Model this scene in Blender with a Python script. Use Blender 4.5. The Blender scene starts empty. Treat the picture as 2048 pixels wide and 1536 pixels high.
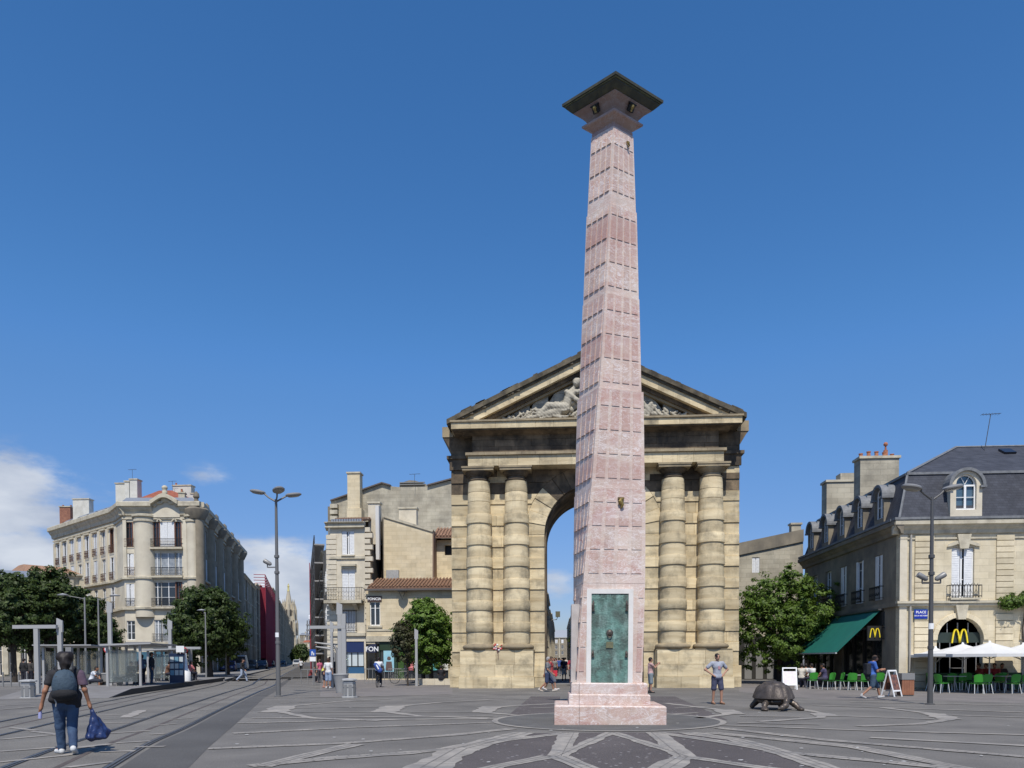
import bpy, bmesh, math, random
import numpy as np
from mathutils import Vector, Matrix
from mathutils.geometry import tessellate_polygon
random.seed(7); RNG = np.random.default_rng(7)
S = bpy.context.scene
C = S.collection
rad = math.radians
PI = math.pi

# ------------------------------------------------------------------ camera
F = 1500.0; EYE = 1.6; CY = 1359.0
YAW, PITCH, ROLL = rad(3.28), rad(-1.56), rad(-0.24)
RC = Matrix.Rotation(YAW, 3, 'Z') @ Matrix.Rotation(PI/2 + PITCH, 3, 'X') @ Matrix.Rotation(ROLL, 3, 'Z')
cd = bpy.data.cameras.new('camera'); cam = bpy.data.objects.new('camera', cd); C.objects.link(cam)
cam.location = (0, 0, EYE); cam.rotation_euler = RC.to_euler()
cd.sensor_width = 36; cd.lens = F/2048*36; cd.shift_y = (CY-768)/2048
cd.clip_start = .1; cd.clip_end = 4000
S.camera = cam
FW = Vector((-math.sin(YAW), math.cos(YAW), 0))
def ray(u, v):
    return RC @ Vector(((u-1024)/F, -(v-CY)/F, -1))
def G(u, v, z=0.0):                 # a point of the ground (or of height z) surveyed from the photograph
    d = ray(u, v); t = (z-EYE)/d.z
    return Vector((d.x*t, d.y*t, z))
def AT(u, v, d):                    # the point d metres ahead on a line of sight
    r = ray(u, v); t = d/(r.dot(FW))
    return Vector((0, 0, EYE)) + r*t
def XY(u, d):
    p = AT(u, 1318, d); return Vector((p.x, p.y, 0))
def HZ(v, d, u=1024): return AT(u, v, d).z

# ------------------------------------------------------------------ world, sun, exposure
SUN_EL, SUN_AZ = rad(56), rad(3.0)
sdir = Vector((math.sin(SUN_AZ)*math.cos(SUN_EL), -math.cos(SUN_AZ)*math.cos(SUN_EL), math.sin(SUN_EL)))
W = bpy.data.worlds.new('World'); S.world = W; W.use_nodes = True
nt = W.node_tree; nt.nodes.clear()
def wn(t): return nt.nodes.new(t)
def wl(a, b): nt.links.new(a, b)
sky = wn('ShaderNodeTexSky'); sky.sky_type = 'NISHITA'; sky.sun_disc = False
sky.sun_elevation = SUN_EL; sky.sun_rotation = PI - SUN_AZ
sky.altitude = 0; sky.air_density = 1.0; sky.dust_density = 0.3; sky.ozone_density = 3.0
tc = wn('ShaderNodeTexCoord')
sep = wn('ShaderNodeSeparateXYZ'); wl(tc.outputs['Generated'], sep.inputs[0])
def M_(op, a, b=None, clamp=False):
    n = wn('ShaderNodeMath'); n.operation = op; n.use_clamp = clamp
    for i, v in enumerate((a, b)):
        if v is None: continue
        if isinstance(v, (int, float)): n.inputs[i].default_value = v
        else: wl(v, n.inputs[i])
    return n.outputs[0]
az = M_('ARCTAN2', sep.outputs[0], sep.outputs[1])          # 0 = +Y, positive to the right
el = M_('ARCSINE', sep.outputs[2])
nz = wn('ShaderNodeTexNoise'); nz.inputs['Scale'].default_value = 7.5; nz.inputs['Detail'].default_value = 12
nz.inputs['Roughness'].default_value = .62
mp = wn('ShaderNodeMapping'); mp.inputs['Scale'].default_value = (1, 1, 2.6); wl(tc.outputs['Generated'], mp.inputs[0]); wl(mp.outputs[0], nz.inputs[0])
def angles(u, v):
    r = ray(u, v).normalized(); return math.atan2(r.x, r.y), math.asin(r.z)
blobs = [(20, 965, 115, 42, .8), (10, 1030, 120, 22, .75), (-200, 960, 180, 60, .9), (50, 1118, 80, 26, 1.3), (-150, 1150, 200, 60, 1.2), (250, 990, 60, 26, .5), (405, 955, 50, 22, .55),
         (510, 1095, 150, 34, 1.0), (600, 1165, 110, 34, 1.25), (610, 1235, 150, 45, 1.1), (200, 1190, 200, 60, .9), (1120, 1165, 80, 36, .62), (1100, 1250, 140, 40, .6), (690,1010,60,24,.3),
         (-700, 1150, 300, 90, 1.1), (1700, 1280, 300, 30, .6)]
tot = None
for (u, v, su, sv, amp) in blobs:
    a0, e0 = angles(u, v); sa = su/F; se = sv/F
    dx = M_('DIVIDE', M_('SUBTRACT', az, a0), sa); dy = M_('DIVIDE', M_('SUBTRACT', el, e0), se)
    r2 = M_('ADD', M_('MULTIPLY', dx, dx), M_('MULTIPLY', dy, dy))
    g = M_('MULTIPLY', M_('EXPONENT', M_('MULTIPLY', r2, -1.0)), amp)
    tot = g if tot is None else M_('ADD', tot, g)
dens = M_('ADD', M_('MULTIPLY', tot, .95), M_('MULTIPLY', M_('SUBTRACT', nz.outputs[0], .5), 2.2))
rmp = wn('ShaderNodeMapRange'); rmp.interpolation_type = 'SMOOTHSTEP'
wl(dens, rmp.inputs[0]); rmp.inputs[1].default_value = .34; rmp.inputs[2].default_value = 1.0; rmp.inputs[4].default_value = .92
mask = M_('MULTIPLY', rmp.outputs[0], M_('MULTIPLY', M_('GREATER_THAN', el, -.02), M_('MINIMUM', M_('MULTIPLY', tot, 3.0), 1.0)))
nz2 = wn('ShaderNodeTexNoise'); nz2.inputs['Scale'].default_value = 9; nz2.inputs['Detail'].default_value = 6
wl(mp.outputs[0], nz2.inputs[0])
cr = wn('ShaderNodeValToRGB'); cr.color_ramp.elements[0].position = .38; cr.color_ramp.elements[1].position = .66
cr.color_ramp.elements[0].color = (2.8, 3.2, 4.0, 1); cr.color_ramp.elements[1].color = (4.6, 4.9, 5.4, 1)
wl(nz2.outputs[0], cr.inputs[0])
# the clear sky a little more saturated, as a polarised summer sky behind the sun's back
hs = wn('ShaderNodeHueSaturation'); hs.inputs['Saturation'].default_value = 1.28; hs.inputs['Value'].default_value = 1.0
wl(sky.outputs[0], hs.inputs['Color'])
# thin summer haze low over the horizon, the same all round
hz_ = wn('ShaderNodeValToRGB'); hz_.color_ramp.interpolation = 'B_SPLINE'
hz_.color_ramp.elements[0].position = .0; hz_.color_ramp.elements[0].color = (.36, .41, .60, 1)
hz_.color_ramp.elements[1].position = 1.0; hz_.color_ramp.elements[1].color = (1.0, .965, 1.07, 1)
e_ = hz_.color_ramp.elements.new(.35); e_.color = (.60, .57, .72, 1)
e_ = hz_.color_ramp.elements.new(.75); e_.color = (1.05, .93, .94, 1)
wl(M_('DIVIDE', el, rad(24), True), hz_.inputs[0])
hm = wn('ShaderNodeMix'); hm.data_type = 'RGBA'; hm.blend_type = 'MULTIPLY'; hm.inputs[0].default_value = 1
wl(hs.outputs[0], hm.inputs[6]); wl(hz_.outputs[0], hm.inputs[7])
mix = wn('ShaderNodeMix'); mix.data_type = 'RGBA'
wl(mask, mix.inputs[0]); wl(hm.outputs[2], mix.inputs[6]); wl(cr.outputs[0], mix.inputs[7])
bg = wn('ShaderNodeBackground'); bg.inputs[1].default_value = .15; wl(mix.outputs[2], bg.inputs[0])
wo = wn('ShaderNodeOutputWorld'); wl(bg.outputs[0], wo.inputs[0])
sl = bpy.data.lights.new('sun', 'SUN'); sl.energy = 4.5; sl.angle = rad(.5); sl.color = (1, .95, .87)
so = bpy.data.objects.new('sun', sl); C.objects.link(so); so.rotation_euler = sdir.to_track_quat('Z', 'Y').to_euler(); so.location = (0, -20, 40)
S.view_settings.view_transform = 'Standard'; S.view_settings.look = 'None'; S.view_settings.gamma = 1
S.view_settings.exposure = 0.0; S.view_settings.use_curve_mapping = False
S.render.engine = 'CYCLES'

# ------------------------------------------------------------------ materials
MATS = {}
def mat(name, col, col2=None, scale=3.0, rough=.75, bump=0.0, bscale=20.0, var=0.0, metal=0.0, spec=.4,
        dirt=None, dscale=.8, damt=.5, stretch=(1, 1, 1), detail=8, coord='pos', dpos=.5, dirt2=None):
    if name in MATS: return MATS[name]
    m = bpy.data.materials.new(name); m.use_nodes = True; MATS[name] = m
    t = m.node_tree; N = t.nodes; L = t.links
    b = N['Principled BSDF']; b.inputs['Roughness'].default_value = rough; b.inputs['Metallic'].default_value = metal
    b.inputs['Specular IOR Level'].default_value = spec
    src = None
    if coord == 'pos': src = N.new('ShaderNodeNewGeometry').outputs['Position']
    else: src = N.new('ShaderNodeTexCoord').outputs['Object']
    mpn = N.new('ShaderNodeMapping'); mpn.inputs['Scale'].default_value = stretch; L.new(src, mpn.inputs[0])
    def mixc(f, a, c, bl='MIX'):
        x = N.new('ShaderNodeMix'); x.data_type = 'RGBA'; x.blend_type = bl
        for s, v in ((0, f), (6, a), (7, c)):
            if isinstance(v, (int, float)): x.inputs[s].default_value = v
            elif isinstance(v, tuple): x.inputs[s].default_value = (*v[:3], 1)
            else: L.new(v, x.inputs[s])
        return x.outputs[2]
    out = (*col, 1)
    if col2:
        n = N.new('ShaderNodeTexNoise'); n.inputs['Scale'].default_value = scale; n.inputs['Detail'].default_value = detail
        L.new(mpn.outputs[0], n.inputs[0])
        r = N.new('ShaderNodeMapRange'); r.inputs[1].default_value = .35; r.inputs[2].default_value = .65; L.new(n.outputs[0], r.inputs[0])
        out = mixc(r.outputs[0], tuple(col), tuple(col2))
    if dirt:
        for dc, ds, da, dp, st in ((dirt, dscale, damt, dpos, (1, 1, 1)), ((dirt2 or dirt), dscale*2.5, damt*.6, dpos+.03, (1, 1, .22))):
            n = N.new('ShaderNodeTexNoise'); n.inputs['Scale'].default_value = ds; n.inputs['Detail'].default_value = 10; n.inputs['Roughness'].default_value = .65
            mq = N.new('ShaderNodeMapping'); mq.inputs['Scale'].default_value = st; mq.inputs['Location'].default_value = (3, 7, 11); L.new(src, mq.inputs[0]); L.new(mq.outputs[0], n.inputs[0])
            r = N.new('ShaderNodeMapRange'); r.inputs[1].default_value = dp; r.inputs[2].default_value = dp+.2; r.inputs[4].default_value = da; L.new(n.outputs[0], r.inputs[0])
            out = mixc(r.outputs[0], out, dc)
    if var:
        oi = N.new('ShaderNodeObjectInfo')
        r = N.new('ShaderNodeMapRange'); r.inputs[3].default_value = 1-var; r.inputs[4].default_value = 1+var; L.new(oi.outputs['Random'], r.inputs[0])
        cmb = N.new('ShaderNodeCombineXYZ'); L.new(r.outputs[0], cmb.inputs[0]); L.new(r.outputs[0], cmb.inputs[1])
        r2 = N.new('ShaderNodeMath'); r2.operation = 'MULTIPLY'; r2.inputs[1].default_value = 1.0; L.new(r.outputs[0], r2.inputs[0]); L.new(r2.outputs[0], cmb.inputs[2])
        out = mixc(1.0, out, cmb.outputs[0], 'MULTIPLY')
    if isinstance(out, tuple): b.inputs['Base Color'].default_value = out
    else: L.new(out, b.inputs['Base Color'])
    if bump:
        n = N.new('ShaderNodeTexNoise'); n.inputs['Scale'].default_value = bscale; n.inputs['Detail'].default_value = 6; L.new(mpn.outputs[0], n.inputs[0])
        bp = N.new('ShaderNodeBump'); bp.inputs['Strength'].default_value = bump; bp.inputs['Distance'].default_value = .03; L.new(n.outputs[0], bp.inputs['Height']); L.new(bp.outputs[0], b.inputs['Normal'])
    m['out'] = 1
    return m
def add_bricks(m, w, h, joint=.012, dark=.6, bump=.3, vary=.18, off=.5):
    """overlay ashlar joints and stone-to-stone variation on a material (object coordinates, x+y against z)"""
    t = m.node_tree; N = t.nodes; L = t.links; b = N['Principled BSDF']
    tcn = N.new('ShaderNodeTexCoord'); sp = N.new('ShaderNodeSeparateXYZ'); L.new(tcn.outputs['Object'], sp.inputs[0])
    ad = N.new('ShaderNodeMath'); ad.operation = 'ADD'; L.new(sp.outputs[0], ad.inputs[0]); L.new(sp.outputs[1], ad.inputs[1])
    cb = N.new('ShaderNodeCombineXYZ'); L.new(ad.outputs[0], cb.inputs[0]); L.new(sp.outputs[2], cb.inputs[1])
    br = N.new('ShaderNodeTexBrick'); L.new(cb.outputs[0], br.inputs['Vector'])
    br.inputs['Scale'].default_value = 1; br.inputs['Brick Width'].default_value = w; br.inputs['Row Height'].default_value = h
    br.inputs['Mortar Size'].default_value = joint; br.inputs['Mortar Smooth'].default_value = .3; br.offset = off
    br.inputs['Color1'].default_value = (1-vary,)*3+(1,); br.inputs['Color2'].default_value = (1+vary,)*3+(1,); br.inputs['Mortar'].default_value = (dark,)*3+(1,)
    mx = N.new('ShaderNodeMix'); mx.data_type = 'RGBA'; mx.blend_type = 'MULTIPLY'; mx.inputs[0].default_value = 1
    if b.inputs['Base Color'].links:
        L.new(b.inputs['Base Color'].links[0].from_socket, mx.inputs[6])
    else: mx.inputs[6].default_value = b.inputs['Base Color'].default_value
    L.new(br.outputs[0], mx.inputs[7]); L.new(mx.outputs[2], b.inputs['Base Color'])
    inv = N.new('ShaderNodeMath'); inv.operation = 'SUBTRACT'; inv.inputs[0].default_value = 1; L.new(br.outputs[1], inv.inputs[1])
    bp = N.new('ShaderNodeBump'); bp.inputs['Strength'].default_value = bump; bp.inputs['Distance'].default_value = .02; L.new(inv.outputs[0], bp.inputs['Height'])
    if b.inputs['Normal'].links: L.new(b.inputs['Normal'].links[0].from_socket, bp.inputs['Normal'])
    L.new(bp.outputs[0], b.inputs['Normal'])
    return m
def simple(name, col, rough=.6, metal=0, spec=.4, var=0): return mat(name, col, rough=rough, metal=metal, spec=spec, var=var)

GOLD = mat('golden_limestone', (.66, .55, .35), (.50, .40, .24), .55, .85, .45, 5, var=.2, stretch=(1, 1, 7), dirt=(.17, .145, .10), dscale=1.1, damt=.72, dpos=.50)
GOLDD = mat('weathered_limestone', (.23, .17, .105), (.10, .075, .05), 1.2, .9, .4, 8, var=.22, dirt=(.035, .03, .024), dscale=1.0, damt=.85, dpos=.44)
LICHEN = mat('lichened_crown_stone', (.15, .125, .085), (.06, .052, .038), 2.0, .95, .5, 10, var=.2, dirt=(.20, .17, .10), dscale=2.2, damt=.5, dpos=.55)
GREYST = mat('grey_relief_stone', (.42, .40, .33), (.28, .265, .22), 2.0, .9, .4, 9, var=.12, dirt=(.09, .085, .07), dscale=1.4, damt=.7, dpos=.5)
RELIEF = mat('pale_carved_stone', (.46, .42, .33), (.33, .30, .235), 4, .9, .4, 25, dirt=(.12, .11, .09), dscale=3, damt=.55, dpos=.52)
MORTAR = mat('old_mortar', (.17, .135, .085), (.11, .09, .06), 3, .95, .3, 20)
CREAM = add_bricks(mat('cream_ashlar', (.66, .575, .41), (.57, .49, .335), 1.5, .85, .2, 14, dirt=(.25, .21, .15), dscale=.5, damt=.45, dpos=.53), .85, .32, .008, .72, .15, .07)
CREAM2 = add_bricks(mat('pale_yellow_ashlar', (.66, .56, .38), (.58, .48, .31), 1.2, .85, .2, 14, dirt=(.36, .32, .22), dscale=.7, damt=.45, dpos=.55), .8, .33, .012, .82, .15, .08)
OLDW = add_bricks(mat('old_grey_ashlar', (.48, .435, .33), (.36, .32, .24), .9, .9, .3, 10, dirt=(.13, .12, .10), dscale=.28, damt=.65, dpos=.5), .8, .33, .012, .75, .2, .12)
PLAINST = mat('pale_dressed_stone', (.64, .575, .445), (.57, .505, .385), 2, .85, .2, 14, dirt=(.24, .21, .16), dscale=.7, damt=.45, dpos=.54)
TRIM = mat('stone_trim', (.56, .505, .385), (.46, .41, .30), 2, .85, .2, 14, dirt=(.17, .15, .12), dscale=1.1, damt=.55, dpos=.5)
PLAINST_SHADE = mat('shade_toned_dressed_stone', (.31, .26, .185), (.24, .20, .14), 1.2, .88, .2, 12, dirt=(.20, .18, .14), dscale=.45, damt=.55, dpos=.5)  # dressed stone with the shade of street fronts put into its colour
RSTONE = mat('rusticated_block_stone', (.66, .57, .40), (.57, .485, .325), 2, .85, .2, 14, var=.14, dirt=(.25, .21, .15), dscale=1.2, damt=.3)
SHADEST = mat('shade_darkened_stone', (.28, .24, .175), (.18, .155, .115), .8, .9, .25, 10, dirt=(.08, .075, .07), dscale=.35, damt=.7, dpos=.47)  # base colour darkened to carry the shade of side walls, plus random soot mottling
SLATE = add_bricks(mat('grey_slate', (.060, .064, .078), (.044, .047, .058), 2, .7, .1, 20, spec=.25), .22, .13, .008, .7, .35, .13)
ZINC = simple('zinc', (.26, .28, .31), .5, .3)
LEAD = mat('roof_lead_trim', (.20, .205, .21), (.14, .145, .15), 5, .6)
TILE = mat('canal_roof_tile', (.36, .19, .11), (.22, .13, .085), 5, .9, .3, 20, var=.2, dirt=(.40, .31, .20), dscale=6, damt=.6, dpos=.5)
REDTILE = add_bricks(mat('red_flat_tile', (.36, .11, .055), (.26, .08, .045), 2, .85, .2, 15), .3, .3, .02, .6, .3, .15)
GLASS = mat('dark_window_glass', (.025, .03, .036), rough=.08, spec=.8)
GLASSM = mat('pale_curtained_glass', (.34, .36, .37), (.22, .24, .26), 2.5, .25, spec=.6)
WHITEP = simple('white_paint', (.80, .80, .78), .5)
SHUT = mat('white_shutter_paint', (.78, .78, .76), (.7, .7, .69), 6, .6)
IRON = simple('black_ironwork', (.03, .028, .027), .5, .3)
RUST = mat('rusty_ironwork', (.12, .055, .035), (.07, .04, .03), 10, .8)
BRICKM = add_bricks(mat('chimney_brick', (.26, .12, .075), (.2, .09, .06), 3, .9, .2, 15), .24, .09, .012, 1.5, .3, .15)
TERRA = mat('terracotta_pot', (.42, .17, .09), (.3, .12, .07), 6, .85)
GREYM = simple('grey_painted_steel', (.25, .245, .235), .45, .2)
DGREY = simple('dark_grey_steel', (.10, .098, .096), .45, .3)
LGREY = mat('pale_grey_concrete', (.40, .40, .39), (.33, .33, .32), 6, .85, .15, 30)
BLACK = simple('black', (.012, .012, .013), .6)
CONC = mat('street_concrete', (.24, .235, .225), (.19, .185, .18), 1.2, .9, .2, 40)
def marble():
    m = mat('pink_marble', (.50, .33, .265), (.55, .435, .355), 1.7, .5, .12, 12, var=.10)
    t = m.node_tree; N = t.nodes; L = t.links; b = N['Principled BSDF']
    pos = N.new('ShaderNodeNewGeometry').outputs['Position']
    cur = b.inputs['Base Color'].links[0].from_socket
    def noise(sc, det, st=(1, 1, 1), dist=0):
        mpn = N.new('ShaderNodeMapping'); mpn.inputs['Scale'].default_value = st; L.new(pos, mpn.inputs[0])
        n = N.new('ShaderNodeTexNoise'); n.inputs['Scale'].default_value = sc; n.inputs['Detail'].default_value = det; n.inputs['Distortion'].default_value = dist
        n.inputs['Roughness'].default_value = .6; L.new(mpn.outputs[0], n.inputs[0]); return n.outputs[0]
    def mp_(v, a, b_, c=0, d=1):
        r = N.new('ShaderNodeMapRange'); r.inputs[1].default_value = a; r.inputs[2].default_value = b_; r.inputs[3].default_value = c; r.inputs[4].default_value = d; L.new(v, r.inputs[0]); return r.outputs[0]
    def mx(f, a, c):
        x = N.new('ShaderNodeMix'); x.data_type = 'RGBA'; L.new(f, x.inputs[0]); L.new(a, x.inputs[6]); x.inputs[7].default_value = (*c, 1); return x.outputs[2]
    cur = mx(mp_(noise(.75, 7, (1, 1, 1.6), 1.2), .52, .66, 0, .75), cur, (.42, .205, .17))       # deep red clouds
    cur = mx(mp_(noise(.9, 6, (1, 1, 1.2), .6), .54, .7, 0, .6), cur, (.62, .54, .51))          # pale clouds
    # white veins: ridged noise
    for sc, wd, am in ((1.5, .022, .9), (3.6, .025, .7), (9, .03, .28)):
        n = noise(sc, 5, (1, 1, 2.2), 1.8)
        a = N.new('ShaderNodeMath'); a.operation = 'SUBTRACT'; a.inputs[1].default_value = .5; L.new(n, a.inputs[0])
        a2 = N.new('ShaderNodeMath'); a2.operation = 'ABSOLUTE'; L.new(a.outputs[0], a2.inputs[0])
        cur = mx(mp_(a2.outputs[0], 0, wd, am, 0), cur, (.74, .68, .65))
    n = noise(9, 8); cur = mx(mp_(n, .64, .74, 0, .4), cur, (.26, .15, .135))
    cur = mx(mp_(noise(.35, 3, (.6, .6, 2.6), .4), .50, .60, 0, .5), cur, (.40, .23, .19))      # courses of redder stone
    cur = mx(mp_(noise(2.5, 6, (1, 1, .12), .2), .56, .70, 0, .55), cur, (.30, .235, .21))       # rain streaks
    L.new(cur, b.inputs['Base Color'])
    return m
MARBLE = marble()
def marble_variant(name, tint, f):
    m = MARBLE.copy(); m.name = name
    b = m.node_tree.nodes['Principled BSDF']; x = m.node_tree.nodes.new('ShaderNodeMix'); x.data_type = 'RGBA'
    m.node_tree.links.new(b.inputs['Base Color'].links[0].from_socket, x.inputs[6]); x.inputs[7].default_value = (*tint, 1); x.inputs[0].default_value = f
    m.node_tree.links.new(x.outputs[2], b.inputs['Base Color']); return m
MARBLEP = marble_variant('deep_pink_marble', (.42, .23, .19), .30)
MARBLEW = marble_variant('pale_rose_marble', (.66, .56, .475), .34)
def patina():
    m = mat('green_bronze_patina', (.14, .27, .225), (.085, .125, .105), 3.2, .6, .5, 22, metal=.1, dirt=(.05, .055, .045), dscale=2.2, damt=.9, dpos=.46, dirt2=(.33, .50, .44))
    return m
PATINA = patina()
DBRONZE = mat('dark_bronze', (.075, .062, .05), (.13, .105, .085), 4, .42, .4, 18, metal=.45, dirt=(.22, .19, .15), dscale=3, damt=.4, dpos=.56)
TBRONZE = mat('turtle_shell_bronze', (.065, .053, .044), (.105, .086, .074), 5, .5, .5, 22, metal=.3, dirt=(.26, .23, .20), dscale=5, damt=.5, dpos=.58)
GILT = mat('worn_gilt', (.36, .26, .08), (.16, .11, .04), 12, .45, metal=.5)
MARBLEFRAME = mat('white_marble_frame', (.74, .71, .66), (.68, .65, .60), 3, .5, dirt=(.5, .46, .4), dscale=2, damt=.4)

# ------------------------------------------------------------------ mesh helpers
class MB:
    def __init__(s): s.v = []; s.f = []; s.mi = []; s.cur = 0
    def add(s, vs, fs):
        o = len(s.v); s.v += [tuple(p) for p in vs]; s.f += [tuple(i+o for i in f) for f in fs]; s.mi += [s.cur]*len(fs); return s
    def box(s, x0, y0, z0, x1, y1, z1):
        return s.add([(x0,y0,z0),(x1,y0,z0),(x1,y1,z0),(x0,y1,z0),(x0,y0,z1),(x1,y0,z1),(x1,y1,z1),(x0,y1,z1)],
                     [(0,3,2,1),(4,5,6,7),(0,1,5,4),(1,2,6,5),(2,3,7,6),(3,0,4,7)])
    def hexa(s, b4, t4):
        return s.add(list(b4)+list(t4), [(3,2,1,0),(4,5,6,7),(0,1,5,4),(1,2,6,5),(2,3,7,6),(3,0,4,7)])
    def prism(s, poly, y0, y1, axis='y'):
        """poly = list of (x,z), extruded along y (or (x,y) along z)"""
        n = len(poly)
        if axis == 'y': P = [(a, y0, b) for a, b in poly] + [(a, y1, b) for a, b in poly]
        elif axis == 'x': P = [(y0, a, b) for a, b in poly] + [(y1, a, b) for a, b in poly]
        else: P = [(a, b, y0) for a, b in poly] + [(a, b, y1) for a, b in poly]
        fs = [tuple(range(n))[::-1], tuple(range(n, 2*n))] + [(i, (i+1) % n, n+(i+1) % n, n+i) for i in range(n)]
        return s.add(P, fs)
    def lathe(s, prof, n=24, c=(0, 0), a0=0, a1=2*PI):
        full = abs(a1-a0-2*PI) < 1e-6; m = n if full else n+1
        vs = [(c[0]+r*math.cos(a0+(a1-a0)*i/n), c[1]+r*math.sin(a0+(a1-a0)*i/n), z) for r, z in prof for i in range(m)]
        fs = []
        for k in range(len(prof)-1):
            for i in range(n):
                j = (i+1) % m
                fs.append((k*m+i, k*m+j, (k+1)*m+j, (k+1)*m+i))
        if full:
            fs.append(tuple(range(m))[::-1]); fs.append(tuple(range((len(prof)-1)*m, len(prof)*m)))
        return s.add(vs, fs)
    def cyl(s, a, b, r0, r1=None, n=10):
        return s.tube([a, b], [r0, r0 if r1 is None else r1], n)
    def tube(s, pts, rs, n=8):
        pts = [Vector(p) for p in pts]
        if not isinstance(rs, (list, tuple)): rs = [rs]*len(pts)
        o = len(s.v); prev = None; fs = []; vs = []
        for i, p in enumerate(pts):
            t = (pts[min(i+1, len(pts)-1)] - pts[max(i-1, 0)]).normalized()
            if prev is None:
                ref = Vector((0, 0, 1)) if abs(t.z) < .9 else Vector((1, 0, 0))
                x = t.cross(ref).normalized()
            else:
                x = (prev - t*prev.dot(t)).normalized()
            prev = x; y = t.cross(x)
            for k in range(n):
                a = 2*PI*k/n; vs.append(p + (x*math.cos(a)+y*math.sin(a))*rs[i])
        for i in range(len(pts)-1):
            for k in range(n):
                j = (k+1) % n; fs.append((i*n+k, i*n+j, (i+1)*n+j, (i+1)*n+k))
        fs.append(tuple(range(n))[::-1]); fs.append(tuple(range((len(pts)-1)*n, len(pts)*n)))
        return s.add(vs, fs)
    def ribbon(s, pts, w, z):
        """flat strip of width w (or per-point widths) along pts"""
        pts = [Vector((p[0], p[1], 0)) for p in pts]; n = len(pts); vs = []
        for i, p in enumerate(pts):
            t = (pts[min(i+1, n-1)]-pts[max(i-1, 0)]).normalized(); nn = Vector((-t.y, t.x, 0))
            ww = (w[i] if isinstance(w, (list, tuple)) else w)/2
            a = p+nn*ww; b = p-nn*ww; vs += [(a.x, a.y, z), (b.x, b.y, z)]
        return s.add(vs, [(2*i+1, 2*i+3, 2*i+2, 2*i) for i in range(n-1)])
    def wall(s, outer, holes, y, th):
        """polygon (x,z) with holes at depth y, reveals th deep behind it"""
        loops = [outer]+holes
        P = [[Vector((a, b, 0)) for a, b in l] for l in loops]
        tr = tessellate_polygon(P); flat = [q for l in loops for q in l]
        fs = []
        for t in tr:
            a, b, c = (flat[i] for i in t)
            ar = (b[0]-a[0])*(c[1]-a[1])-(c[0]-a[0])*(b[1]-a[1])
            fs.append(tuple(t) if ar > 0 else tuple(t)[::-1])
        s.add([(a, y, b) for a, b in flat], fs)
        for l in loops:
            n = len(l)
            s.add([(a, y, b) for a, b in l]+[(a, y+th, b) for a, b in l], [(i, (i+1) % n, n+(i+1) % n, n+i) for i in range(n)])
        return s
    def gridwall(s, x0, x1, z0, z1, holes, y, th):
        '''flat wall x0..x1, z0..z1 with rectangular openings (x,z,w,h) and reveals th deep'''
        xs = sorted({x0, x1, *[h[0]-h[2]/2 for h in holes], *[h[0]+h[2]/2 for h in holes]}); zs = sorted({z0, z1, *[h[1] for h in holes], *[h[1]+h[3] for h in holes]})
        xs = [a for a in xs if x0 <= a <= x1]; zs = [a for a in zs if z0 <= a <= z1]
        for j in range(len(zs)-1):
            zc = (zs[j]+zs[j+1])/2; run = None
            for i in range(len(xs)):
                solid = i < len(xs)-1 and not any(abs((xs[i]+xs[i+1])/2-h[0]) < h[2]/2 and h[1] < zc < h[1]+h[3] for h in holes)
                if solid and run is None: run = xs[i]
                if not solid and run is not None:
                    s.add([(run, y, zs[j]), (xs[i], y, zs[j]), (xs[i], y, zs[j+1]), (run, y, zs[j+1])], [(0, 1, 2, 3)]); run = None
        for (x, z, w, h) in holes:
            a, b, c, d = x-w/2, x+w/2, z, z+h
            s.add([(a, y, c), (b, y, c), (b, y, d), (a, y, d), (a, y+th, c), (b, y+th, c), (b, y+th, d), (a, y+th, d)], [(0, 1, 5, 4), (1, 2, 6, 5), (2, 3, 7, 6), (3, 0, 4, 7)])
        return s
    def mesh(s, name, mats, smooth=False):
        me = bpy.data.meshes.new(name); me.from_pydata(s.v, [], s.f)
        mats = mats if isinstance(mats, (list, tuple)) else [mats]
        for m in mats: me.materials.append(m)
        if len(mats) > 1: me.polygons.foreach_set('material_index', s.mi)
        if smooth:
            me.polygons.foreach_set('use_smooth', [True]*len(me.polygons)); me.set_sharp_from_angle(angle=rad(38))
        me.update(); return me
    def build(s, name, mats, parent=None, smooth=False, T=None):
        return ob(name, s.mesh(name, mats, smooth), parent, T)
def ob(name, me, parent=None, T=None):
    o = bpy.data.objects.new(name, me); C.objects.link(o)
    if parent: o.parent = parent
    if T is not None: o.matrix_local = T
    return o
def tag(o, label, cat, group=None, kind=None):
    if label: o['label'] = label
    if cat: o['category'] = cat
    if group: o['group'] = group
    if kind: o['kind'] = kind
    return o
def thing(name, label, cat, loc=(0, 0, 0), rz=0, group=None):
    o = bpy.data.objects.new(name, None); C.objects.link(o); o.location = loc; o.rotation_euler = (0, 0, rz); o.empty_display_size = .3
    return tag(o, label, cat, group)
def struct(name, mb, m, smooth=False):
    o = mb.build(name, m, None, smooth); o['kind'] = 'structure'; return o
def copy_tree(o, loc=None, rz=None, label=None, scale=None, parent=None):
    c = o.copy(); C.objects.link(c)
    if parent: c.parent = parent
    if loc is not None: c.location = loc
    if rz is not None: c.rotation_euler = (0, 0, rz)
    if label: c['label'] = label
    if scale: c.scale = (scale,)*3
    for ch in list(o.children): copy_tree(ch, parent=c)
    return c
TM = Matrix.Translation
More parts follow.
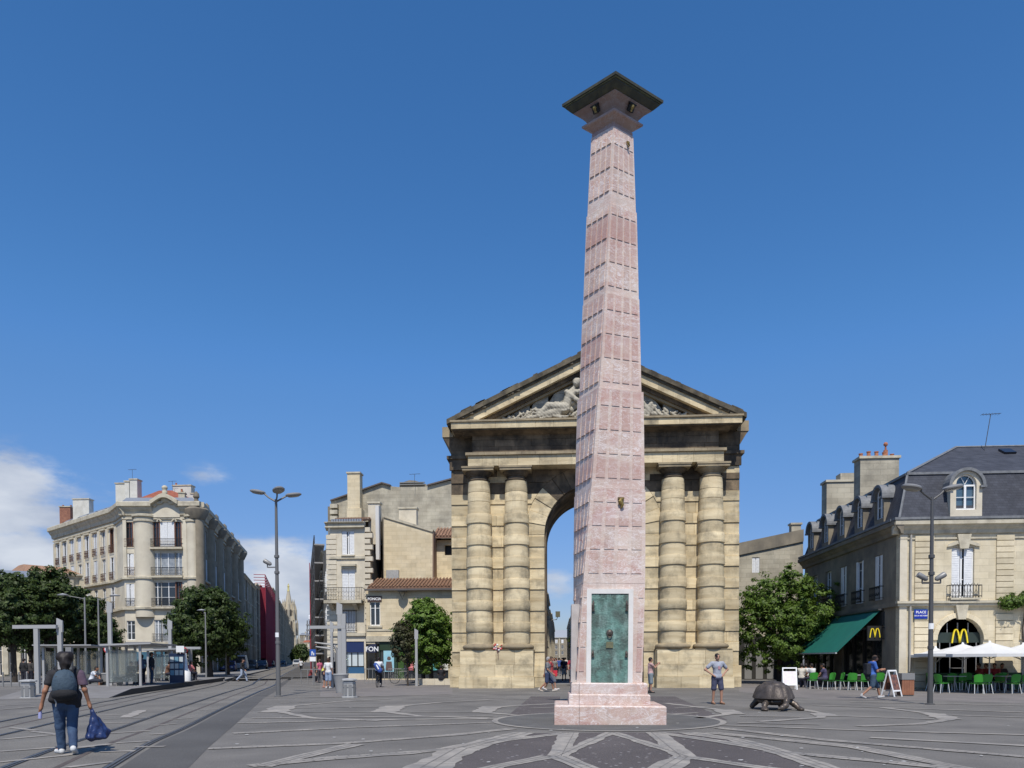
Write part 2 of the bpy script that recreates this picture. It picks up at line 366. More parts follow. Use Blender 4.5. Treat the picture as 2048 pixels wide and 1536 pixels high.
def text_mesh(txt, size, depth=.01, mat_=None, name='lettering', bold=0.0, align='CENTER'):
    cu = bpy.data.curves.new('t', 'FONT'); cu.body = txt; cu.size = size; cu.extrude = depth; cu.align_x = align; cu.align_y = 'CENTER'; cu.offset = bold
    o = bpy.data.objects.new('t', cu); C.objects.link(o)
    me = bpy.data.meshes.new_from_object(o.evaluated_get(bpy.context.evaluated_depsgraph_get())); me.name = name
    bpy.data.objects.remove(o); me.materials.clear(); me.materials.append(mat_); return me
FACE_T = Matrix.Rotation(PI/2, 4, 'X')     # text lying in xy -> standing in xz, facing -y

# ------------------------------------------------------------------ signed-distance figures (bodies, clothes, animals, bags)
def smin(a, b, k):
    h = np.maximum(k-np.abs(a-b), 0)/k
    return np.minimum(a, b)-h*h*k*.25
def prim_bb(p):
    if p[0] == 'c':
        a, b = np.array(p[1]), np.array(p[2]); r = max(p[3], p[4]); return np.minimum(a, b)-r, np.maximum(a, b)+r
    c = np.array(p[1]); r = max(p[2]); return c-r, c+r
def prim_eval(p, X, Y, Z):
    if p[0] == 'c':
        a, b = np.array(p[1], float), np.array(p[2], float); d = b-a; L2 = max(d.dot(d), 1e-9)
        px, py, pz = X-a[0], Y-a[1], Z-a[2]
        t = np.clip((px*d[0]+py*d[1]+pz*d[2])/L2, 0, 1)
        return np.sqrt((px-t*d[0])**2+(py-t*d[1])**2+(pz-t*d[2])**2)-(p[3]+(p[4]-p[3])*t)
    c = p[1]; r = p[2]
    if p[0] == 'e':
        px, py, pz = X-c[0], Y-c[1], Z-c[2]
        if len(p) > 3 and p[3]:
            R = Matrix.Rotation(p[3][0], 3, p[3][1]); q = [[R[i][j] for j in range(3)] for i in range(3)]
            px, py, pz = (q[0][0]*px+q[1][0]*py+q[2][0]*pz, q[0][1]*px+q[1][1]*py+q[2][1]*pz, q[0][2]*px+q[1][2]*py+q[2][2]*pz)
        k0 = np.sqrt((px/r[0])**2+(py/r[1])**2+(pz/r[2])**2); k1 = np.sqrt((px/r[0]**2)**2+(py/r[1]**2)**2+(pz/r[2]**2)**2)
        return k0*(k0-1)/np.maximum(k1, 1e-6)
    if p[0] == 'b':   # rounded box, half sizes r, rounding .03
        rr = .25*min(r)
        qx, qy, qz = np.abs(X-c[0])-r[0]+rr, np.abs(Y-c[1])-r[1]+rr, np.abs(Z-c[2])-r[2]+rr
        return np.sqrt(np.maximum(qx, 0)**2+np.maximum(qy, 0)**2+np.maximum(qz, 0)**2)+np.minimum(np.maximum(qx, np.maximum(qy, qz)), 0)-rr
def sdf_mesh(name, prims, res, m, k=.03, clips=(), noise=0, sub=()):
    lo = np.min([prim_bb(p)[0] for p in prims], 0)-3*res; hi = np.max([prim_bb(p)[1] for p in prims], 0)+3*res
    n = np.ceil((hi-lo)/res).astype(int)+1
    ax = [lo[i]+np.arange(n[i])*res for i in range(3)]
    D = np.full(n, 1.0)
    def local(p, mg):
        a, b = prim_bb(p); i0 = np.maximum(((a-mg-lo)/res).astype(int), 0); i1 = np.minimum(((b+mg-lo)/res).astype(int)+2, n)
        sl = tuple(slice(i0[i], i1[i]) for i in range(3))
        return sl, np.meshgrid(*(ax[i][i0[i]:i1[i]] for i in range(3)), indexing='ij')
    for p in prims:
        sl, g = local(p, k+2*res); D[sl] = smin(D[sl], prim_eval(p, *g), k)
    for p in sub:
        sl, g = local(p, 2*res); D[sl] = np.maximum(D[sl], -prim_eval(p, *g))
    Xg = None
    if clips or noise: Xg = np.meshgrid(*ax, indexing='ij')
    for (p0, nn) in clips:
        D = np.maximum(D, (Xg[0]-p0[0])*nn[0]+(Xg[1]-p0[1])*nn[1]+(Xg[2]-p0[2])*nn[2])
    if noise:
        D = D+noise*(np.sin(Xg[0]*31+Xg[2]*13)*np.sin(Xg[2]*23+Xg[1]*17)+.6*np.sin(Xg[0]*57-Xg[2]*19)*np.sin(Xg[1]*49))
    ins = D < 0
    V = np.zeros(tuple(n-1)+(3,)); cnt = np.zeros(tuple(n-1))
    base = [slice(0, -1)]*3
    corners = [(i, j, kk) for i in (0, 1) for j in (0, 1) for kk in (0, 1)]
    def cs(c): return tuple(slice(c[i], D.shape[i]-1+c[i]) for i in range(3))
    for c in corners:
        for axx in range(3):
            if c[axx]: continue
            c2 = list(c); c2[axx] = 1; c2 = tuple(c2)
            a = D[cs(c)]; b = D[cs(c2)]; x = (a < 0) != (b < 0)
            t = np.where(x, a/np.where(a == b, 1, a-b), 0)
            for q in range(3): V[..., q] += np.where(x, c[q]+(t if q == axx else 0), 0)
            cnt += x
    act = cnt > 0; idx = -np.ones(cnt.shape, int); idx[act] = np.arange(act.sum())
    ii = np.argwhere(act); P = (ii+V[act]/cnt[act][:, None])*res+lo
    faces = []
    for axx in range(3):
        o1, o2 = (axx+1) % 3, (axx+2) % 3
        sl = [slice(1, D.shape[i]-1) for i in range(3)]; sl[axx] = slice(0, D.shape[axx]-1)
        s2 = list(sl); s2[axx] = slice(1, D.shape[axx])
        a = ins[tuple(sl)]; b = ins[tuple(s2)]; cr_ = np.argwhere(a != b)
        if not len(cr_): continue
        flip = a[tuple(cr_.T)]
        off = np.array([1, 1, 1]); off[axx] = 0; q = cr_+off
        def gi(d1, d2):
            r = q.copy(); r[:, o1] -= d1; r[:, o2] -= d2; return idx[tuple(r.T)]
        f = np.stack([gi(1, 1), gi(0, 1), gi(0, 0), gi(1, 0)], 1)
        f[~flip] = f[~flip][:, ::-1]; faces.append(f)
    Fq = np.concatenate(faces); Fq = Fq[(Fq >= 0).all(1)]
    me = bpy.data.meshes.new(name); me.from_pydata(P.tolist(), [], Fq.tolist()); me.materials.append(m)
    me.polygons.foreach_set('use_smooth', [True]*len(me.polygons)); me.update(); return me
# ------------------------------------------------------------------ ground
def ground_mats():
    # plaza asphalt: grey with grain, wear patches and small gum spots
    def asphalt(name, c1, c2, gum=.0, patch=.35):
        m = mat(name, c1, c2, .55, .88, .35, 60, dirt=tuple(x*.55 for x in c1), dscale=.22, damt=patch, dpos=.5)
        t = m.node_tree; N = t.nodes; L = t.links; b = N['Principled BSDF']
        pos = N.new('ShaderNodeNewGeometry').outputs['Position']
        n = N.new('ShaderNodeTexNoise'); n.inputs['Scale'].default_value = 45; n.inputs['Detail'].default_value = 3; L.new(pos, n.inputs[0])
        r = N.new('ShaderNodeMapRange'); r.inputs[1].default_value = .3; r.inputs[2].default_value = .7; r.inputs[3].default_value = .72; r.inputs[4].default_value = 1.3; L.new(n.outputs[0], r.inputs[0])
        x = N.new('ShaderNodeMix'); x.data_type = 'RGBA'; x.blend_type = 'MULTIPLY'; x.inputs[0].default_value = 1
        L.new(b.inputs['Base Color'].links[0].from_socket, x.inputs[6]); L.new(r.outputs[0], x.inputs[7])
        out = x.outputs[2]
        v = N.new('ShaderNodeTexVoronoi'); v.inputs['Scale'].default_value = 4.5; v.inputs['Randomness'].default_value = 1; L.new(pos, v.inputs[0])
        r = N.new('ShaderNodeMapRange'); r.inputs[1].default_value = .10 if gum > .5 else .05; r.inputs[2].default_value = .15 if gum > .5 else .08; r.inputs[3].default_value = gum; r.inputs[4].default_value = 0; L.new(v.outputs[0], r.inputs[0])
        x = N.new('ShaderNodeMix'); x.data_type = 'RGBA'; L.new(r.outputs[0], x.inputs[0]); L.new(out, x.inputs[6]); x.inputs[7].default_value = (.34, .32, .31, 1)
        L.new(x.outputs[2], b.inputs['Base Color']); return m
    return (asphalt('plaza_paving', (.178, .165, .147), (.130, .121, .109), .45, .65),
            asphalt('dark_gummed_paving', (.085, .073, .070), (.105, .091, .087), .75, .3),
            asphalt('smooth_road_asphalt', (.082, .078, .073), (.098, .094, .088), 0, .35),
            asphalt('track_bed_paving', (.18, .167, .146), (.135, .126, .112), .2))
PAVE, DPAVE, ROADM, TRACKM = ground_mats()
def setts():
    m = mat('pale_setts', (.34, .31, .27), (.25, .23, .205), 2.2, .9, .3, 40, dirt=(.17, .165, .16), dscale=1.6, damt=.85, dpos=.49)
    return m
SETT = setts()
g = MB(); g.add([(-1500, -60, 0), (1500, -60, 0), (1500, 2500, 0), (-1500, 2500, 0)], [(0, 1, 2, 3)]); struct('ground', g, PAVE)
def poly_sheet(name, pts, z, m):
    g = MB(); g.add([(p[0], p[1], z) for p in pts], [tuple(range(len(pts)))]); return struct(name, g, m)
def GP(l): return [G(u, v) for u, v in l]
# tram lines
def catmull(pts, n=8):
    P = [pts[0]*2-pts[1]]+list(pts)+[pts[-1]*2-pts[-2]]; out = []
    for i in range(1, len(P)-2):
        for k in range(n):
            t = k/n; a, b, c, d = P[i-1], P[i], P[i+1], P[i+2]
            out.append(.5*((2*b)+(c-a)*t+(2*a-5*b+4*c-d)*t*t+(3*b-a-3*c+d)*t**3))
    out.append(P[-2]); return out
def offset(pts, d):
    out = []
    for i, p in enumerate(pts):
        t = (pts[min(i+1, len(pts)-1)]-pts[max(i-1, 0)]).normalized(); out.append(p+Vector((-t.y, t.x, 0))*d)
    return out
SD = (XY(620, 400)-XY(620, 60)); SD = Vector((0, 0, 0))
street_dir = (AT(620, 1318, 900)-Vector((0, 0, 1.6))).normalized(); street_dir.z = 0; street_dir.normalize()
railA = GP([(216.6, 1536), (300, 1486.6), (372, 1454.6), (440, 1420), (512, 1386), (551.6, 1369)])
p_last = railA[-1]; first_dir = (railA[0]-railA[1]).normalized()
railA = [railA[0]+first_dir*9, railA[0]+first_dir*4]+railA+[p_last+street_dir*12+Vector((-.3, 0, 0)), p_last+street_dir*60+Vector((-.6, 0, 0)), p_last+street_dir*420]
railA = catmull(railA, 8)
Gg = 1.50
railB = offset(railA, Gg)
railC = offset(railA, Gg+2.05); railD = offset(railC, Gg)
# road (asphalt) surface of the street and track bed
road = MB()
L1 = offset(railA, -1.6); L2 = offset(railA, -.35)
# smooth dark asphalt beside the right-hand rail, bounded by the plaza edge seen in the photo
edge = GP([(330, 1572), (380, 1533), (416, 1496), (477, 1443), (528, 1396), (556, 1380), (590, 1352)])
A_in = [p for p in offset(railA, -.16)]
near = [p for p in A_in if p.y < 50]
pts = near+[p for p in edge[::-1]]
poly_sheet('asphalt_lane', [(p.x, p.y) for p in pts], .004, ROADM)
tb = MB(); l = offset(railA, -.16); r = offset(railD, 1.0)
tb.add([(a.x, a.y, .004) for a in l]+[(b.x, b.y, .004) for b in r], [(i, i+1, len(l)+i+1, len(l)+i) for i in range(len(l)-1)])
struct('tram_track_bed', tb, TRACKM)
st = MB(); l = [p for p in offset(railA, -4.4) if p.y > 52]; r = [p for p in offset(railD, 7.5) if p.y > 52][:]
m_ = min(len(l), len(r)); l = l[-m_:]; r = r[-m_:]
st.add([(a.x, a.y, .0025) for a in l]+[(b.x, b.y, .0025) for b in r], [(i, i+1, m_+i+1, m_+i) for i in range(m_-1)])
struct('street_road', st, ROADM)
STEEL = mat('worn_rail_steel', (.22, .21, .20), (.13, .12, .115), 8, .35, metal=.7)
GROOVE = simple('dark_rail_groove', (.025, .024, .024), .9)
for i, rl in enumerate((railA, railB, railC, railD)):
    t = thing('tram_rail', ['worn steel grooved rail nearest the plaza, edging the smooth asphalt lane', 'worn steel grooved rail the man with the backpack steps over, second from the plaza',
                            'worn steel grooved rail of the far track, on its side nearer the plaza', 'worn steel grooved rail of the far track, closest to the tram platform'][i], 'tram rail', (0, 0, 0), 0, 'grooved tram rails set in the paving')
    a = MB(); a.ribbon(rl, .17, .009); a.build('rail_surround', GROOVE, t)
    a = MB(); a.ribbon(offset(rl, .035), .058, .014); a.ribbon(offset(rl, -.045), .026, .014); a.build('rail_head', STEEL, t)
a = MB(); md = offset(railA, .75); a.ribbon([p for p in md if p.y < 60], .1, .0075); a.ribbon([p for p in offset(railC, .75) if p.y < 60], .1, .0075); struct('power_strip', a, mat('centre_power_strip', (.075, .062, .055), (.11, .09, .08), 3, .8))
# pale sett ribbons, measured on the photograph
strips = [
 ([(416, 1498), (690, 1487), (915, 1470), (1023, 1458)], .30), ([(466, 1467.5), (705, 1455.5), (994, 1445)], .28),
 ([(521, 1534), (633, 1507), (712, 1489)], .36), ([(500, 1533), (654, 1518), (813, 1507), (915, 1497)], .34),
 ([(915, 1497), (1000, 1482), (1132, 1467)], .3), ([(820, 1560), (860, 1534), (922, 1498), (1048, 1466)], .62),
 ([(960, 1545), (994, 1534), (1099, 1514)], .34), ([(474, 1447), (750, 1440), (1000, 1438)], .26), ([(503, 1437), (770, 1434), (985, 1433)], .22),
 ([(560, 1424), (577, 1413), (698, 1402), (780, 1398.5)], .28), ([(560, 1424), (626, 1437), (759, 1442)], .28), ([(775, 1424), (796, 1413), (882, 1405), (980, 1400)], .28),
 ([(775, 1424.5), (842, 1433), (976, 1437)], .28), ([(960, 1424), (987, 1415), (1060, 1410), (1117, 1407.5)], .28), ([(965, 1425), (1030, 1430.5)], .3),
 ([(548, 1425), (572, 1412)], .75), ([(768, 1425), (790, 1412)], .75), ([(962, 1425.5), (984, 1413.5)], .7),
 ([(528, 1396.5), (700, 1394), (900, 1389)], .2), ([(540, 1417), (750, 1414), (770, 1414)], .16), ([(515, 1425), (540, 1425)], .2), ([(600, 1425), (765, 1424.5)], .16), ([(820, 1425), (955, 1425)], .16),
 ([(560, 1406), (760, 1402)], .14), ([(900, 1395), (1090, 1399)], .16),
 # star in front
 ([(1222, 1466), (1112, 1515)], .26), ([(1226, 1466), (1374, 1514)], .26), ([(1128, 1466.5), (1108, 1513)], .2), ([(1148, 1466.5), (1122, 1514)], .26), ([(1303, 1466), (1362, 1514)], .26), ([(1320, 1466), (1380, 1514)], .2),
 ([(1118, 1514), (1180, 1540), (1215, 1556)], .42), ([(1368, 1514), (1325, 1540), (1308, 1552)], .42), ([(1368, 1514), (1520, 1536), (1700, 1560)], .3),
 # right-hand side
 ([(1373, 1466), (1470, 1480), (1540, 1499), (1651, 1536), (1700, 1552)], .45), ([(1322, 1467), (1440, 1484), (1554, 1504), (1750, 1523), (1900, 1537)], .3),
 ([(1420, 1466), (1560, 1480), (1711, 1495), (1887, 1530), (1950, 1542)], .34), ([(1433, 1456), (1655, 1481), (2100, 1519)], .28), ([(1740, 1476), (2100, 1495)], .22),
 ([(1446, 1451), (1739, 1462), (2100, 1472)], .2), ([(1331, 1407), (1450, 1421), (1464, 1428), (1396, 1437)], .27), ([(1588, 1416), (1649, 1428), (1640, 1436), (1517, 1444)], .27),
 ([(1767, 1416), (1873, 1429), (1903, 1439), (1836, 1449), (1716, 1453)], .27), ([(1445, 1420), (1468, 1429)], .6), ([(1640, 1427), (1655, 1433)], .6), ([(1865, 1428), (1900, 1439)], .6),
 ([(1623, 1411), (2100, 1427)], .2), ([(1660, 1432), (1868, 1439)], .17), ([(1905, 1431), (2100, 1437)], .17), ([(1345, 1429), (1396, 1426)], .18), ([(1475, 1446), (1640, 1450)], .18),
 ([(1390, 1396), (1600, 1404)], .15), ([(1350, 1416), (1440, 1413)], .16), ([(1060, 1417), (1110, 1415)], .17), ([(1480, 1433), (1600, 1434)], .16), ([(1700, 1404), (2100, 1413)], .18),
 # track bed markings
 ([(-60, 1532), (130, 1512), (152, 1508)], .16), ([(0, 1504), (110, 1496)], .16), ([(0, 1480), (115, 1470)], .14), ([(60, 1463), (118, 1470)], .14), ([(150, 1497), (222, 1489)], .2), ([(232, 1487), (300, 1483)], .2), ([(200, 1505), (270, 1503)], .16), ([(135, 1536), (225, 1525)], .16),
 ([(175, 1448), (260, 1446)], .12), ([(205, 1439), (300, 1436)], .12), ([(170, 1433), (240, 1430)], .12), ([(250, 1436), (285, 1421)], .34), ([(205, 1469), (300, 1462)], .14), ([(300, 1470), (330, 1468)], .14), ([(0, 1420), (90, 1412)], .14), ([(0, 1412), (60, 1409)], .14),
 ([(310, 1452), (355, 1448)], .14), ([(340, 1440), (385, 1437)], .12), ([(400, 1421), (440, 1419)], .12), ([(20, 1456), (75, 1462)], .13), ([(270, 1495), (330, 1494)], .14), ([(300, 1520), (350, 1515)], .0),
]
sm = MB(); kk = 0
for pts, w in strips:
    if w <= 0: continue
    P = GP(pts); Q = []
    for i in range(len(P)-1):
        n = max(2, int((P[i+1]-P[i]).length/.35))
        for q in range(n): Q.append(P[i].lerp(P[i+1], q/n))
    Q.append(P[-1]); ws = [w*(1+.24*random.uniform(-1, 1)) for _ in Q]
    sm.ribbon(Q, ws, .0115+.00005*kk); kk += 1
struct('sett_bands', sm, SETT)
# rows of single setts with visible joints, where the bands lie nearest the camera
jm = MB(); JOINT = simple('sett_joint', (.17, .16, .15), .95)
for pts, w in strips:
    if w < .25: continue
    P = GP(pts)
    for i in range(len(P)-1):
        a, b = P[i], P[i+1]
        if min(a.y, b.y) > 19: continue
        t = (b-a).normalized(); nn = Vector((-t.y, t.x, 0))
        for off in ((-.17, .17) if w > .3 else (0,)):
            jm.ribbon([a+nn*off*w*.95, b+nn*off*w*.95], .014, .0165)
        Ln = (b-a).length; s = .1
        while s < Ln:
            c = a+t*s; o = random.choice((-.33, 0, .33))*w
            jm.ribbon([c+nn*(o-.16*w), c+nn*(o+.16*w)], .012, .0175); s += random.uniform(.09, .2)
o = struct('sett_joints', jm, JOINT)
rg = MB(); oc_ = AT(1221.5, 1318, 18.0); oc_ = Vector((oc_.x, oc_.y+1.35, 0)); rp_ = [Vector((oc_.x+2.9*math.cos(2*PI*i/72), oc_.y+2.9*math.sin(2*PI*i/72), 0)) for i in range(73)]
rg.ribbon(rp_, .15, .0145); struct('stone_ring', rg, SETT)
poly_sheet('round_paving', [(oc_.x+2.84*math.cos(2*PI*i/72), oc_.y+2.84*math.sin(2*PI*i/72)) for i in range(72)], .0135, mat('round_concrete', (.125, .12, .113), (.10, .096, .09), 1.5, .9, .3, 40, dirt=(.07, .067, .064), dscale=1, damt=.5))
poly_sheet('dark_star_paving', GP([(1045, 1467), (1228, 1465), (1402, 1466), (1530, 1496), (1690, 1548), (1700, 1600), (700, 1600), (835, 1548), (925, 1496)]), .0045, DPAVE)
poly_sheet('dark_wedge_left', GP([(1062, 1393), (1120, 1393), (1120, 1434), (1010, 1436)]), .0045, DPAVE)
poly_sheet('dark_wedge_right', GP([(1300, 1393), (1350, 1393), (1455, 1440), (1320, 1440)]), .0045, DPAVE)
WALKM = mat('brown_sidewalk', (.20, .18, .165), (.165, .15, .14), .8, .9, .3, 50, dirt=(.11, .10, .095), dscale=.3, damt=.6)
poly_sheet('cafe_terrace_paving', GP([(1478, 1384), (1640, 1399), (1880, 1402), (2300, 1415), (2500, 1372), (1478, 1366)]), .004, WALKM)
poly_sheet('kiosk_paving', GP([(640, 1395), (905, 1389), (905, 1350), (640, 1350)]), .004, WALKM)
# street running on behind the arch
yb = 47.5
poly_sheet('shopping_street_paving', [(-6.5, yb), (9.5, yb), (9.5, 600), (-6.5, 600)], .0035, CONC)
# small litter and pale blotches on the paving
lit = MB()
for i in range(46):
    u = random.uniform(420, 2040); v = random.uniform(1415, 1534); p = G(u, v); r = random.uniform(.015, .045)
    n = 7; lit.add([(p.x+r*random.uniform(.6, 1.3)*math.cos(2*PI*q/n), p.y+r*random.uniform(.6, 1.3)*math.sin(2*PI*q/n), .02) for q in range(n)], [tuple(range(n))])
o = lit.build('litter', simple('paper_litter', (.6, .59, .56), .8)); tag(o, 'scattered small scraps of pale paper and gum on the grey paving', 'litter', None, 'stuff')

# ------------------------------------------------------------------ obelisk
OC = AT(1221.5, 1318, 18.0); OC = Vector((OC.x, OC.y+1.35, 0))
obl = thing('marble_obelisk', 'tall twisted pink marble obelisk with a green bronze door, in front of the arch', 'obelisk', OC)
obl.location = (OC.x-.02, OC.y-.325, 0); obl.scale = (1, .80, 1)
ZS = [1.01, 3.45, 5.85, 8.35, 10.75, 13.0, 14.98]
HS = [(.80, .765), (.765, .70), (.685, .612), (.575, .505), (.495, .44), (.425, .368)]
def phi(z): return rad(45)*max(0, min(1, (z-1.0)/14.0))
def hs(sec, z):
    a, b = HS[sec]; return a+(b-a)*(z-ZS[sec])/(ZS[sec+1]-ZS[sec])
def SP(sec, face, t, z, out=0.0):
    s = hs(sec, z); x, y = t*s, -(s+out); a = phi(z)+face*PI/2
    return (x*math.cos(a)-y*math.sin(a), x*math.sin(a)+y*math.cos(a), z)
for sec in range(6):
    b = MB(); z0, z1 = ZS[sec], ZS[sec+1]-.006; n = 9
    rings = []
    for i in range(n+1):
        z = z0+(z1-z0)*i/n
        rings += [SP(sec, f, -1, z) for f in range(4)]
    fs = [(4*i+k, 4*i+(k+1) % 4, 4*i+4+(k+1) % 4, 4*i+4+k) for i in range(n) for k in range(4)]+[(3, 2, 1, 0), (4*n, 4*n+1, 4*n+2, 4*n+3)]
    b.add(rings, fs); b.build('shaft_block', MARBLEW, obl)
gap = .135; cw = (2-5*gap)/4; row = .603
zr = 3.36; zrows = []
z = 14.55
while z > 1.15: zrows.append(z); z -= row
sink = rad(0)
for zi in zrows:                           # zi = lower edge of a row of panels
    sec = max(i for i in range(6) if ZS[i] <= zi+.02)
    zt = min(zi+row*.93, ZS[sec+1]-.03)
    if zt-zi < .15: continue
    zl = max(zi, ZS[sec]+.012); rpick = random.random()
    for f in range(4):
        for c in range(4):
            t0 = -1+gap+c*(cw+gap); t1 = t0+cw
            if f == 0 and zi < 3.3 and c in (1, 2): continue
            if zi < 3.3 and c in (1, 2): continue
            if f == 0 and zi < 3.3:
                t0, t1 = (-.955, -.80) if c == 0 else (.80, .955)
            o0, o1 = (.016 if f == 0 else .028), .002
            P = [SP(sec, f, t0, zl, -.02), SP(sec, f, t1, zl, -.02), SP(sec, f, t1, zt, -.02), SP(sec, f, t0, zt, -.02),
                 SP(sec, f, t0, zl, o0), SP(sec, f, t1, zl, o0), SP(sec, f, t1, zt, o1), SP(sec, f, t0, zt, o1)]
            b = MB(); b.add(P, [(0, 3, 2, 1), (4, 5, 6, 7), (0, 1, 5, 4), (1, 2, 6, 5), (2, 3, 7, 6), (3, 0, 4, 7)])
            b.build('marble_panel', MARBLEP if rpick < .45 else MARBLE, obl)
            if random.random() < 1:        # pale rib beside each column is the shaft itself; a thin dark drip joint under the panel
                pass
def sq(mb, s, z0, z1, s1=None): s1 = s1 or s; mb.hexa([(-s, -s, z0), (s, -s, z0), (s, s, z0), (-s, s, z0)], [(-s1, -s1, z1), (s1, -s1, z1), (s1, s1, z1), (-s1, s1, z1)])
for (s, z0, z1, seam, m) in ((1.335, -.02, .47, -.74, MARBLE), (.985, .474, .735, -.735, MARBLE), (.925, .739, 1.008, -.735, MARBLE)):
    ch = .03
    for xa, xb in ((-s, seam-.004), (seam+.004, s)):
        b = MB(); b.box(xa, -s, z0, xb, s, z1-ch); b.hexa([(xa, -s, z1-ch), (xb, -s, z1-ch), (xb, s, z1-ch), (xa, s, z1-ch)], [(xa+(ch if xa == -s else 0), -s+ch, z1), (xb-(ch if xb == s else 0), -s+ch, z1), (xb-(ch if xb == s else 0), s-ch, z1), (xa+(ch if xa == -s else 0), s-ch, z1)])
        b.build('plinth_block', MARBLEP if (z0 > .7 or z0 < 0) and xb == s and False else m, obl)
# capital, turned 45 degrees
capT = Matrix.Rotation(rad(45), 4, 'Z')
k2 = 1/math.sqrt(2)
def capring(name, prof, m):
    b = MB(); vs = []; fs = []
    for (r, z) in prof:
        s = r*k2; vs += [(-s, -s, z), (s, -s, z), (s, s, z), (-s, s, z)]
    n = len(prof)
    fs = [(4*i+k, 4*i+(k+1) % 4, 4*i+4+(k+1) % 4, 4*i+4+k) for i in range(n-1) for k in range(4)]+[(3, 2, 1, 0), (4*n-4, 4*n-3, 4*n-2, 4*n-1)]
    b.add(vs, fs); return b.build(name, m, obl, T=capT)
capring('capital_neck', [(.50, 14.985), (.505, 15.06), (.475, 15.09), (.49, 15.11), (.58, 15.16), (.66, 15.20), (.74, 15.225), (.76, 15.25), (.76, 15.285), (.70, 15.29)], marble_variant('shade_tinted_marble', (.20, .12, .105), .6))  # neck marble tinted dark: shade under the slab painted into the colour
capring('capital_bell', [(.60, 15.28), (.60, 15.33), (.66, 15.40), (.80, 15.52), (.95, 15.60), (.97, 15.605), (.97, 15.622)], marble_variant('shade_tinted_marble_bell', (.16, .105, .09), .7))  # bell tinted darker still, its shade painted into the marble colour
SLAB = mat('blackened_bronze_slab', (.03, .032, .024), (.06, .058, .035), 3, .6, .3, 12, dirt=(.14, .125, .05), dscale=2.5, damt=.5, dpos=.52)
SLAB2 = mat('verdigris_edge', (.15, .15, .07), (.07, .075, .045), 5, .7)
capring('capital_slab', [(.99, 15.625), (1.02, 15.64), (1.16, 15.75), (1.17, 15.78)], SLAB)
capring('capital_rim', [(1.205, 15.783), (1.21, 15.81)], SLAB2)
capring('capital_top', [(1.25, 15.813), (1.255, 15.88), (1.20, 15.90)], SLAB)
for f in range(4):                         # little niches with gilt heads on the four sides of the bell
    T = Matrix.Rotation(rad(45)+f*PI/2, 4, 'Z') @ TM((0, -.60, 15.47)) @ Matrix.Rotation(rad(28), 4, 'X')
    b = MB(); b.box(-.095, -.03, -.09, .095, .02, .09); b.box(-.12, -.045, .07, .12, .02, .10)
    q = b.build('niche', BLACK, obl, T=T)
    h = MB(); h.lathe([(.0, -.09), (.035, -.085), (.03, -.03), (.045, 0), (.05, .035), (.03, .07), (0, .08)], 10)
    h.build('niche_bust', GILT, q, True, T=TM((0, -.045, 0)))
# door
fy = lambda z: -hs(0, z)
yd = -.80-.015
dz0, dz1 = 1.01, 3.30
DT = Matrix.Rotation(0, 4, 'Z') @ TM((.0, yd, 0))
b = MB(); fw = .115; hw = .565
b.box(-hw, -.05, dz0, -hw+fw, .12, dz1); b.box(hw-fw, -.05, dz0, hw, .12, dz1); b.box(-hw+fw, -.05, dz1-fw, hw-fw, .12, dz1)
b.build('door_frame', MARBLEFRAME, obl, T=DT)
b = MB(); nx, nzz = 36, 84; vs = []; x0, x1 = -hw+fw, hw-fw; z0, z1 = dz0, dz1-fw
for j in range(nzz+1):
    for i in range(nx+1):
        x = x0+(x1-x0)*i/nx; zz = z0+(z1-z0)*j/nzz; tt = (zz-z0)/(z1-z0)
        amp = .005*random.random()
        if .42 < tt < .52 or tt > .93: amp += .016*random.random()
        for (cx, cz, rr) in ((0, .55, .055), (-.36, .87, .04), (.36, .87, .04), (-.38, .33, .03), (.38, .33, .03), (.06, .16, .05)):
            dd = math.hypot(x-cx, (tt-cz)*(z1-z0)); amp += .03*max(0, 1-dd/rr/1.3)*random.uniform(.5, 1)
        vs.append((x, -.012-amp, zz))
b.add(vs, [(j*(nx+1)+i, j*(nx+1)+i+1, (j+1)*(nx+1)+i+1, (j+1)*(nx+1)+i) for j in range(nzz) for i in range(nx)])
door = b.build('bronze_door', PATINA, obl, True, T=DT)
kn = MB()
kn.lathe([(0, -.03), (.07, -.028), (.085, 0), (.07, .03), (.03, .05), (0, .055)], 14)
kn.build('lion_knocker', DBRONZE, door, True, T=TM((0, -.035, z0+.56*(z1-z0))) @ Matrix.Rotation(PI/2, 4, 'X'))
rg = MB(); rg.tube([(.055*math.cos(a), -.07, -.05+.055*math.sin(a)) for a in [2*PI*i/16 for i in range(17)]], .012, 6); rg.build('knocker_ring', DBRONZE, door, True, T=TM((0, 0, z0+.56*(z1-z0))))
for sx in (-1, 1):
    for zc, hh in ((.87, .12), (.33, .07)):
        zz = z0+zc*(z1-z0); b = MB()
        b.tube([(0, -.05, hh), (0, -.06, hh*.5), (sx*.01, -.075, 0), (0, -.055, -hh*.7), (0, -.05, -hh)], [.012, .026, .035, .024, .034], 8); b.box(-.035, -.07, -hh-.02, .035, -.01, -hh)
        b.build('door_ornament', DBRONZE, door, True, T=TM((sx*(hw-fw-.045), 0, zz)))
b = MB(); b.box(-.085, -.045, -.075, .085, -.01, .075); b.build('plaque', mat('brass_plaque', (.20, .19, .10), (.15, .15, .09), 14, .5, metal=.3), door, T=TM((-.0, 0, z0+.425*(z1-z0))))
b = MB(); b.box(-.45, -.02, dz1-fw-.015, .45, .03, dz1-fw+.004); b.build('door_lintel_edge', DBRONZE, obl, T=TM((0, yd-.018, 0)))
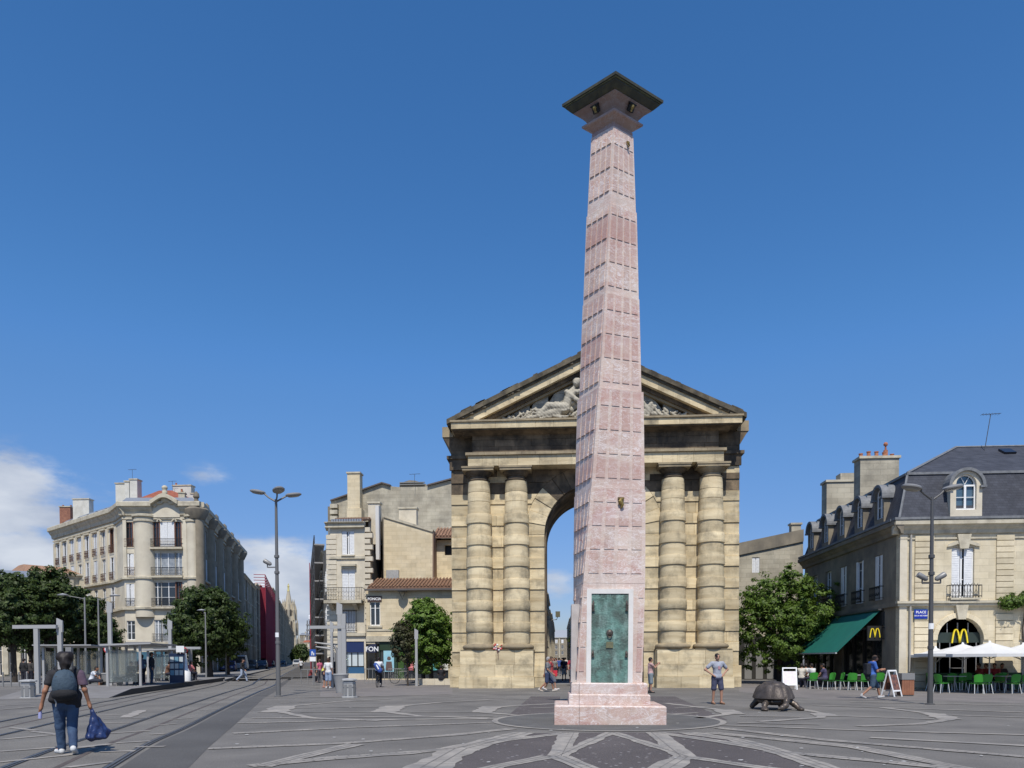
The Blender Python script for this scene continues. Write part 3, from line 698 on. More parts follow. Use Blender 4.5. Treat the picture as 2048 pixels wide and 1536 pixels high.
# side door frame that shows as a pale strip on the left
sT = Matrix.Rotation(-PI/2, 4, 'Z') @ TM((0, -.80, 0))
b = MB(); b.box(-.52, -.13, 1.01, -.40, .1, 2.95); b.box(.40, -.13, 1.01, .52, .1, 2.95); b.box(-.40, -.13, 2.83, .40, .1, 2.95); b.box(-.40, -.03, 1.01, .40, .1, 2.83)
b.build('side_niche_frame', mat('grey_marble', (.50, .46, .43), (.42, .38, .35), 4, .6), obl, T=sT)
# gilt reliefs on the front face
for (u, v, hh) in ((1250, 1010, .17), (1254, 283, .09)):
    zc = HZ(v, 18.7, 1240); sec = max(i for i in range(6) if ZS[i] <= zc); xx = (u-1110)/F*18.65-OC.x
    a = phi(zc); s = hs(sec, zc); tt = .1 if hh > .1 else .3
    px, py, pz = SP(sec, 0, tt, zc, .04); b = MB()
    b.box(-hh*.45, -.02, hh*.55, hh*.45, .03, hh*.8); b.tube([(0, 0, hh*.6), (-hh*.2, -.03, hh*.2), (hh*.15, -.03, -hh*.3), (0, 0, -hh*.8)], [hh*.2, hh*.32, hh*.28, hh*.1], 8); b.tube([(-hh*.25, 0, hh*.5), (-hh*.3, -.01, -hh*.3)], hh*.1, 6); b.tube([(hh*.28, 0, hh*.5), (hh*.25, -.01, -hh*.5)], hh*.09, 6)
    b.build('gilt_relief', GILT, obl, True, T=TM((px, py, pz)) @ Matrix.Rotation(a, 4, 'Z'))

# true heights: the surveyed rows above the door are re-levelled for the camera's slight downward tilt
def zmap(z):
    if z <= 3.4: return z
    w = min(1, (z-3.4)/2.0); return z*(1-w)+w*HZ(1318-(z-1.6)*77.5, 19.13, 1228)
for o in list(obl.children):
    if o.name.startswith('gilt'): continue
    if abs(o.location.z) > .01: o.location.z = zmap(o.location.z)
    else:
        me = o.data; co = np.zeros(len(me.vertices)*3, np.float32); me.vertices.foreach_get('co', co); co = co.reshape(-1, 3)
        if co[:, 2].max() > 3.4:
            co[:, 2] = [zmap(float(z)) for z in co[:, 2]]; me.vertices.foreach_set('co', co.ravel()); me.update()
obl.rotation_euler = (0, rad(.55), 0)

# ------------------------------------------------------------------ triumphal arch
AC = AT(1188, 1318, 42.0); AC = Vector((AC.x, AC.y, 0)); AY = AC.y
arch = thing('stone_arch', 'large golden limestone city gate with banded columns and a carved pediment', 'arch', AC)
HWD, RA, ZC, RO = 7.98, 2.75, 8.55, 3.85
ZK = [2.0]+[3.1+1.195*k for k in range(7)]+[11.46, 12.18]
DEP = 5.2
# core
def archpts(r, zc, a0, a1, n): return [(r*math.cos(a0+(a1-a0)*i/n), zc+r*math.sin(a0+(a1-a0)*i/n)) for i in range(n+1)]
hole = archpts(RA+.002, ZC, PI, 0, 28)
outer = [(-HWD, 0), (-RA-.002, 0)]+hole+[(RA+.002, 0), (HWD, 0), (HWD, 14.1), (-HWD, 14.1)]
b = MB(); b.prism(outer, .07, DEP); 
core = b.build('core_wall', MORTAR, arch)
nst = 0
def stone(poly, y0, y1, m, par=arch, bev=.012, name='stone'):
    """one squared block: front face slightly chamfered so that its joint reads"""
    cx = sum(p[0] for p in poly)/len(poly); cz = sum(p[1] for p in poly)/len(poly); n = len(poly)
    def ins(p):
        dx, dz = cx-p[0], cz-p[1]; l = math.hypot(dx, dz); return (p[0]+dx/l*bev*1.4, p[1]+dz/l*bev*1.4)
    f = [ins(p) for p in poly]
    vs = [(a, y0, c) for a, c in f]+[(a, y0+bev, c) for a, c in poly]+[(a, y1, c) for a, c in poly]
    fs = [tuple(range(n))]+[(i, n+i, n+(i+1) % n, (i+1) % n) for i in range(n)]+[(n+i, 2*n+i, 2*n+(i+1) % n, n+(i+1) % n) for i in range(n)]
    b = MB(); b.add(vs, fs); b.build(name, m, par)
def runs(x0, x1, wmin, wmax, rng):
    xs = [x0]
    while x1-xs[-1] > wmax*1.25: xs.append(xs[-1]+rng.uniform(wmin, wmax))
    if x1-xs[-1] > wmax: xs.append((xs[-1]+x1)/2)
    xs.append(x1); return xs
R2 = random.Random(3)
def clipx(z):                                  # inner limit of wall stones at height z
    if z < ZC: return RA
    d = z-ZC
    return math.sqrt(max(RO*RO-d*d, 0)) if d < RO else 0
rows_ = []
for k in range(len(ZK)-1):
    z0, z1 = ZK[k], ZK[k+1]; zm = z0+(z1-z0)*.47
    rows_ += [(z0, zm, -.055, 'b'), (zm, z1, 0.0, 't')]
rows_ = [(0.0, 0.55, -.06, 'b'), (.555, 1.2, -.05, 't'), (1.2, 2.0, 0.0, 't')]+rows_
for (z0, z1, yo, ty) in rows_:
    for sgn in (-1, 1):
        za, zb = z0+.004, z1-.004
        i0, i1 = clipx(za), clipx(zb)
        if za > ZC:
            lim = min(i0, i1)
        else: lim = RA
        xs = runs(lim, HWD+(.14 if z1 < 1.3 else 0), 1.0, 1.75, R2)
        for j in range(len(xs)-1):
            a, c = xs[j]+.003, xs[j+1]-.003
            # behind the columns nothing shows: keep only pieces that do
            if j == 0 and za > ZC and i0 > .05:
                n = 4; poly = [(c, za), (c, zb)]+[(math.sqrt(max(RO*RO-(zb-(zb-za)*q/n-ZC)**2, 0))+.004, zb-(zb-za)*q/n) for q in range(n+1)]
                poly = [(x, z) for x, z in poly]
            else: poly = [(a, za), (c, za), (c, zb), (a, zb)]
            if sgn < 0: poly = [(-x, z) for x, z in poly][::-1]
            else: poly = poly if j or za <= ZC or i0 <= .05 else poly[::-1]
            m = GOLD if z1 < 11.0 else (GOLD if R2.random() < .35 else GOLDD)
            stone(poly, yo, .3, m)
# voussoirs
nv = 17
for i in range(nv):
    a0, a1 = PI*i/nv+.002, PI*(i+1)/nv-.002
    ro = RO-.004
    poly = [(RA*math.cos(a0), ZC+RA*math.sin(a0)), (ro*math.cos(a0), ZC+ro*math.sin(a0)), (ro*math.cos((a0+a1)/2), ZC+ro*math.sin((a0+a1)/2)), (ro*math.cos(a1), ZC+ro*math.sin(a1)), (RA*math.cos(a1), ZC+RA*math.sin(a1)), (RA*math.cos((a0+a1)/2), ZC+RA*math.sin((a0+a1)/2))]
    stone(poly, -.06 if i % 2 else -.02, .35, GOLD if (i < 4 or i > 12) else GOLDD, name='voussoir')
# dark intrados band inside the opening
b = MB(); pr = archpts(RA-.0, ZC, PI, 0, 28); pr2 = archpts(RA-.10, ZC, PI, 0, 28)
full = [(-RA, 0)]+pr+[(RA, 0)]; inn = [(-RA+.10, 0)]+pr2+[(RA-.10, 0)]
b.add([(x, .36, z) for x, z in full]+[(x, .36, z) for x, z in inn]+[(x, DEP-.3, z) for x, z in inn], [(i, i+1, len(full)+i+1, len(full)+i) for i in range(len(full)-1)]+[(len(full)+i, len(full)+i+1, 2*len(full)+i+1, 2*len(full)+i) for i in range(len(full)-1)])
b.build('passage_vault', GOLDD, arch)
# pedestals under the column pairs
CX = [-6.38, -4.31, 4.31, 6.38]
for sgn in (-1, 1):
    xa, xb = (3.36, 7.42)
    for (z0, z1, pr_) in ((-.02, .62, 1.14), (.62, 1.28, 1.08), (1.28, 2.08, 1.08)):
        xs = runs(xa-(.04 if z1 < .7 else 0), xb+(.06 if z1 < .7 else 0), .9, 1.5, R2)
        for j in range(len(xs)-1):
            poly = [(xs[j]+.003, z0+.003), (xs[j+1]-.003, z0+.003), (xs[j+1]-.003, z1-.003), (xs[j]+.003, z1-.003)]
            if sgn < 0: poly = [(-x, z) for x, z in poly][::-1]
            stone(poly, -pr_, -.06, GOLD, name='pedestal_stone')
BASEM = mat('worn_base_stone', (.36, .29, .18), (.25, .2, .13), 1.5, .85, .3, 12, dirt=(.12, .10, .07), dscale=1.3, damt=.6, dpos=.5, var=.1)
for cx in CX:
    colm = bpy.data.objects.new('column', None); C.objects.link(colm); colm.parent = arch; colm.location = (cx, -.30, 0)
    b = MB(); b.box(-1.0, -.80, 2.082, 1.0, .25, 2.12)
    pts = [(.74, 2.12), (.88, 2.14), (.96, 2.22), (.97, 2.28), (.93, 2.36), (.80, 2.41), (.76, 2.44)]
    b.lathe(pts, 32); b.build('column_base', BASEM, colm, True)
    zz = [2.44]+[ZK[k] for k in range(1, 9)]
    for k in range(len(zz)-1):
        z0, z1 = zz[k], zz[k+1]
        def rr(z):
            t = (z-2.4)/9.1; return .72-.10*t**1.6-.07*max(0, t-.8)
        zm = z0+(z1-z0)*.46
        if k == len(zz)-2: band = 0.0
        else: band = .055
        if k == 0:
            d = MB(); d.lathe([(rr(z0), z0), (rr(z0), z1-.006)], 32); d.build('drum', GOLD, colm, True); continue
        d = MB(); d.lathe([(rr(z0)+band-.02, z0+.004), (rr(z0)+band, z0+.03), (rr(zm)+band, zm-.03), (rr(zm)+band-.02, zm-.002)], 36); d.build('drum', GOLD, colm, True)
        d = MB(); d.lathe([(rr(zm), zm+.002), (rr(z1), z1-.05 if k == len(zz)-2 else z1-.002)], 36); d.build('drum', GOLD, colm, True)
    d = MB(); d.lathe([(.52, 11.42), (.60, 11.44), (.62, 11.49), (.57, 11.53), (.505, 11.55), (.50, 11.68), (.56, 11.70), (.56, 11.73), (.60, 11.76), (.74, 11.90), (.76, 11.94)], 32); d.build('capital', GOLDD if cx < 5 else BASEM, colm, True)
    d = MB(); d.box(-.86, -.72, 11.945, .86, .28, 12.07); d.box(-.90, -.76, 12.072, .90, .28, 12.17); d.build('abacus', BASEM, colm)
# entablature, stone by stone
for (z0, z1, y0, xe, m, wmin, wmax) in ((12.18, 12.74, -.98, 6.92, GOLD, .7, 1.25), (12.744, 12.90, -1.10, 7.05, BASEM, .7, 1.25)):
    xs = runs(-xe, xe, wmin, wmax, R2)
    for j in range(len(xs)-1):
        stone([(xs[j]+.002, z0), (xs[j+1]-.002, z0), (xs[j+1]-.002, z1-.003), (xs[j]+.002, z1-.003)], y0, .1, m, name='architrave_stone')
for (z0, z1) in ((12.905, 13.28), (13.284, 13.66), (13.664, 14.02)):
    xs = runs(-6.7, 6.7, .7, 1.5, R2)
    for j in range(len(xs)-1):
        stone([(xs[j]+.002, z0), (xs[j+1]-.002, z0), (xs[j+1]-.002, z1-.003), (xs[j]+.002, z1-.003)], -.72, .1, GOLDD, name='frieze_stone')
    for sgn in (-1, 1):
        stone([(a*1.0, c) for a, c in ([(6.72, z0), (HWD, z0), (HWD, z1), (6.72, z1)] if sgn > 0 else [(-HWD, z0), (-6.72, z0), (-6.72, z1), (-HWD, z1)])], -.02, .2, GOLDD, name='frieze_stone')
b = MB()
for (a0, z0, a1, z1) in ((8.02, 12.2, 8.06, 12.86), (8.16, 12.86, 8.18, 13.02)):
    b.box(-a1, .0 if z0 < 12.8 else -.12, z0, -6.93, DEP, z1) if z0 > 99 else None
for sg_ in (-1, 1):
    b = MB(); xa_, xb_ = sorted((sg_*8.06, sg_*6.93)); xc_, xd_ = sorted((sg_*8.2, sg_*7.06))
    b.box(xa_, -.10, 12.2, xb_, .06, 12.8); b.box(xc_, -.2, 12.804, xd_, DEP+.1, 12.98); b.build('side_moulding', GOLDD, arch)
# main cornice: bed mouldings, soffit slab, pale fascia stones
b = MB()
b.prism([(-.75, 13.90), (-1.05, 14.03), (.6, 14.03), (.6, 13.90)], -7.25, 7.25, 'x')
b.box(-7.72, -1.36, 14.035, 7.72, .5, 14.09)
b.hexa([(-8.0, .0, 13.35), (8.0, .0, 13.35), (8.0, DEP, 13.35), (-8.0, DEP, 13.35)], [(-8.42, -.02, 14.05), (8.42, -.02, 14.05), (8.42, DEP+.4, 14.05), (-8.42, DEP+.4, 14.05)])
b.build('cornice_bed', GOLDD, arch)
b = MB(); b.box(-8.46, -.06, 14.055, -7.83, DEP+.45, 14.62); b.box(7.83, -.06, 14.055, 8.46, DEP+.45, 14.62); b.box(-7.82, .1, 14.1, 7.82, DEP+.45, 14.60); b.build('side_cornice', BASEM, arch)
xs = runs(-7.78, 7.78, .8, 1.4, R2)
for j in range(len(xs)-1): stone([(xs[j]+.002, 14.09), (xs[j+1]-.002, 14.09), (xs[j+1]-.002, 14.44), (xs[j]+.002, 14.44)], -1.42, .05, GOLD, name='cornice_stone')
b = MB(); b.box(-7.84, -1.50, 14.443, 7.84, .05, 14.54); b.build('cornice_fillet', BASEM, arch)
# raking cornices
APX = 18.42; EVZ = 14.66; XE = 8.04; slope = (APX-EVZ)/XE
def rake(za, zb, y0, y1, m, name, xcut=0.0, split=0):
    for sgn in (-1, 1):
        n = split or 1
        for q in range(n):
            x0 = XE-xcut-(XE-xcut)*q/n; x1 = XE-xcut-(XE-xcut)*(q+1)/n
            zf = lambda x, o: APX-slope*x-o
            g0 = .003 if q else 0
            poly = [(sgn*(x0-g0), zf(x0-g0, zb)), (sgn*x1, zf(x1, zb)), (sgn*x1, zf(x1, za)), (sgn*(x0-g0), zf(x0-g0, za))]
            if sgn > 0: poly = poly[::-1]
            b = MB(); b.prism(poly, y0, y1); b.build(name, m, arch)
rake(0, .26, -1.30, DEP+.4, LICHEN, 'crown_stone', 0, 8)
rake(.262, .38, -1.2, .4, LICHEN, 'crown_moulding', .05)
rake(.384, .80, -1.10, .4, GOLD, 'raking_stone', .42, 9)
rake(.804, 1.02, -.80, .4, GOLDD, 'raking_bed', 1.15)
rake(1.024, 1.16, -.65, .4, BASEM, 'raking_moulding', 1.7)
# ragged stones and tufts along the crown
R3 = random.Random(11)
for i in range(26):
    x = R3.uniform(-7.6, 7.6); z = APX-slope*abs(x)
    b = MB(); w = R3.uniform(.15, .4); h = R3.uniform(.03, .1); b.prism([(x-w, z-slope*w*(1 if x > 0 else -1)*-1-.06 if False else z-.25), (x+w, z-.25), (x+w*.7, z+h-(slope*w*.7 if x > 0 else -slope*w*.7)), (x-w*.7, z+h+(slope*w*.7 if x > 0 else -slope*w*.7))], -1.25, -.8); b.build('crown_tuft', LICHEN, arch)
# tympanum
yt = -.42
rows_t = [14.545, 15.1, 15.65, 16.2, 16.75, 17.3]
for i in range(len(rows_t)-1):
    z0, z1 = rows_t[i], rows_t[i+1]; xm0 = (APX-1.2-z0)/slope; xm1 = max((APX-1.2-z1)/slope, .02)
    xs = runs(-xm0, xm0, .8, 1.5, R2)
    for j in range(len(xs)-1):
        a, c = xs[j]+.003, xs[j+1]-.003
        poly = [(a, z0+.003), (c, z0+.003), (c if c < xm1 else max(xm1, a+.02) if c > 0 and c > xm1 else c, z1-.003), (a if a > -xm1 else min(-xm1, c-.02), z1-.003)]
        stone(poly, yt, .1, GREYST if abs((a+c)/2) < 5.0 else BASEM, name='tympanum_stone')
b = MB(); b.prism([(-XE+.1, 14.3), (XE-.1, 14.3), (0, APX-.1)], .12, DEP); b.build('gable_core', MORTAR, arch)
# carved relief: a reclining figure among drapery and sheaves, heaped trophies on both sides
def relief_side(s):
    P = []
    r = random.Random(5+s)
    for i in range(90):                       # drapery and trophies heaped up towards the middle
        t = r.random(); x = 5.0-4.6*t; top = .25+1.15*t**1.15
        zz = 14.6+r.random()*top; rr = r.uniform(.10, .24)*(.65+.6*t)
        rr *= .62; P.append(('e', (s*x, yt-.16-.22*t*r.random(), zz), (rr*r.uniform(1, 2.2), rr*1.3, rr*r.uniform(.5, 1.1)), (r.uniform(-1.2, 1.2), 'Y')))
    for i in range(9):
        x = 4.6-3.4*i/8; P.append(('c', (s*x, yt-.2, 14.62), (s*(x-.5), yt-.28, 14.95+.6*i/8), .09, .05))
    return P
def recliner(s):
    T_ = lambda x, z, y=0: (s*x, yt-.35+y, z)
    return [('c', T_(1.55, 15.35), T_(1.32, 15.95), .25, .28), ('c', T_(1.32, 15.98), T_(1.2, 16.25), .26, .13), ('e', T_(.98, 16.62, -.05), (.19, .19, .23)), ('c', T_(1.15, 16.3), T_(1.02, 16.5), .1, .1),
            ('c', T_(1.5, 16.1, -.1), T_(1.0, 15.65, -.28), .15, .11), ('c', T_(1.0, 15.65, -.28), T_(.55, 15.35, -.3), .11, .09), ('c', T_(1.05, 16.12), T_(.55, 16.2, -.1), .14, .1), ('c', T_(.55, 16.2, -.1), T_(.25, 16.6, -.1), .1, .07),
            ('c', T_(1.6, 15.3, -.05), T_(2.5, 15.35, -.2), .27, .2), ('c', T_(2.5, 15.35, -.2), T_(3.1, 14.85, -.15), .19, .12), ('c', T_(1.6, 15.2), T_(2.4, 14.95, -.15), .26, .2), ('c', T_(2.4, 14.95, -.15), T_(3.6, 14.75, -.1), .2, .12),
            ('e', T_(.96, 16.72, 0), (.24, .16, .2))]+[('c', T_(*(lambda x, z: (x, z))(random.uniform(1.4, 3.3), random.uniform(14.8, 15.4)), -.2), T_(*(lambda x, z: (x, z))(random.uniform(1.4, 3.5), random.uniform(14.65, 15.2)), -.25), random.uniform(.04, .09), random.uniform(.03, .07)) for i in range(20)]
for s in (-1, 1):
    me = sdf_mesh('relief_drapery', relief_side(s), .035, RELIEF, .03, noise=.02, clips=[((0, yt+.02, 0), (0, 1, 0))]); ob('relief_drapery', me, arch)
    me = sdf_mesh('relief_figure', recliner(s), .03, RELIEF, .05, noise=.012, clips=[((0, yt+.02, 0), (0, 1, 0))]); ob('relief_figure', me, arch)
me = sdf_mesh('relief_shield', [('e', (0, yt-.1, 15.7), (.55, .22, .75)), ('e', (0, yt-.15, 16.6), (.3, .2, .3)), ('c', (-.5, yt-.1, 14.7), (.5, yt-.1, 14.7), .25, .25)], .05, RELIEF, .1); ob('relief_shield', me, arch)
# flower bouquet wedged between the left column bases
bq = thing('flower_bouquet', 'small bunch of red and white flowers laid between the left column bases', 'flowers', AC+Vector((-5.32, -1.0, 2.1)))
for i in range(16):
    b = MB(); r = random.uniform(.04, .075); x, z = random.uniform(-.22, .22), random.uniform(0, .32)
    b.lathe([(0, -r), (r*.8, -r*.5), (r, 0), (r*.7, r*.6), (0, r*.8)], 7, (0, 0)); b.build('flower', simple('red_petal', (.5, .06, .06)) if i % 2 else simple('white_petal', (.75, .72, .7)), bq, T=TM((x, random.uniform(-.12, .0), z)))
b = MB(); b.tube([(0, 0, .1), (0, -.1, -.15)], [.1, .03], 7); b.tube([(.02, -.1, -.1), (.03, -.12, -.5)], [.02, .015], 5); b.build('wrapping', simple('dark_ribbon', (.1, .04, .05)), bq)
# ------------------------------------------------------------------ buildings
WC = {}
def window(parent, T, w, h, kind='dark', rail=None, arch=0.0, name='window'):
    """casement set in a wall opening; local x along the wall, -y outwards, origin bottom centre. Sub-part: pane"""
    key = (round(w, 2), round(h, 2), kind, arch)
    if key not in WC:
        f = MB(); fw = min(.07, w*.09); hw = w/2; y0, y1 = .13, .19
        f.box(-hw, y0, 0, -hw+fw, y1, h); f.box(hw-fw, y0, 0, hw, y1, h); f.box(-hw+fw, y0, 0, hw-fw, y1, fw); f.box(-hw+fw, y0, h-fw, hw-fw, y1, h)
        f.box(-fw*.6, y0-.01, fw, fw*.6, y1, h-fw)
        if kind not in ('shut',):
            for q in ((.72,) if h < 2.2 else (.36, .78)): f.box(-hw+fw, y0+.01, h*q, -fw*.6, y1-.01, h*q+.035); f.box(fw*.6, y0+.01, h*q, hw-fw, y1-.01, h*q+.035)
        fm = WHITEP if kind != 'brown' else simple('brown_window_paint', (.10, .045, .03), .6)
        p = MB(); p.box(-hw, .2, 0, hw, .215, h)
        pm = GLASSM if kind == 'pale' else GLASS
        s = None
        if kind in ('shut', 'half', 'open', 'brown'):
            s = MB(); yy0, yy1 = .05, .09
            if kind in ('shut', 'half'):
                g = .02 if kind == 'shut' else w*.10
                for a, c in ((-hw+.01, -g), (g, hw-.01)):
                    s.box(a, yy0, .02, c, yy1, h-.02)
                    n = int(h/.12)
                    for q in range(n): s.box(a+.05, yy0-.012, .08+q*(h-.16)/n, c-.05, yy0, .08+q*(h-.16)/n+.07)
            else:
                for a, c in ((-hw+.005, -hw+w*.16), (hw-w*.16, hw-.005)): s.box(a, .0, .02, c, .12, h-.02)
            s = s.mesh('shutter', SHUT if kind != 'brown' else simple('brown_shutter', (.16, .075, .05), .7))
        WC[key] = (f.mesh('window', fm), p.mesh('pane', pm), s)
    fm, pm, sm_ = WC[key]
    o = ob(name, fm, parent, T); ob('pane', pm, o)
    if sm_: ob('shutter', sm_, o)
    return o
RC_ = {}
def railing(parent, T, w, h=.95, m=None, d=.22, name='railing'):
    m = m or IRON; key = (round(w, 2), h, m.name, d)
    if key not in RC_:
        b = MB(); hw = w/2
        b.box(-hw, -d-.02, h-.04, hw, -d+.02, h); b.box(-hw, -d-.015, .06, hw, -d+.015, .09)
        for s in (-hw, hw): b.box(s-.015, -d, h-.04, s+.015, 0, h); b.box(s-.015, -d, .06, s+.015, 0, .09)
        n = max(3, int(w/.13))
        for i in range(n+1):
            x = -hw+w*i/n; b.box(x-.011, -d-.011, .0, x+.011, -d+.011, h)
        for i in range(n//2):
            x = -hw+w*(i+.5)*2/n
            b.tube([(x-.09, -d, .2), (x, -d, .42), (x+.09, -d, .2)], .012, 4); b.tube([(x-.09, -d, .7), (x, -d, .5), (x+.09, -d, .7)], .012, 4)
        RC_[key] = b.mesh(name, m)
    return ob(name, RC_[key], parent, T)
def rect(x, z, w, h): return [(x-w/2, z), (x+w/2, z), (x+w/2, z+h), (x-w/2, z+h)]
def archrect(x, z, w, h, n=12):
    r = w/2; zc = z+h-r; return [(x-r, z), (x+r, z)]+[(x+r*math.cos(PI*i/n), zc+r*math.sin(PI*i/n)) for i in range(n+1)]
def facade(root, T, Wd, Z0, Z1, wins, m, th=.24, name='wall', outer=None):
    """wins: (x, z, w, h, kind, rail) ; rail None/'iron'/'rust'"""
    b = MB(); b.gridwall(0, Wd, Z0, Z1, [(x, z, w, h) for (x, z, w, h, k, r) in wins], 0, th)
    o = b.build(name, m, root, T=T)
    for (x, z, w, h, k, r) in wins:
        if k is None: continue
        window(root, T @ TM((x, 0, z)), w, h, k)
        if r: railing(root, T @ TM((x, 0, z-.02)), w+.12, .95, RUST if r == 'rust' else IRON, .16)
    return o
def band(root, T, x0, x1, z0, z1, out, m, name='string_course', y1=.02):
    b = MB(); b.box(x0, -out, z0, x1, y1, z1); return b.build(name, m, root, T=T)
def cornice(root, T, x0, x1, z0, z1, out, m, name='cornice'):
    b = MB(); h = z1-z0
    b.prism([(.02, z0), (-out*.25, z0+.05*h), (-out*.35, z0+.3*h), (-out*.6, z0+.45*h), (-out*.75, z0+.6*h), (-out, z0+.66*h), (-out, z0+.95*h), (-out*.9, z1), (.02, z1)], x0, x1, 'x')
    return b.build(name, m, root, T=T)
def chimney(root, T, w, d, h, m, pots=0, name='chimney', cap=True):
    b = MB(); b.box(-w/2, -d/2, -1.5, w/2, d/2, h)
    o = b.build(name, m, root, T=T)
    if cap:
        c = MB(); c.box(-w/2-.08, -d/2-.08, h+.002, w/2+.08, d/2+.08, h+.14); c.build('chimney_cap', TRIM, o)
    for i in range(pots):
        x = -w/2+.2+(w-.4)*i/max(1, pots-1); hh = random.uniform(.18, .38)
        c = MB(); c.lathe([(.12, 0), (.10, hh*.8), (.125, hh*.85), (.125, hh), (.08, hh)], 10); c.build('chimney_pot', TERRA, o, True, T=TM((x, 0, h+(.142 if cap else 0))))
    return o
def antenna(loc, h=1.4, label='', tilt=.1):
    t = thing('roof_antenna', label, 'antenna', loc, 0, 'television aerials on the roofs')
    b = MB(); b.tube([(0, 0, -.3), (tilt*h, 0, h)], .02, 5); b.build('mast', DGREY, t)
    b = MB(); b.tube([(tilt*h-.5, 0, h-.02), (tilt*h+.5, 0, h+.04)], .014, 4)
    for i in range(7):
        x = tilt*h-.45+.15*i; b.tube([(x, -.18, h), (x, .18, h)], .009, 4)
    b.build('aerial_rods', DGREY, t)
    return t

# ---- mansard corner building with the restaurant (right)
BC = AT(1797, 1318, 37.0); BC = Vector((BC.x, BC.y, 0))
rb = thing('corner_building', 'cream corner building with slate mansard roof and round dormers, beside the cafe terrace', 'building', BC)
FT = Matrix.Identity(4)
ST = Matrix.Rotation(-PI/2, 4, 'Z')          # side facade: local x runs back-to-front, so mirror
LS = 14.0; ST = TM((0, LS, 0)) @ Matrix.Rotation(-PI/2, 4, 'Z')   # x: 0 at the far end -> LS at the corner, -y = outwards (-X)
WF = 16.0; ZC1, ZEV = 7.62, 8.28
doorA = archrect(2.92, 0.0, 2.2, 3.55)[::-1]
archB = archrect(7.05, 0.0, 2.2, 3.55)[::-1]; archC = archrect(11.2, 0, 2.2, 3.55)[::-1]
b = MB(); b.wall([(0, 0), (WF, 0), (WF, ZC1), (0, ZC1)], [doorA, archB, archC]+[rect(x, 4.52, 1.08, 2.45)[::-1] for x in (3.02, 7.1, 11.2)], 0, .35); b.build('front_wall', CREAM, rb)
for x, k in ((3.02, 'half'), (7.1, 'half'), (11.2, 'shut')):
    window(rb, TM((x, .05, 4.52)), 1.08, 2.45, k); railing(rb, TM((x, 0, 4.5)), 1.5, .62, IRON, .3)
    b = MB(); b.prism([(x-.78, 7.0), (x-.70, 7.14), (x-.35, 7.28), (x+.35, 7.28), (x+.70, 7.14), (x+.78, 7.0), (x+.6, 7.02), (x+.3, 7.12), (x-.3, 7.12), (x-.6, 7.02)][::-1], -.10, .01); b.build('window_hood', TRIM, rb)
    b = MB(); b.prism([(x-.2, 6.9), (x+.2, 6.9), (x+.33, 7.6), (x-.33, 7.6)], -.14, .01); b.build('keystone', TRIM, rb)
    b = MB(); b.box(x-.7, -.3, 4.40, x+.7, .0, 4.498); b.build('balcony_slab', TRIM, rb)
for xc in (2.92, 7.05, 11.2):                 # arches: moulded archivolt, stones, keystone
    for i in range(15):
        a0, a1 = PI*i/15, PI*(i+1)/15; r0, r1 = 1.1, 1.34
        stone([(xc+r0*math.cos(a0), 2.45+r0*math.sin(a0)), (xc+r1*math.cos(a0), 2.45+r1*math.sin(a0)), (xc+r1*math.cos(a1), 2.45+r1*math.sin(a1)), (xc+r0*math.cos(a1), 2.45+r0*math.sin(a1))], -.09, .02, RSTONE, rb, .01, 'arch_stone')
    b = MB(); b.prism([(xc-.18, 3.45), (xc+.18, 3.45), (xc+.3, 4.15), (xc-.3, 4.15)], -.2, .01); b.build('keystone', TRIM, rb)
    b = MB(); b.box(xc-1.1, .30, 0, xc+1.1, .33, 3.6); b.build('shop_glass', GLASS, rb)
    b = MB()
    b.box(xc-1.09, .22, 2.32, xc+1.09, .29, 2.82)
    b.build('fascia_panel', simple('dark_green_fascia', (.028, .04, .033), .4), rb)
    b = MB()
    for x in (-.85, -.35, .35, .42, .9): b.box(xc+x-.02, .22, 0.02, xc+x+.02, .27, 2.318)
    for x in (-.5, 0, .5): b.box(xc+x-.02, .22, 2.822, xc+x+.02, .27, 3.3)
    for z in (.05, 1.05): b.box(xc-.33, .225, z, xc+.34, .265, z+.03)
    b.build('door_bars', GREYM, rb)
for x0, x1 in ((.72, 1.62), (4.58, 5.42), (8.7, 9.5)):   # rusticated pilasters, block by block
    zz = .1; i = 0
    while zz < ZC1-.1:
        h = .285 if zz > 4.4 else .33
        if 4.05 < zz+h and zz < 4.42:
            zz = 4.44; continue
        z1 = min(zz+h, ZC1-.02)
        stone([(x0, zz), (x1, zz), (x1, z1-.03), (x0, z1-.03)], -.075, .02, RSTONE, rb, .012, 'rusticated_stone'); zz += h
b = MB(); b.box(0.0, -.05, 0, .35, .01, ZC1); b.build('corner_strip', PLAINST, rb)
b = MB(); b.box(-.05, -.05, .0, WF, -.001, .55) if False else None
b = MB(); b.tube([(.5, -.1, 0.9), (.5, -.1, 7.6)], .05, 8); b.build('downpipe', simple('pale_pipe', (.36, .34, .30), .6), rb)
b = MB(); b.box(-.12, -.16, 4.12, WF, .01, 4.24); b.box(-.18, -.24, 4.244, WF, .01, 4.36); b.build('string_course', TRIM, rb)
cornice(rb, FT, -.38, WF, ZC1, ZEV, .42, TRIM)
b = MB(); b.box(-.05, -.06, 7.38, WF, .01, 7.46); b.build('string_moulding', TRIM, rb)
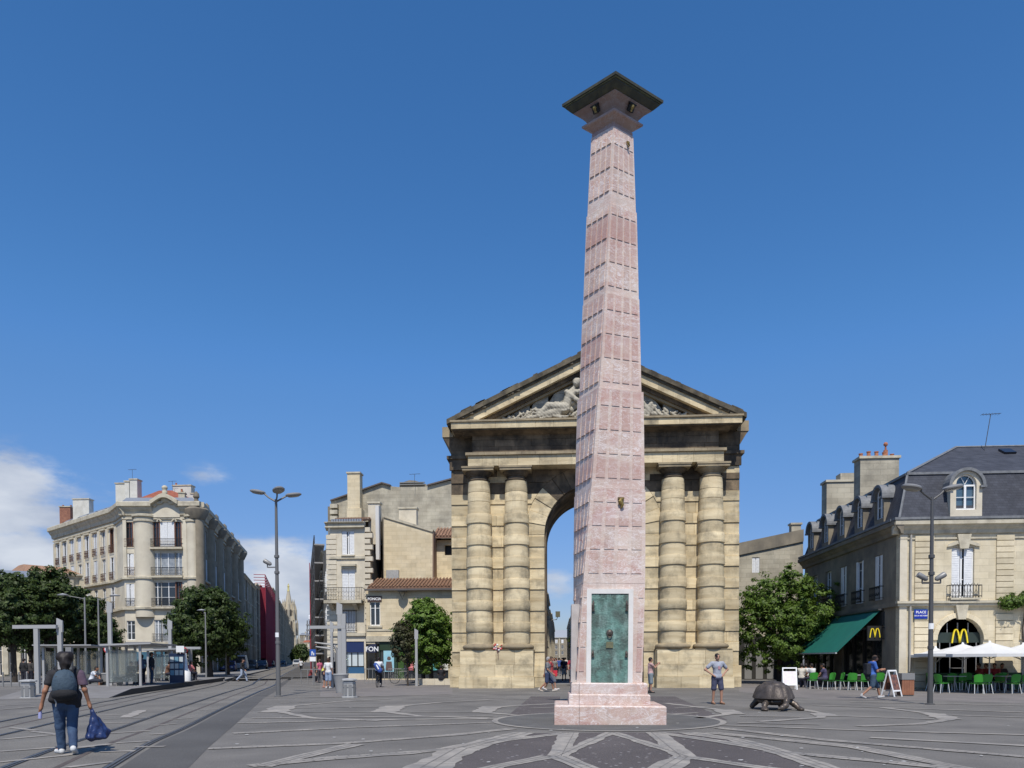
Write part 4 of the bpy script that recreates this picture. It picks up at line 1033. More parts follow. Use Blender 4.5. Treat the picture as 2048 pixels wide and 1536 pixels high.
# side facade (in shade)
sw = [(2.0, 4.6, 1.0, 2.35, 'dark', None), (4.4, 4.6, 1.0, 2.35, 'dark', 'iron'), (6.8, 4.6, 1.0, 2.35, 'half', 'iron'), (9.2, 4.6, 1.0, 2.35, 'open', 'iron'), (11.6, 4.6, 1.0, 2.35, 'half', 'iron')]
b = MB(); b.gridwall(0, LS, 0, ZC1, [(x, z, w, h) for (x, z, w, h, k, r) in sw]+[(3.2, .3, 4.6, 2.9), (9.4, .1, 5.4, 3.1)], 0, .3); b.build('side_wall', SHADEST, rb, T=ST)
for (x, z, w, h, k, r) in sw:
    window(rb, ST @ TM((x, 0, z)), w, h, k)
    if r: railing(rb, ST @ TM((x, 0, z)), 1.3, .7, IRON, .2)
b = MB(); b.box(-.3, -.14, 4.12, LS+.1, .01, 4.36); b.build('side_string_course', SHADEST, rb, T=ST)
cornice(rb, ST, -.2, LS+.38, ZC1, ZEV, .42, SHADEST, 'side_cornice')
b = MB(); b.box(.9, .22, .3, 5.5, .25, 3.2); b.box(6.7, .22, .1, 12.1, .25, 3.2); b.build('side_shop_glass', GLASS, rb, T=ST)
b = MB()
for x in (.9, 2.0, 3.2, 4.4, 5.4, 6.7, 8.0, 9.4, 10.7, 12.0): b.box(x-.05, .12, .1, x+.05, .2, 3.2)
b.box(.6, -.12, 3.24, 12.4, .1, 3.95)
b.build('side_shopfront', simple('dark_shopfront_paint', (.035, .033, .03), .5), rb, T=ST)
b = MB(); b.box(.3, .3, 0, WF-.3, LS-.3, ZC1); b.build('core', BLACK, rb)
# roof: steep slate below, lead break, hipped top
b = MB(); z0, z1, z2 = ZEV, 10.72, 13.15; i0, i1, i2 = -.1, .62, 5.2
r0 = [(i0, i0, z0), (WF, i0, z0), (WF, LS-i0, z0), (i0, LS-i0, z0)]; r1 = [(i1, i1, z1), (WF, i1, z1), (WF, LS-i1, z1), (i1, LS-i1, z1)]; r2 = [(i2, 5.0, z2), (WF, 5.0, z2), (WF, LS-5, z2), (i2, LS-5, z2)]
b.hexa(r0, r1); b.hexa([(p[0], p[1], p[2]+.001) for p in r1], r2); b.build('slate_roof', SLATE, rb)
b = MB()
b.box(i1-.06, i1-.08, z1-.05, WF, i1+.06, z1+.07); b.box(i1-.08, i1+.061, z1-.05, i1+.06, LS-i1, z1+.07)
b.tube([(i1, i1, z1+.06), (i2, 5.0, z2+.03)], .07, 6); b.tube([(i2, 5.0, z2+.03), (WF, 5.0, z2+.03)], .06, 6); b.tube([(i0, i0, z0), (i1, i1, z1)], .06, 6)
b.box(-.42, -.46, ZEV+.002, WF, .0, ZEV+.12); b.box(-.46, .001, ZEV+.002, -.0, LS, ZEV+.12)
b.build('roof_lead', LEAD, rb)
b = MB(); b.box(-.3, -.05, -.35, .3, .05, .35); sk = b.build('skylight', simple('skylight_glass', (.02, .02, .025), .2), rb, T=TM((7.3, 3.9, 12.62)) @ Matrix.Rotation(rad(-60), 4, 'X'))
SLATE_ROW = simple('slate_row_shadow', (.035, .037, .045), .7)
def dormer(root, T, w=1.5, h=2.35, m=None):
    m = m or PLAINST
    d = MB(); ho = archrect(0, .45, .96, 1.72)[::-1]; out = archrect(0, 0, w, h, 14)
    d.wall(out, [ho], 0, .3); 
    o = d.build('dormer', m, root, T=T)
    k = MB(); n = 14; r0, r1 = w/2-.02, w/2+.12; zc = h-w/2
    P0 = [(r0*math.cos(PI*i/n), zc+r0*math.sin(PI*i/n)) for i in range(n+1)]; P1 = [(r1*math.cos(PI*i/n), zc+r1*math.sin(PI*i/n)) for i in range(n+1)]
    for i in range(n):
        k.hexa([(P0[i][0], -.14, P0[i][1]), (P1[i][0], -.14, P1[i][1]), (P1[i][0], 1.5, P1[i][1]), (P0[i][0], 1.5, P0[i][1])], [(P0[i+1][0], -.14, P0[i+1][1]), (P1[i+1][0], -.14, P1[i+1][1]), (P1[i+1][0], 1.5, P1[i+1][1]), (P0[i+1][0], 1.5, P0[i+1][1])])
    k.box(-w/2-.14, -.16, zc-.1, -w/2+.14, 1.3, zc); k.box(w/2-.14, -.16, zc-.1, w/2+.14, 1.3, zc)
    k.box(-w/2+.01, .31, 0, -w/2+.1, 1.3, zc); k.box(w/2-.1, .31, 0, w/2-.01, 1.3, zc)
    k.build('dormer_hood', LEAD, o)
    f = MB(); f.box(-.48, .12, .45, -.42, .18, 1.7); f.box(.42, .12, .45, .48, .18, 1.7); f.box(-.42, .12, .45, .42, .18, .53); f.box(-.42, .12, 1.60, .42, .18, 1.68); f.box(-.05, .11, .53, .05, .18, 1.6)
    f.box(-.42, .13, 1.06, -.05, .17, 1.09); f.box(.05, .13, 1.06, .42, .17, 1.09)
    f.tube([(.45*math.cos(PI*i/10), .15, 1.69+.45*math.sin(PI*i/10)) for i in range(11)], .035, 5)
    f.tube([(0, .15, 1.70), (.2, .15, 2.08)], .015, 4); f.tube([(0, .15, 1.70), (-.2, .15, 2.08)], .015, 4)
    f.build('window_frame', WHITEP, o)
    p = MB(); p.box(-.5, .22, .44, .5, .24, 2.2); p.build('pane', mat('sky_reflecting_glass', (.05, .10, .14), (.08, .13, .17), 2, .08, spec=.9), o)
    return o
for x in (3.09, 7.2, 11.3): dormer(rb, TM((x, -.10, ZEV+.05)))
for x in (1.4, 4.0, 6.6, 9.2, 11.8): dormer(rb, ST @ TM((x, -.08, ZEV+.05)), 1.15, 2.1, SHADEST)  # side dormers take the stone with shade in its colour
def local(root, u, v, d): return AT(u, v, d)-root.location
chimney(rb, TM(local(rb, 1752, 1000, 43.5)), 2.15, .9, (1000-922)/F*43.5, OLDW, 5)
chimney(rb, TM(local(rb, 1681, 1040, 49)), 2.1, .9, (1040-968)/F*49, OLDW, 0)
b = MB(); b.box(-.5, -.4, 0, .5, .4, .55); b.build('chimney_stub', OLDW, rb, T=TM(local(rb, 1692, 966, 49)))
b = MB(); b.tube([(0, 0, 0), (0, 0, .55)], .13, 8); b.tube([(0, 0, .55), (0, 0, .8)], [.06, .05], 8); b.lathe([(.0, .78), (.11, .82), (.13, .9), (.08, 1.0), (0, 1.02)], 8); b.build('brick_flue', TERRA, rb, T=TM(local(rb, 1771, 920, 43.5)))
antenna(AT(1969, 892, 41), 1.7, 'thin leaning television aerial on the ridge of the slate mansard roof', .18)
# restaurant marks
YEL = simple('yellow_sign_plastic', (.85, .66, .03), .45)
def golden_m(parent, T, w, h):
    b = MB(); n = 16; 
    for s in (-1, 1):
        P = []
        for i in range(n+1):
            t = i/n; x = -w/2+ (w/2)*t; z = h*(1-abs(2*t-1)**2.6)
            P.append((s*(x if s < 0 else x), z))
        pts = [(-(w/2)*(1-t) if s < 0 else (w/2)*(1-t), h*(1-abs(2*t-1)**2.5)) for t in [i/n for i in range(n+1)]]
        th = w*.085
        for i in range(n):
            (xa, za), (xb_, zb) = pts[i], pts[i+1]
            dx, dz = xb_-xa, zb-za; l = math.hypot(dx, dz); nx, nz_ = -dz/l*th*.5, dx/l*th*.5
            b.hexa([(xa-nx, -.04, za-nz_), (xa+nx, -.04, za+nz_), (xa+nx, .02, za+nz_), (xa-nx, .02, za-nz_)], [(xb_-nx, -.04, zb-nz_), (xb_+nx, -.04, zb+nz_), (xb_+nx, .02, zb+nz_), (xb_-nx, .02, zb-nz_)])
    return b.build('yellow_m', YEL, parent, T=T)
golden_m(rb, TM((2.97, .12, 2.30)), .74, .66)
sg = thing('projecting_sign', 'black projecting sign with a yellow M beside the green awning', 'sign', BC+Vector((-.52, 1.6, 2.85)))
b = MB(); b.box(-.36, -.06, -.38, .36, .06, .38); b.build('sign_panel', simple('black_sign', (.02, .02, .018), .4), sg)
golden_m(sg, TM((0, -.075, -.22)), .50, .46)
b = MB(); b.box(.36, -.02, -.3, .52, .02, -.26); b.box(.36, -.02, .26, .52, .02, .3); b.build('bracket', IRON, sg)
# bank fascia seen at the edge of the picture
o = ob('lettering', text_mesh('BNP', .36, .01, BLACK, bold=.008), rb, TM((6.42, .19, 2.36)) @ FACE_T)
b = MB(); b.box(5.96, .2, 2.12, 8.14, .215, 2.6); b.build('white_fascia', simple('white_fascia', (.6, .6, .58), .5), rb)
ps = thing('street_name_plate', 'small blue enamel street name plate on the cream wall, left of the tall lamp post', 'sign', BC+Vector((1.0, -.10, 3.72)))
b = MB(); b.box(-.31, -.012, -.22, .31, .012, .22); b.build('plate', simple('blue_enamel', (.012, .03, .30), .3), ps)
b = MB(); b.box(-.33, -.008, -.24, .33, .008, .24); b.build('plate_rim', simple('green_enamel_rim', (.03, .10, .12), .4), ps)
ob('lettering', text_mesh('PLACE', .17, .003, WHITEP, bold=.003), ps, TM((0, -.014, .09)) @ FACE_T)
ob('lettering', text_mesh('DE LA VICTOIRE', .085, .003, WHITEP, bold=.002), ps, TM((0, -.014, -.08)) @ FACE_T)
# green awning over the side terrace
aw = thing('green_awning', 'plain green canvas awning sloping down over the shaded terrace', 'awning', BC)
b = MB(); y0, y1 = 1.75, 8.6; xt, zt, xb, zb = -.16, 4.02, -2.35, 1.86
b.hexa([(xt, y0, zt), (xb, y0, zb), (xb, y1, zb), (xt, y1, zt)], [(xt, y0, zt+.03), (xb, y0, zb+.03), (xb, y1, zb+.03), (xt, y1, zt+.03)]); b.build('canvas', mat('green_canvas', (.008, .13, .10), (.007, .115, .09), 1.5, .75), aw)
b = MB(); b.box(xb-.06, y0, zb-.05, xb+.02, y1, zb+.02); b.build('front_bar', simple('pale_bar', (.45, .47, .45), .4), aw)
b = MB(); b.box(-.3, y0-.1, 4.03, -.05, y1+.1, 4.11); b.build('awning_cassette', DGREY, aw)
b = MB(); b.tube([(-.1, y0+.5, 3.2), (-1.2, y0+.5, 3.0), (xb, y0+.4, zb)], .025, 5); b.tube([(-.1, y1-.5, 3.2), (-1.2, y1-.5, 3.0), (xb, y1-.4, zb)], .025, 5); b.build('awning_arm', DGREY, aw)

# ---- plain building between the arch and the mansard
pb_p = AT(1470, 1318, 56); pb_p.z = 0
pbd = thing('old_stone_building', 'old grey building with a sloping parapet, right of the arch behind the round tree', 'building', pb_p)
q = lambda u, v, d=56: AT(u, v, d)-pbd.location
P1, P2 = q(1450, 1092), q(1604, 1060)
L_ = P2.x-P1.x
b = MB(); hz = [(P1.x, 0), (P2.x, 0), (P2.x, P2.z), (P1.x, P1.z)]
wq = q(1511, 1146); b.wall(hz, [rect(wq.x, wq.z, .55, 1.15)[::-1]], 0, .3); b.build('wall', OLDW, pbd)
window(pbd, TM((wq.x, 0, wq.z)), .55, 1.15, 'shut')
b = MB(); b.hexa([(P1.x, -.12, P1.z-.9), (P2.x, -.12, P2.z-.9), (P2.x, 8, P2.z-.9), (P1.x, 8, P1.z-.9)], [(P1.x, -.12, P1.z), (P2.x, -.12, P2.z), (P2.x, 8, P2.z), (P1.x, 8, P1.z)]); b.build('parapet', SHADEST, pbd)
b = MB(); b.box(P1.x, .3, 0, P2.x, 8, P1.z-1); b.build('core', OLDW, pbd)
chimney(pbd, TM(q(1590, 1064, 57)), .7, .6, .5, OLDW, 0)
b = MB()
for i in range(3): b.box(q(1488+i*22, 1318).x, -.15, .05, q(1502+i*22, 1318).x, .0, 2.6)
b.build('shop_door', GREYM, pbd)
b = MB(); b.box(P1.x, -.08, 0, P2.x, -.02, 3.2); b.build('dark_shopfront', simple('dark_shopfront_paint', (.035, .033, .03), .5), pbd)

# ---- left-hand side of the arch: estate agent corner block
def prism_px(pts, d, root, y0, y1):
    P = [AT(u, v, d)-root.location for u, v in pts]; return [(p.x, p.z) for p in P]
FC = AT(663, 1318, 60.0); FC.z = 0
fb = thing('slim_corner_building', 'slim pale corner building one window wide with long stone corner blocks, beside the tram street', 'building', FC)
l = lambda u, v, d=60: AT(u, v, d)-fb.location
sc = 60/F
def X(u, d=60): return l(u, 1318, d).x
def Z(v, d=60, u=700): return l(u, v, d).z
wx = X(699)
W0 = X(733)
wins = [(wx, Z(1110), 1.0, Z(1062)-Z(1110), 'half', None), (wx, Z(1203), 1.05, Z(1137)-Z(1203), 'shut', None), (wx, Z(1265), 1.05, Z(1222)-Z(1265), 'shut', None), (X(703), .5, 2.1, Z(1283)-.5, None, None)]
facade(fb, FT, W0, 0, Z(1052), wins, PLAINST)
b = MB(); b.box(X(703)-1.05, .2, .5, X(703)+1.05, .22, Z(1283)); b.build('shop_glass', GLASS, fb)
b = MB(); b.box(X(703)-1.05, .05, Z(1305), X(703)+1.05, .12, Z(1283)); b.build('blue_fascia', simple('navy_fascia', (.015, .03, .10), .5), fb)
for i in range(4):
    b = MB(); b.box(X(703)-.95+i*.5, .17, 1.1, X(703)-.55+i*.5, .19, 2.3); b.build('shop_poster', simple('pale_poster', (.55, .6, .6), .5), fb)
b = MB(); b.box(X(703)-1.0, .1, .5, X(703)+1.0, .16, 1.0); b.build('blue_panel', simple('blue_panel', (.03, .10, .20), .5), fb)
CHT = Matrix.Rotation(math.atan2(-4.2, 1.1), 4, 'Z')
# chamfered and street-side walls
sd = street_dir
cz = Z(1075)
b = MB(); Pc = [(0, 0), (-.42, 1.0), (-.42+sd.x*34+.0, 1.0+sd.y*34)]
for i in range(2):
    (xa, ya), (xb_, yb_) = Pc[i], Pc[i+1]
    b.add([(xb_, yb_, 0), (xa, ya, 0), (xa, ya, Z(1052)), (xb_, yb_, Z(1052))], [(0, 1, 2, 3)])
b.build('street_wall', PLAINST, fb)
b = MB(); b.prism([(0.01, .25), (W0, .25), (W0, 30), (-.3+sd.x*32, 30)], 0, Z(1054), 'z'); b.build('core', SHADEST, fb)
ang = math.atan2(sd.y, sd.x)
SWT = TM((-.42+sd.x*33, 1.0+sd.y*33, 0)) @ Matrix.Rotation(ang+PI, 4, 'Z')
for k in range(9):
    for z in (4.6, 8.0):
        ob('side_window', WC[(1.0, round(Z(1062)-Z(1110), 2), 'half', 0.0)][0], fb, SWT @ TM((2+k*3.4, -.2, z)))
        railing(fb, SWT @ TM((2+k*3.4, -.2, z)), 1.7, .95, IRON, .5)
# trims
for (v0, v1, out) in ((1056, 1048, .3), (1118, 1113, .12), (1272, 1266, .16)):
    b = MB(); z0, z1 = Z(v0), Z(v1); b.box(-.1, -out, z0, W0+.02, .01, z1); b.build('string_course', TRIM, fb)
cornice(fb, FT, -.35, W0+.05, Z(1052), Z(1045), .45, ZINC if False else TRIM)
b = MB(); n = 12
for i in range(n): b.box(X(668)+i*(X(730)-X(668))/n, -.42, Z(1046), X(668)+i*(X(730)-X(668))/n+.16, -.28, Z(1040))
b.box(-.1, -.45, Z(1047), W0, -.25, Z(1046)); b.build('zinc_gutter', ZINC, fb)
b = MB(); b.box(X(685), -.34, Z(1133), X(716), .01, Z(1129)); b.box(X(687), -.22, Z(1137.5), X(714), .01, Z(1133.2)); b.build('window_pediment', TRIM, fb)
b = MB(); b.box(X(686), -.2, Z(1113), X(713), .01, Z(1111)); b.build('window_sill', TRIM, fb)
b = MB(); b.box(X(656), -1.0, Z(1208), X(731), .0, Z(1202)); b.build('balcony_slab', TRIM, fb)
railing(fb, TM(((X(656)+X(731))/2, 0, Z(1202))), X(731)-X(656), 1.0, IRON, .95, 'balcony_railing')
for u in (668, 716): 
    b = MB(); b.prism([(-.9, Z(1209)), (0, Z(1222)), (0, Z(1208.5)), (-.9, Z(1208.5))], X(u)-.15, X(u)+.15, 'x'); b.build('bracket', TRIM, fb)
railing(fb, TM((wx, 0, Z(1263))), 1.3, 1.7, IRON, .12)
i = 0; zz = Z(1250)
while zz < Z(1060):
    w = .62 if i % 2 else .42
    stone([(W0-.02, zz), (W0+w, zz), (W0+w, zz+.36), (W0-.02, zz+.36)], -.06, .3, PLAINST, fb, .012, 'quoin'); zz += .46; i += 1
i = 0; zz = .4
while zz < Z(1078):
    stone([(-.33, zz), (.5, zz), (.5, zz+.34), (-.33, zz+.34)], -.05, .02, PLAINST, fb, .012, 'corner_block'); zz += .4; i += 1
def tiled_roof(root, x0, x1, y0, z0, y1, z1, name='tiled_roof', pitch=.27, m=None):
    """canal tiles in rows running down the slope from (y1,z1) to the eaves (y0,z0)"""
    n = int((x1-x0)/pitch); b = MB(); seg = 7
    ln = math.hypot(y1-y0, z1-z0); nr = max(3, int(ln/.4)); ny, nz_ = -(z1-z0)/ln, (y1-y0)/ln
    for i in range(n):
        cx = x0+(i+.5)*(x1-x0)/n; r = pitch*.30
        for k in range(nr):
            t0, t1 = k/nr, (k+1)/nr+.04; lift = .03; j = random.uniform(-.012, .012)
            vs = []
            for (t, li, rr) in ((t0, lift, r*1.08), (t1, 0, r*.92)):
                for q in range(seg+1):
                    a = PI*q/seg; dx = rr*math.cos(a); h = rr*math.sin(a)+li+.03
                    vs.append((cx+dx+j, y0+(y1-y0)*t+ny*h, z0+(z1-z0)*t+nz_*h))
            b.add(vs, [(q, q+1, seg+1+q+1, seg+1+q) for q in range(seg)]+[tuple(range(seg+1))])
    o = b.build(name, m or TILE, root); o['kind'] = 'stuff'
    s = MB(); s.hexa([(x0, y0, z0-.12), (x1, y0, z0-.12), (x1, y1, z1-.12), (x0, y1, z1-.12)], [(x0, y0, z0), (x1, y0, z0), (x1, y1, z1), (x0, y1, z1)]); s.build('roof_deck', mat('tile_bed', (.15, .08, .055), (.22, .13, .085), 6, .9), root)
tiled_roof(fb, X(671), X(730), .0, Z(1040), 3.0, Z(1028)+.15)
b = MB(); b.box(0.1, 3.0, Z(1060), W0, 6, Z(1030)); b.build('roof_back', SHADEST, fb)

ab = thing('low_shop_building', 'low cream building with clay roof tiles and shopfronts, left of the arch', 'building', AT(733, 1318, 59.0)*Vector((1, 1, 0)) if False else Vector((AT(733, 1318, 59).x, AT(733, 1318, 59).y, 0)))
la = lambda u, v, d=59: AT(u, v, d)-ab.location
XA = lambda u: la(u, 1318).x
ZA = lambda v: la(800, v).z
W1 = XA(960)
wz0, wz1 = ZA(1251), ZA(1203)
facade(ab, FT, W1, 0, ZA(1178), [(XA(751), wz0, .82, wz1-wz0, 'dark', None), (XA(751)+7.2, wz0, .82, wz1-wz0, 'dark', None), (XA(744), .1, .9, ZA(1290), None, None), (XA(775), .1, 1.9, ZA(1276), None, None), (XA(830), .1, 2.6, ZA(1276), None, None), (XA(880), .1, 1.4, ZA(1276), None, None)], OLDW if False else CREAM2)
b = MB(); b.box(XA(734), -.05, ZA(1262), W1, .01, ZA(1258)); b.box(XA(737), -.1, ZA(1255), XA(766), .01, ZA(1251)); b.box(0, -.08, ZA(1283), W1, .01, ZA(1272)); b.build('string_course', TRIM, ab)
b = MB(); b.box(XA(734), .2, .1, W1, .23, 3.6); b.build('shop_glass', GLASS, ab)
b = MB(); b.box(XA(759), .08, 2.35, XA(792), .18, ZA(1277)); b.box(XA(759), .02, .1, XA(760), .18, 2.35); b.box(XA(789), .02, .1, XA(795), .18, 2.35); b.box(XA(790), .0, 2.351, XA(812), .17, ZA(1277)); b.build('green_shopfront', simple('dark_green_shop_paint', (.022, .045, .022), .5), ab)
b = MB(); b.box(XA(796), .1, .1, XA(808), .18, 2.3); b.build('green_poster', mat('green_foliage_poster', (.05, .12, .02), (.03, .07, .015), 3, .5), ab)
b = MB(); b.box(XA(767), .1, .65, XA(788), .16, 2.3); pp = b.build('light_blue_poster', mat('light_blue_poster', (.35, .60, .68), (.28, .52, .62), 2, .4), ab)
b = MB(); b.lathe([(0, -.1), (.13, -.06), (.15, .05), (.1, .18), (0, .2)], 10); b.tube([(0, 0, -.9), (0, 0, -.2)], [.3, .22], 10); b.build('poster_figure', simple('poster_portrait', (.12, .08, .07), .6), pp, True, T=TM((XA(778), .09, 1.65)) @ Matrix.Scale(.12, 4, (0, 1, 0)))
for (u0, u1, c) in ((814, 828, (.45, .10, .10)), (829, 840, (.55, .5, .5)), (862, 875, (.10, .42, .45)), (884, 899, (.6, .58, .5))):
    b = MB(); b.box(XA(u0), .08, .75, XA(u1), .15, 2.25); b.build('window_poster', mat('poster_%d' % u0, c, tuple(min(.75, x*1.5+.1) for x in c), 5, .5), ab)
b = MB(); b.box(XA(736), -.04, ZA(1203.5), XA(765), .04, ZA(1192)); b.build('sign_board', simple('dark_brown_sign', (.06, .03, .025), .5), ab)
ob('lettering', text_mesh('FONCIA', .29, .012, WHITEP, bold=.006), ab, TM((XA(750.5), -.06, ZA(1198))) @ FACE_T)
b = MB(); cxx = XA(745)
b.prism([(XA(736), ZA(1305)), (XA(736), ZA(1297)), (XA(741), ZA(1291)), (XA(748), ZA(1288)), (XA(756), ZA(1288)), (XA(756), ZA(1305))][::-1], -.55, -.05); b.build('navy_awning', simple('navy_awning', (.02, .025, .06), .7), ab)
ob('lettering', text_mesh('FON', .50, .012, WHITEP, bold=.01), ab, TM((XA(748), -.565, ZA(1298.5))) @ FACE_T)
ob('lettering', text_mesh('NATURE', .32, .012, WHITEP, bold=.006), ab, TM((XA(768), -.10, ZA(1278))) @ FACE_T) if False else None
tiled_roof(ab, XA(738), W1, -.35, ZA(1176), 2.6, ZA(1176)+.95)
b = MB(); b.box(0, -.42, ZA(1182), W1, -.25, ZA(1178.5)); b.build('gutter', simple('dark_gutter', (.10, .09, .085), .6), ab)
b = MB(); b.box(.1, .3, 0, W1, 8, ZA(1180)); b.build('core', SHADEST, ab)
b = MB(); b.lathe([(.0, 0), (.35, .05), (.4, .12), (.05, .2), (0, .2)], 10); b.tube([(-.22, 0, .0), (0, 0, -.55), (.22, 0, 0)], .03, 5); b.build('wall_lamp', DGREY, ab, T=TM((XA(809), -.5, ZA(1186))))

gb = thing('gabled_house', 'pale yellow stone house side with a slanting roof edge, above the tiled shop roof', 'building', Vector((AT(767, 1318, 62.5).x, AT(767, 1318, 62.5).y, 0)))
lg = lambda u, v, d=62.5: AT(u, v, d)-gb.location
def PG(l_): return [(lg(u, v).x, lg(u, v).z) for u, v in l_]
b = MB(); b.prism(PG([(768, 1180), (960, 1180), (960, 1159), (866, 1159), (866, 1063), (768, 1033)]), 0, 5.0); b.build('gable_wall', CREAM2, gb)
b = MB(); b.prism(PG([(768, 1035), (866, 1065), (868, 1061), (768, 1030)]), -.1, 5.1); b.build('gable_coping', TRIM, gb)
b = MB(); xl = lg(768, 1033).x; z1 = lg(768, 1033).z
b.add([(xl-.1, 0, 4), (xl-1.25, 3.4, 4), (xl-1.25, 3.4, z1-.9), (xl-.1, 0, z1)], [(0, 1, 2, 3), (3, 2, 1, 0)]); b.box(xl-.1, .02, 4, xl+.001, 5, z1-.05); b.build('side_wall', SHADEST, gb)
b = MB(); p = lg(753, 1020, 61.5); p2 = lg(758, 1120, 61.5); b.box(p.x, -1.4, p2.z, lg(758.5, 1020, 61.5).x+.05, -1.0, lg(753, 1013, 61.5).z); b.build('white_flue', simple('white_flue', (.62, .6, .56), .7), gb)
p = lg(745, 1050, 62); chimney(gb, TM((p.x, .3, p.z)), .95, .7, lg(745, 1007).z-p.z, PLAINST, 0)
p = lg(804, 1060, 63); chimney(gb, TM((lg(806, 1060).x, 2.5, p.z)), 1.5, .8, lg(804, 1020, 65).z-p.z, PLAINST, 0)
b = MB(); b.box(lg(774, 1160).x, -.3, lg(774, 1162).z, lg(799, 1160).x, .0, lg(774, 1141).z); b.build('vent_box', LGREY, gb)
# recessed bay with a small dark window
b = MB(); rx0, rx1 = lg(866, 1100).x, lg(960, 1100).x; b.wall([(rx0, lg(866, 1159).z), (rx1, lg(866, 1159).z), (rx1, lg(866, 1075).z), (rx0, lg(866, 1075).z)], [rect(lg(895, 1100).x, lg(890, 1106).z, .85, .85)[::-1]], 1.6, .3); b.build('recessed_wall', CREAM2, gb)
b = MB(); b.box(rx0, 2.0, lg(866, 1158).z, rx1, 5, lg(866, 1070).z); b.build('recess_core', BLACK, gb)
b = MB(); b.box(rx0-.02, .02, lg(866, 1159).z, rx0+.1, 1.6, lg(866, 1066).z); b.build('brown_jamb', simple('brown_boarding', (.20, .13, .09), .8), gb)
tiled_roof(gb, lg(862, 1070).x, rx1, .9, lg(870, 1071).z, 3.4, lg(870, 1071).z+1.1, 'small_tiled_roof')

bw = thing('tall_party_wall', 'tall old grey gable wall rising behind the slim corner building left of the arch', 'building', Vector((AT(660, 1318, 70).x, AT(660, 1318, 70).y, 0)))
lb = lambda u, v, d=70: AT(u, v, d)-bw.location
def PB(l_): return [(lb(u, v).x, lb(u, v).z) for u, v in l_]
b = MB(); b.prism(PB([(662, 1318), (960, 1318), (960, 958), (900, 965), (857, 975), (850, 976), (800, 976), (781, 974), (766, 969), (727, 982), (662, 1003)]), 0, 9); b.build('gable_wall', OLDW, bw)
for (a, c) in (((662, 1003), (727, 982)), ((727, 982), (766, 969)), ((766, 969), (783, 974)), ((857, 975), (905, 963))):
    (x0, z0), (x1, z1) = PB([a, c]); b = MB(); b.hexa([(x0, -.25, z0), (x1, -.25, z1), (x1, 9, z1), (x0, 9, z0)], [(x0, -.25, z0+.12), (x1, -.25, z1+.12), (x1, 9, z1+.12), (x0, 9, z0+.12)]); b.build('roof_edge', simple('dark_roof_edge', (.12, .10, .09), .8), bw)
p = lb(714, 1000); chimney(bw, TM((p.x, -.5, p.z)), 1.15, 1.0, lb(714, 953).z-p.z, CREAM2, 0)
b = MB(); b.box(lb(701, 1024).x, -1.1, lb(701, 1060).z, lb(730, 1024).x, -.02, lb(701, 1022).z); b.build('chimney_shoulder', CREAM2, bw)
b = MB(); b.prism(PB([(798, 976), (856, 976), (852, 968), (830, 961), (818, 960), (799, 966)]), .5, 5); b.build('grey_dormer', SHADEST, bw)
for v in (966, 970): b = MB(); (x0, z0), (x1, z1) = PB([(799, v), (850, v)]); b.box(x0, .38, z0, x1, .49, z0+.08); b.build('dormer_slat', simple('grey_slat', (.2, .2, .19), .7), bw)
b = MB(); b.box(lb(655, 1100).x, .2, 0, lb(664, 1100).x, 9, lb(660, 1012).z); b.build('street_corner_wall', SHADEST, bw)
cornice(bw, FT, lb(652, 1010).x, lb(670, 1010).x, lb(660, 1062).z, lb(660, 1054).z, .5, TRIM)
for i, (u, v) in enumerate(((662, 1010), (668, 1022), (668, 1034))):
    b = MB(); b.box(lb(663, v).x, -.5, lb(u, v+8).z, lb(678, v).x, .0, lb(u, v).z); b.build('corbel_stone', TRIM, bw)
antenna(AT(828, 966, 69), .8, 'small television aerial on the grey dormer left of the arch', .1)

# ---- generic terraces along both sides of the tram street
def row_house(name, label, p0, p1, H, m, floors, bays, cat='building', roofm=None, group=None, chim=0, win='dark', balc=False, roofh=1.6, depth=9):
    """p0 -> p1 seen from outside left to right"""
    p0 = Vector((p0.x, p0.y, 0)); p1 = Vector((p1.x, p1.y, 0)); d = p1-p0; Lh = d.length
    t = thing(name, label, cat, p0, math.atan2(d.y, d.x), group)
    fh = (H-.8)/floors; bwid = Lh/bays
    wins = []
    for f in range(floors):
        for q in range(bays):
            hh = fh*.62 if f else fh*.7
            wins.append((bwid*(q+.5), f*fh+(.85 if f else .1), min(1.15, bwid*.42), hh, random.choice((win, win, 'shut', 'half')) if f else 'dark', None))
    facade(t, FT, Lh, 0, H-.5, wins, m)
    cornice(t, FT, -.1, Lh+.1, H-.5, H, .45, TRIM)
    for f in range(1, floors): band(t, FT, 0, Lh, f*fh+.45, f*fh+.6, .1, TRIM)
    for q in range(bays+1): band(t, FT, bwid*q-.22, bwid*q+.22, .2, H-.55, .22, m if q % 2 else TRIM, 'pilaster')
    if balc:
        for f in range(1, floors):
            for q in range(bays): railing(t, TM((bwid*(q+.5), 0, f*fh+.8)), min(1.5, bwid*.6), .95, IRON, .35)
            b = MB(); b.box(.3, -.5, f*fh+.62, Lh-.3, 0, f*fh+.78); b.build('balcony_slab', TRIM, t)
    b = MB(); b.box(0.05, .25, 0, Lh-.05, depth, H-.1); b.build('core', m, t)
    b = MB(); b.hexa([(-.1, -.2, H), (Lh+.1, -.2, H), (Lh+.1, depth, H), (-.1, depth, H)], [(.5, depth*.4, H+roofh), (Lh-.5, depth*.4, H+roofh), (Lh-.5, depth*.6, H+roofh), (.5, depth*.6, H+roofh)]); b.build('roof', roofm or ZINC, t)
    for i in range(chim): chimney(t, TM((Lh*(i+.6)/chim, depth*.3, H+.2)), .9, .6, roofh*1.2, TRIM, 2)
    return t
PALE = PLAINST_SHADE  # street houses share the stone with shade put into its colour
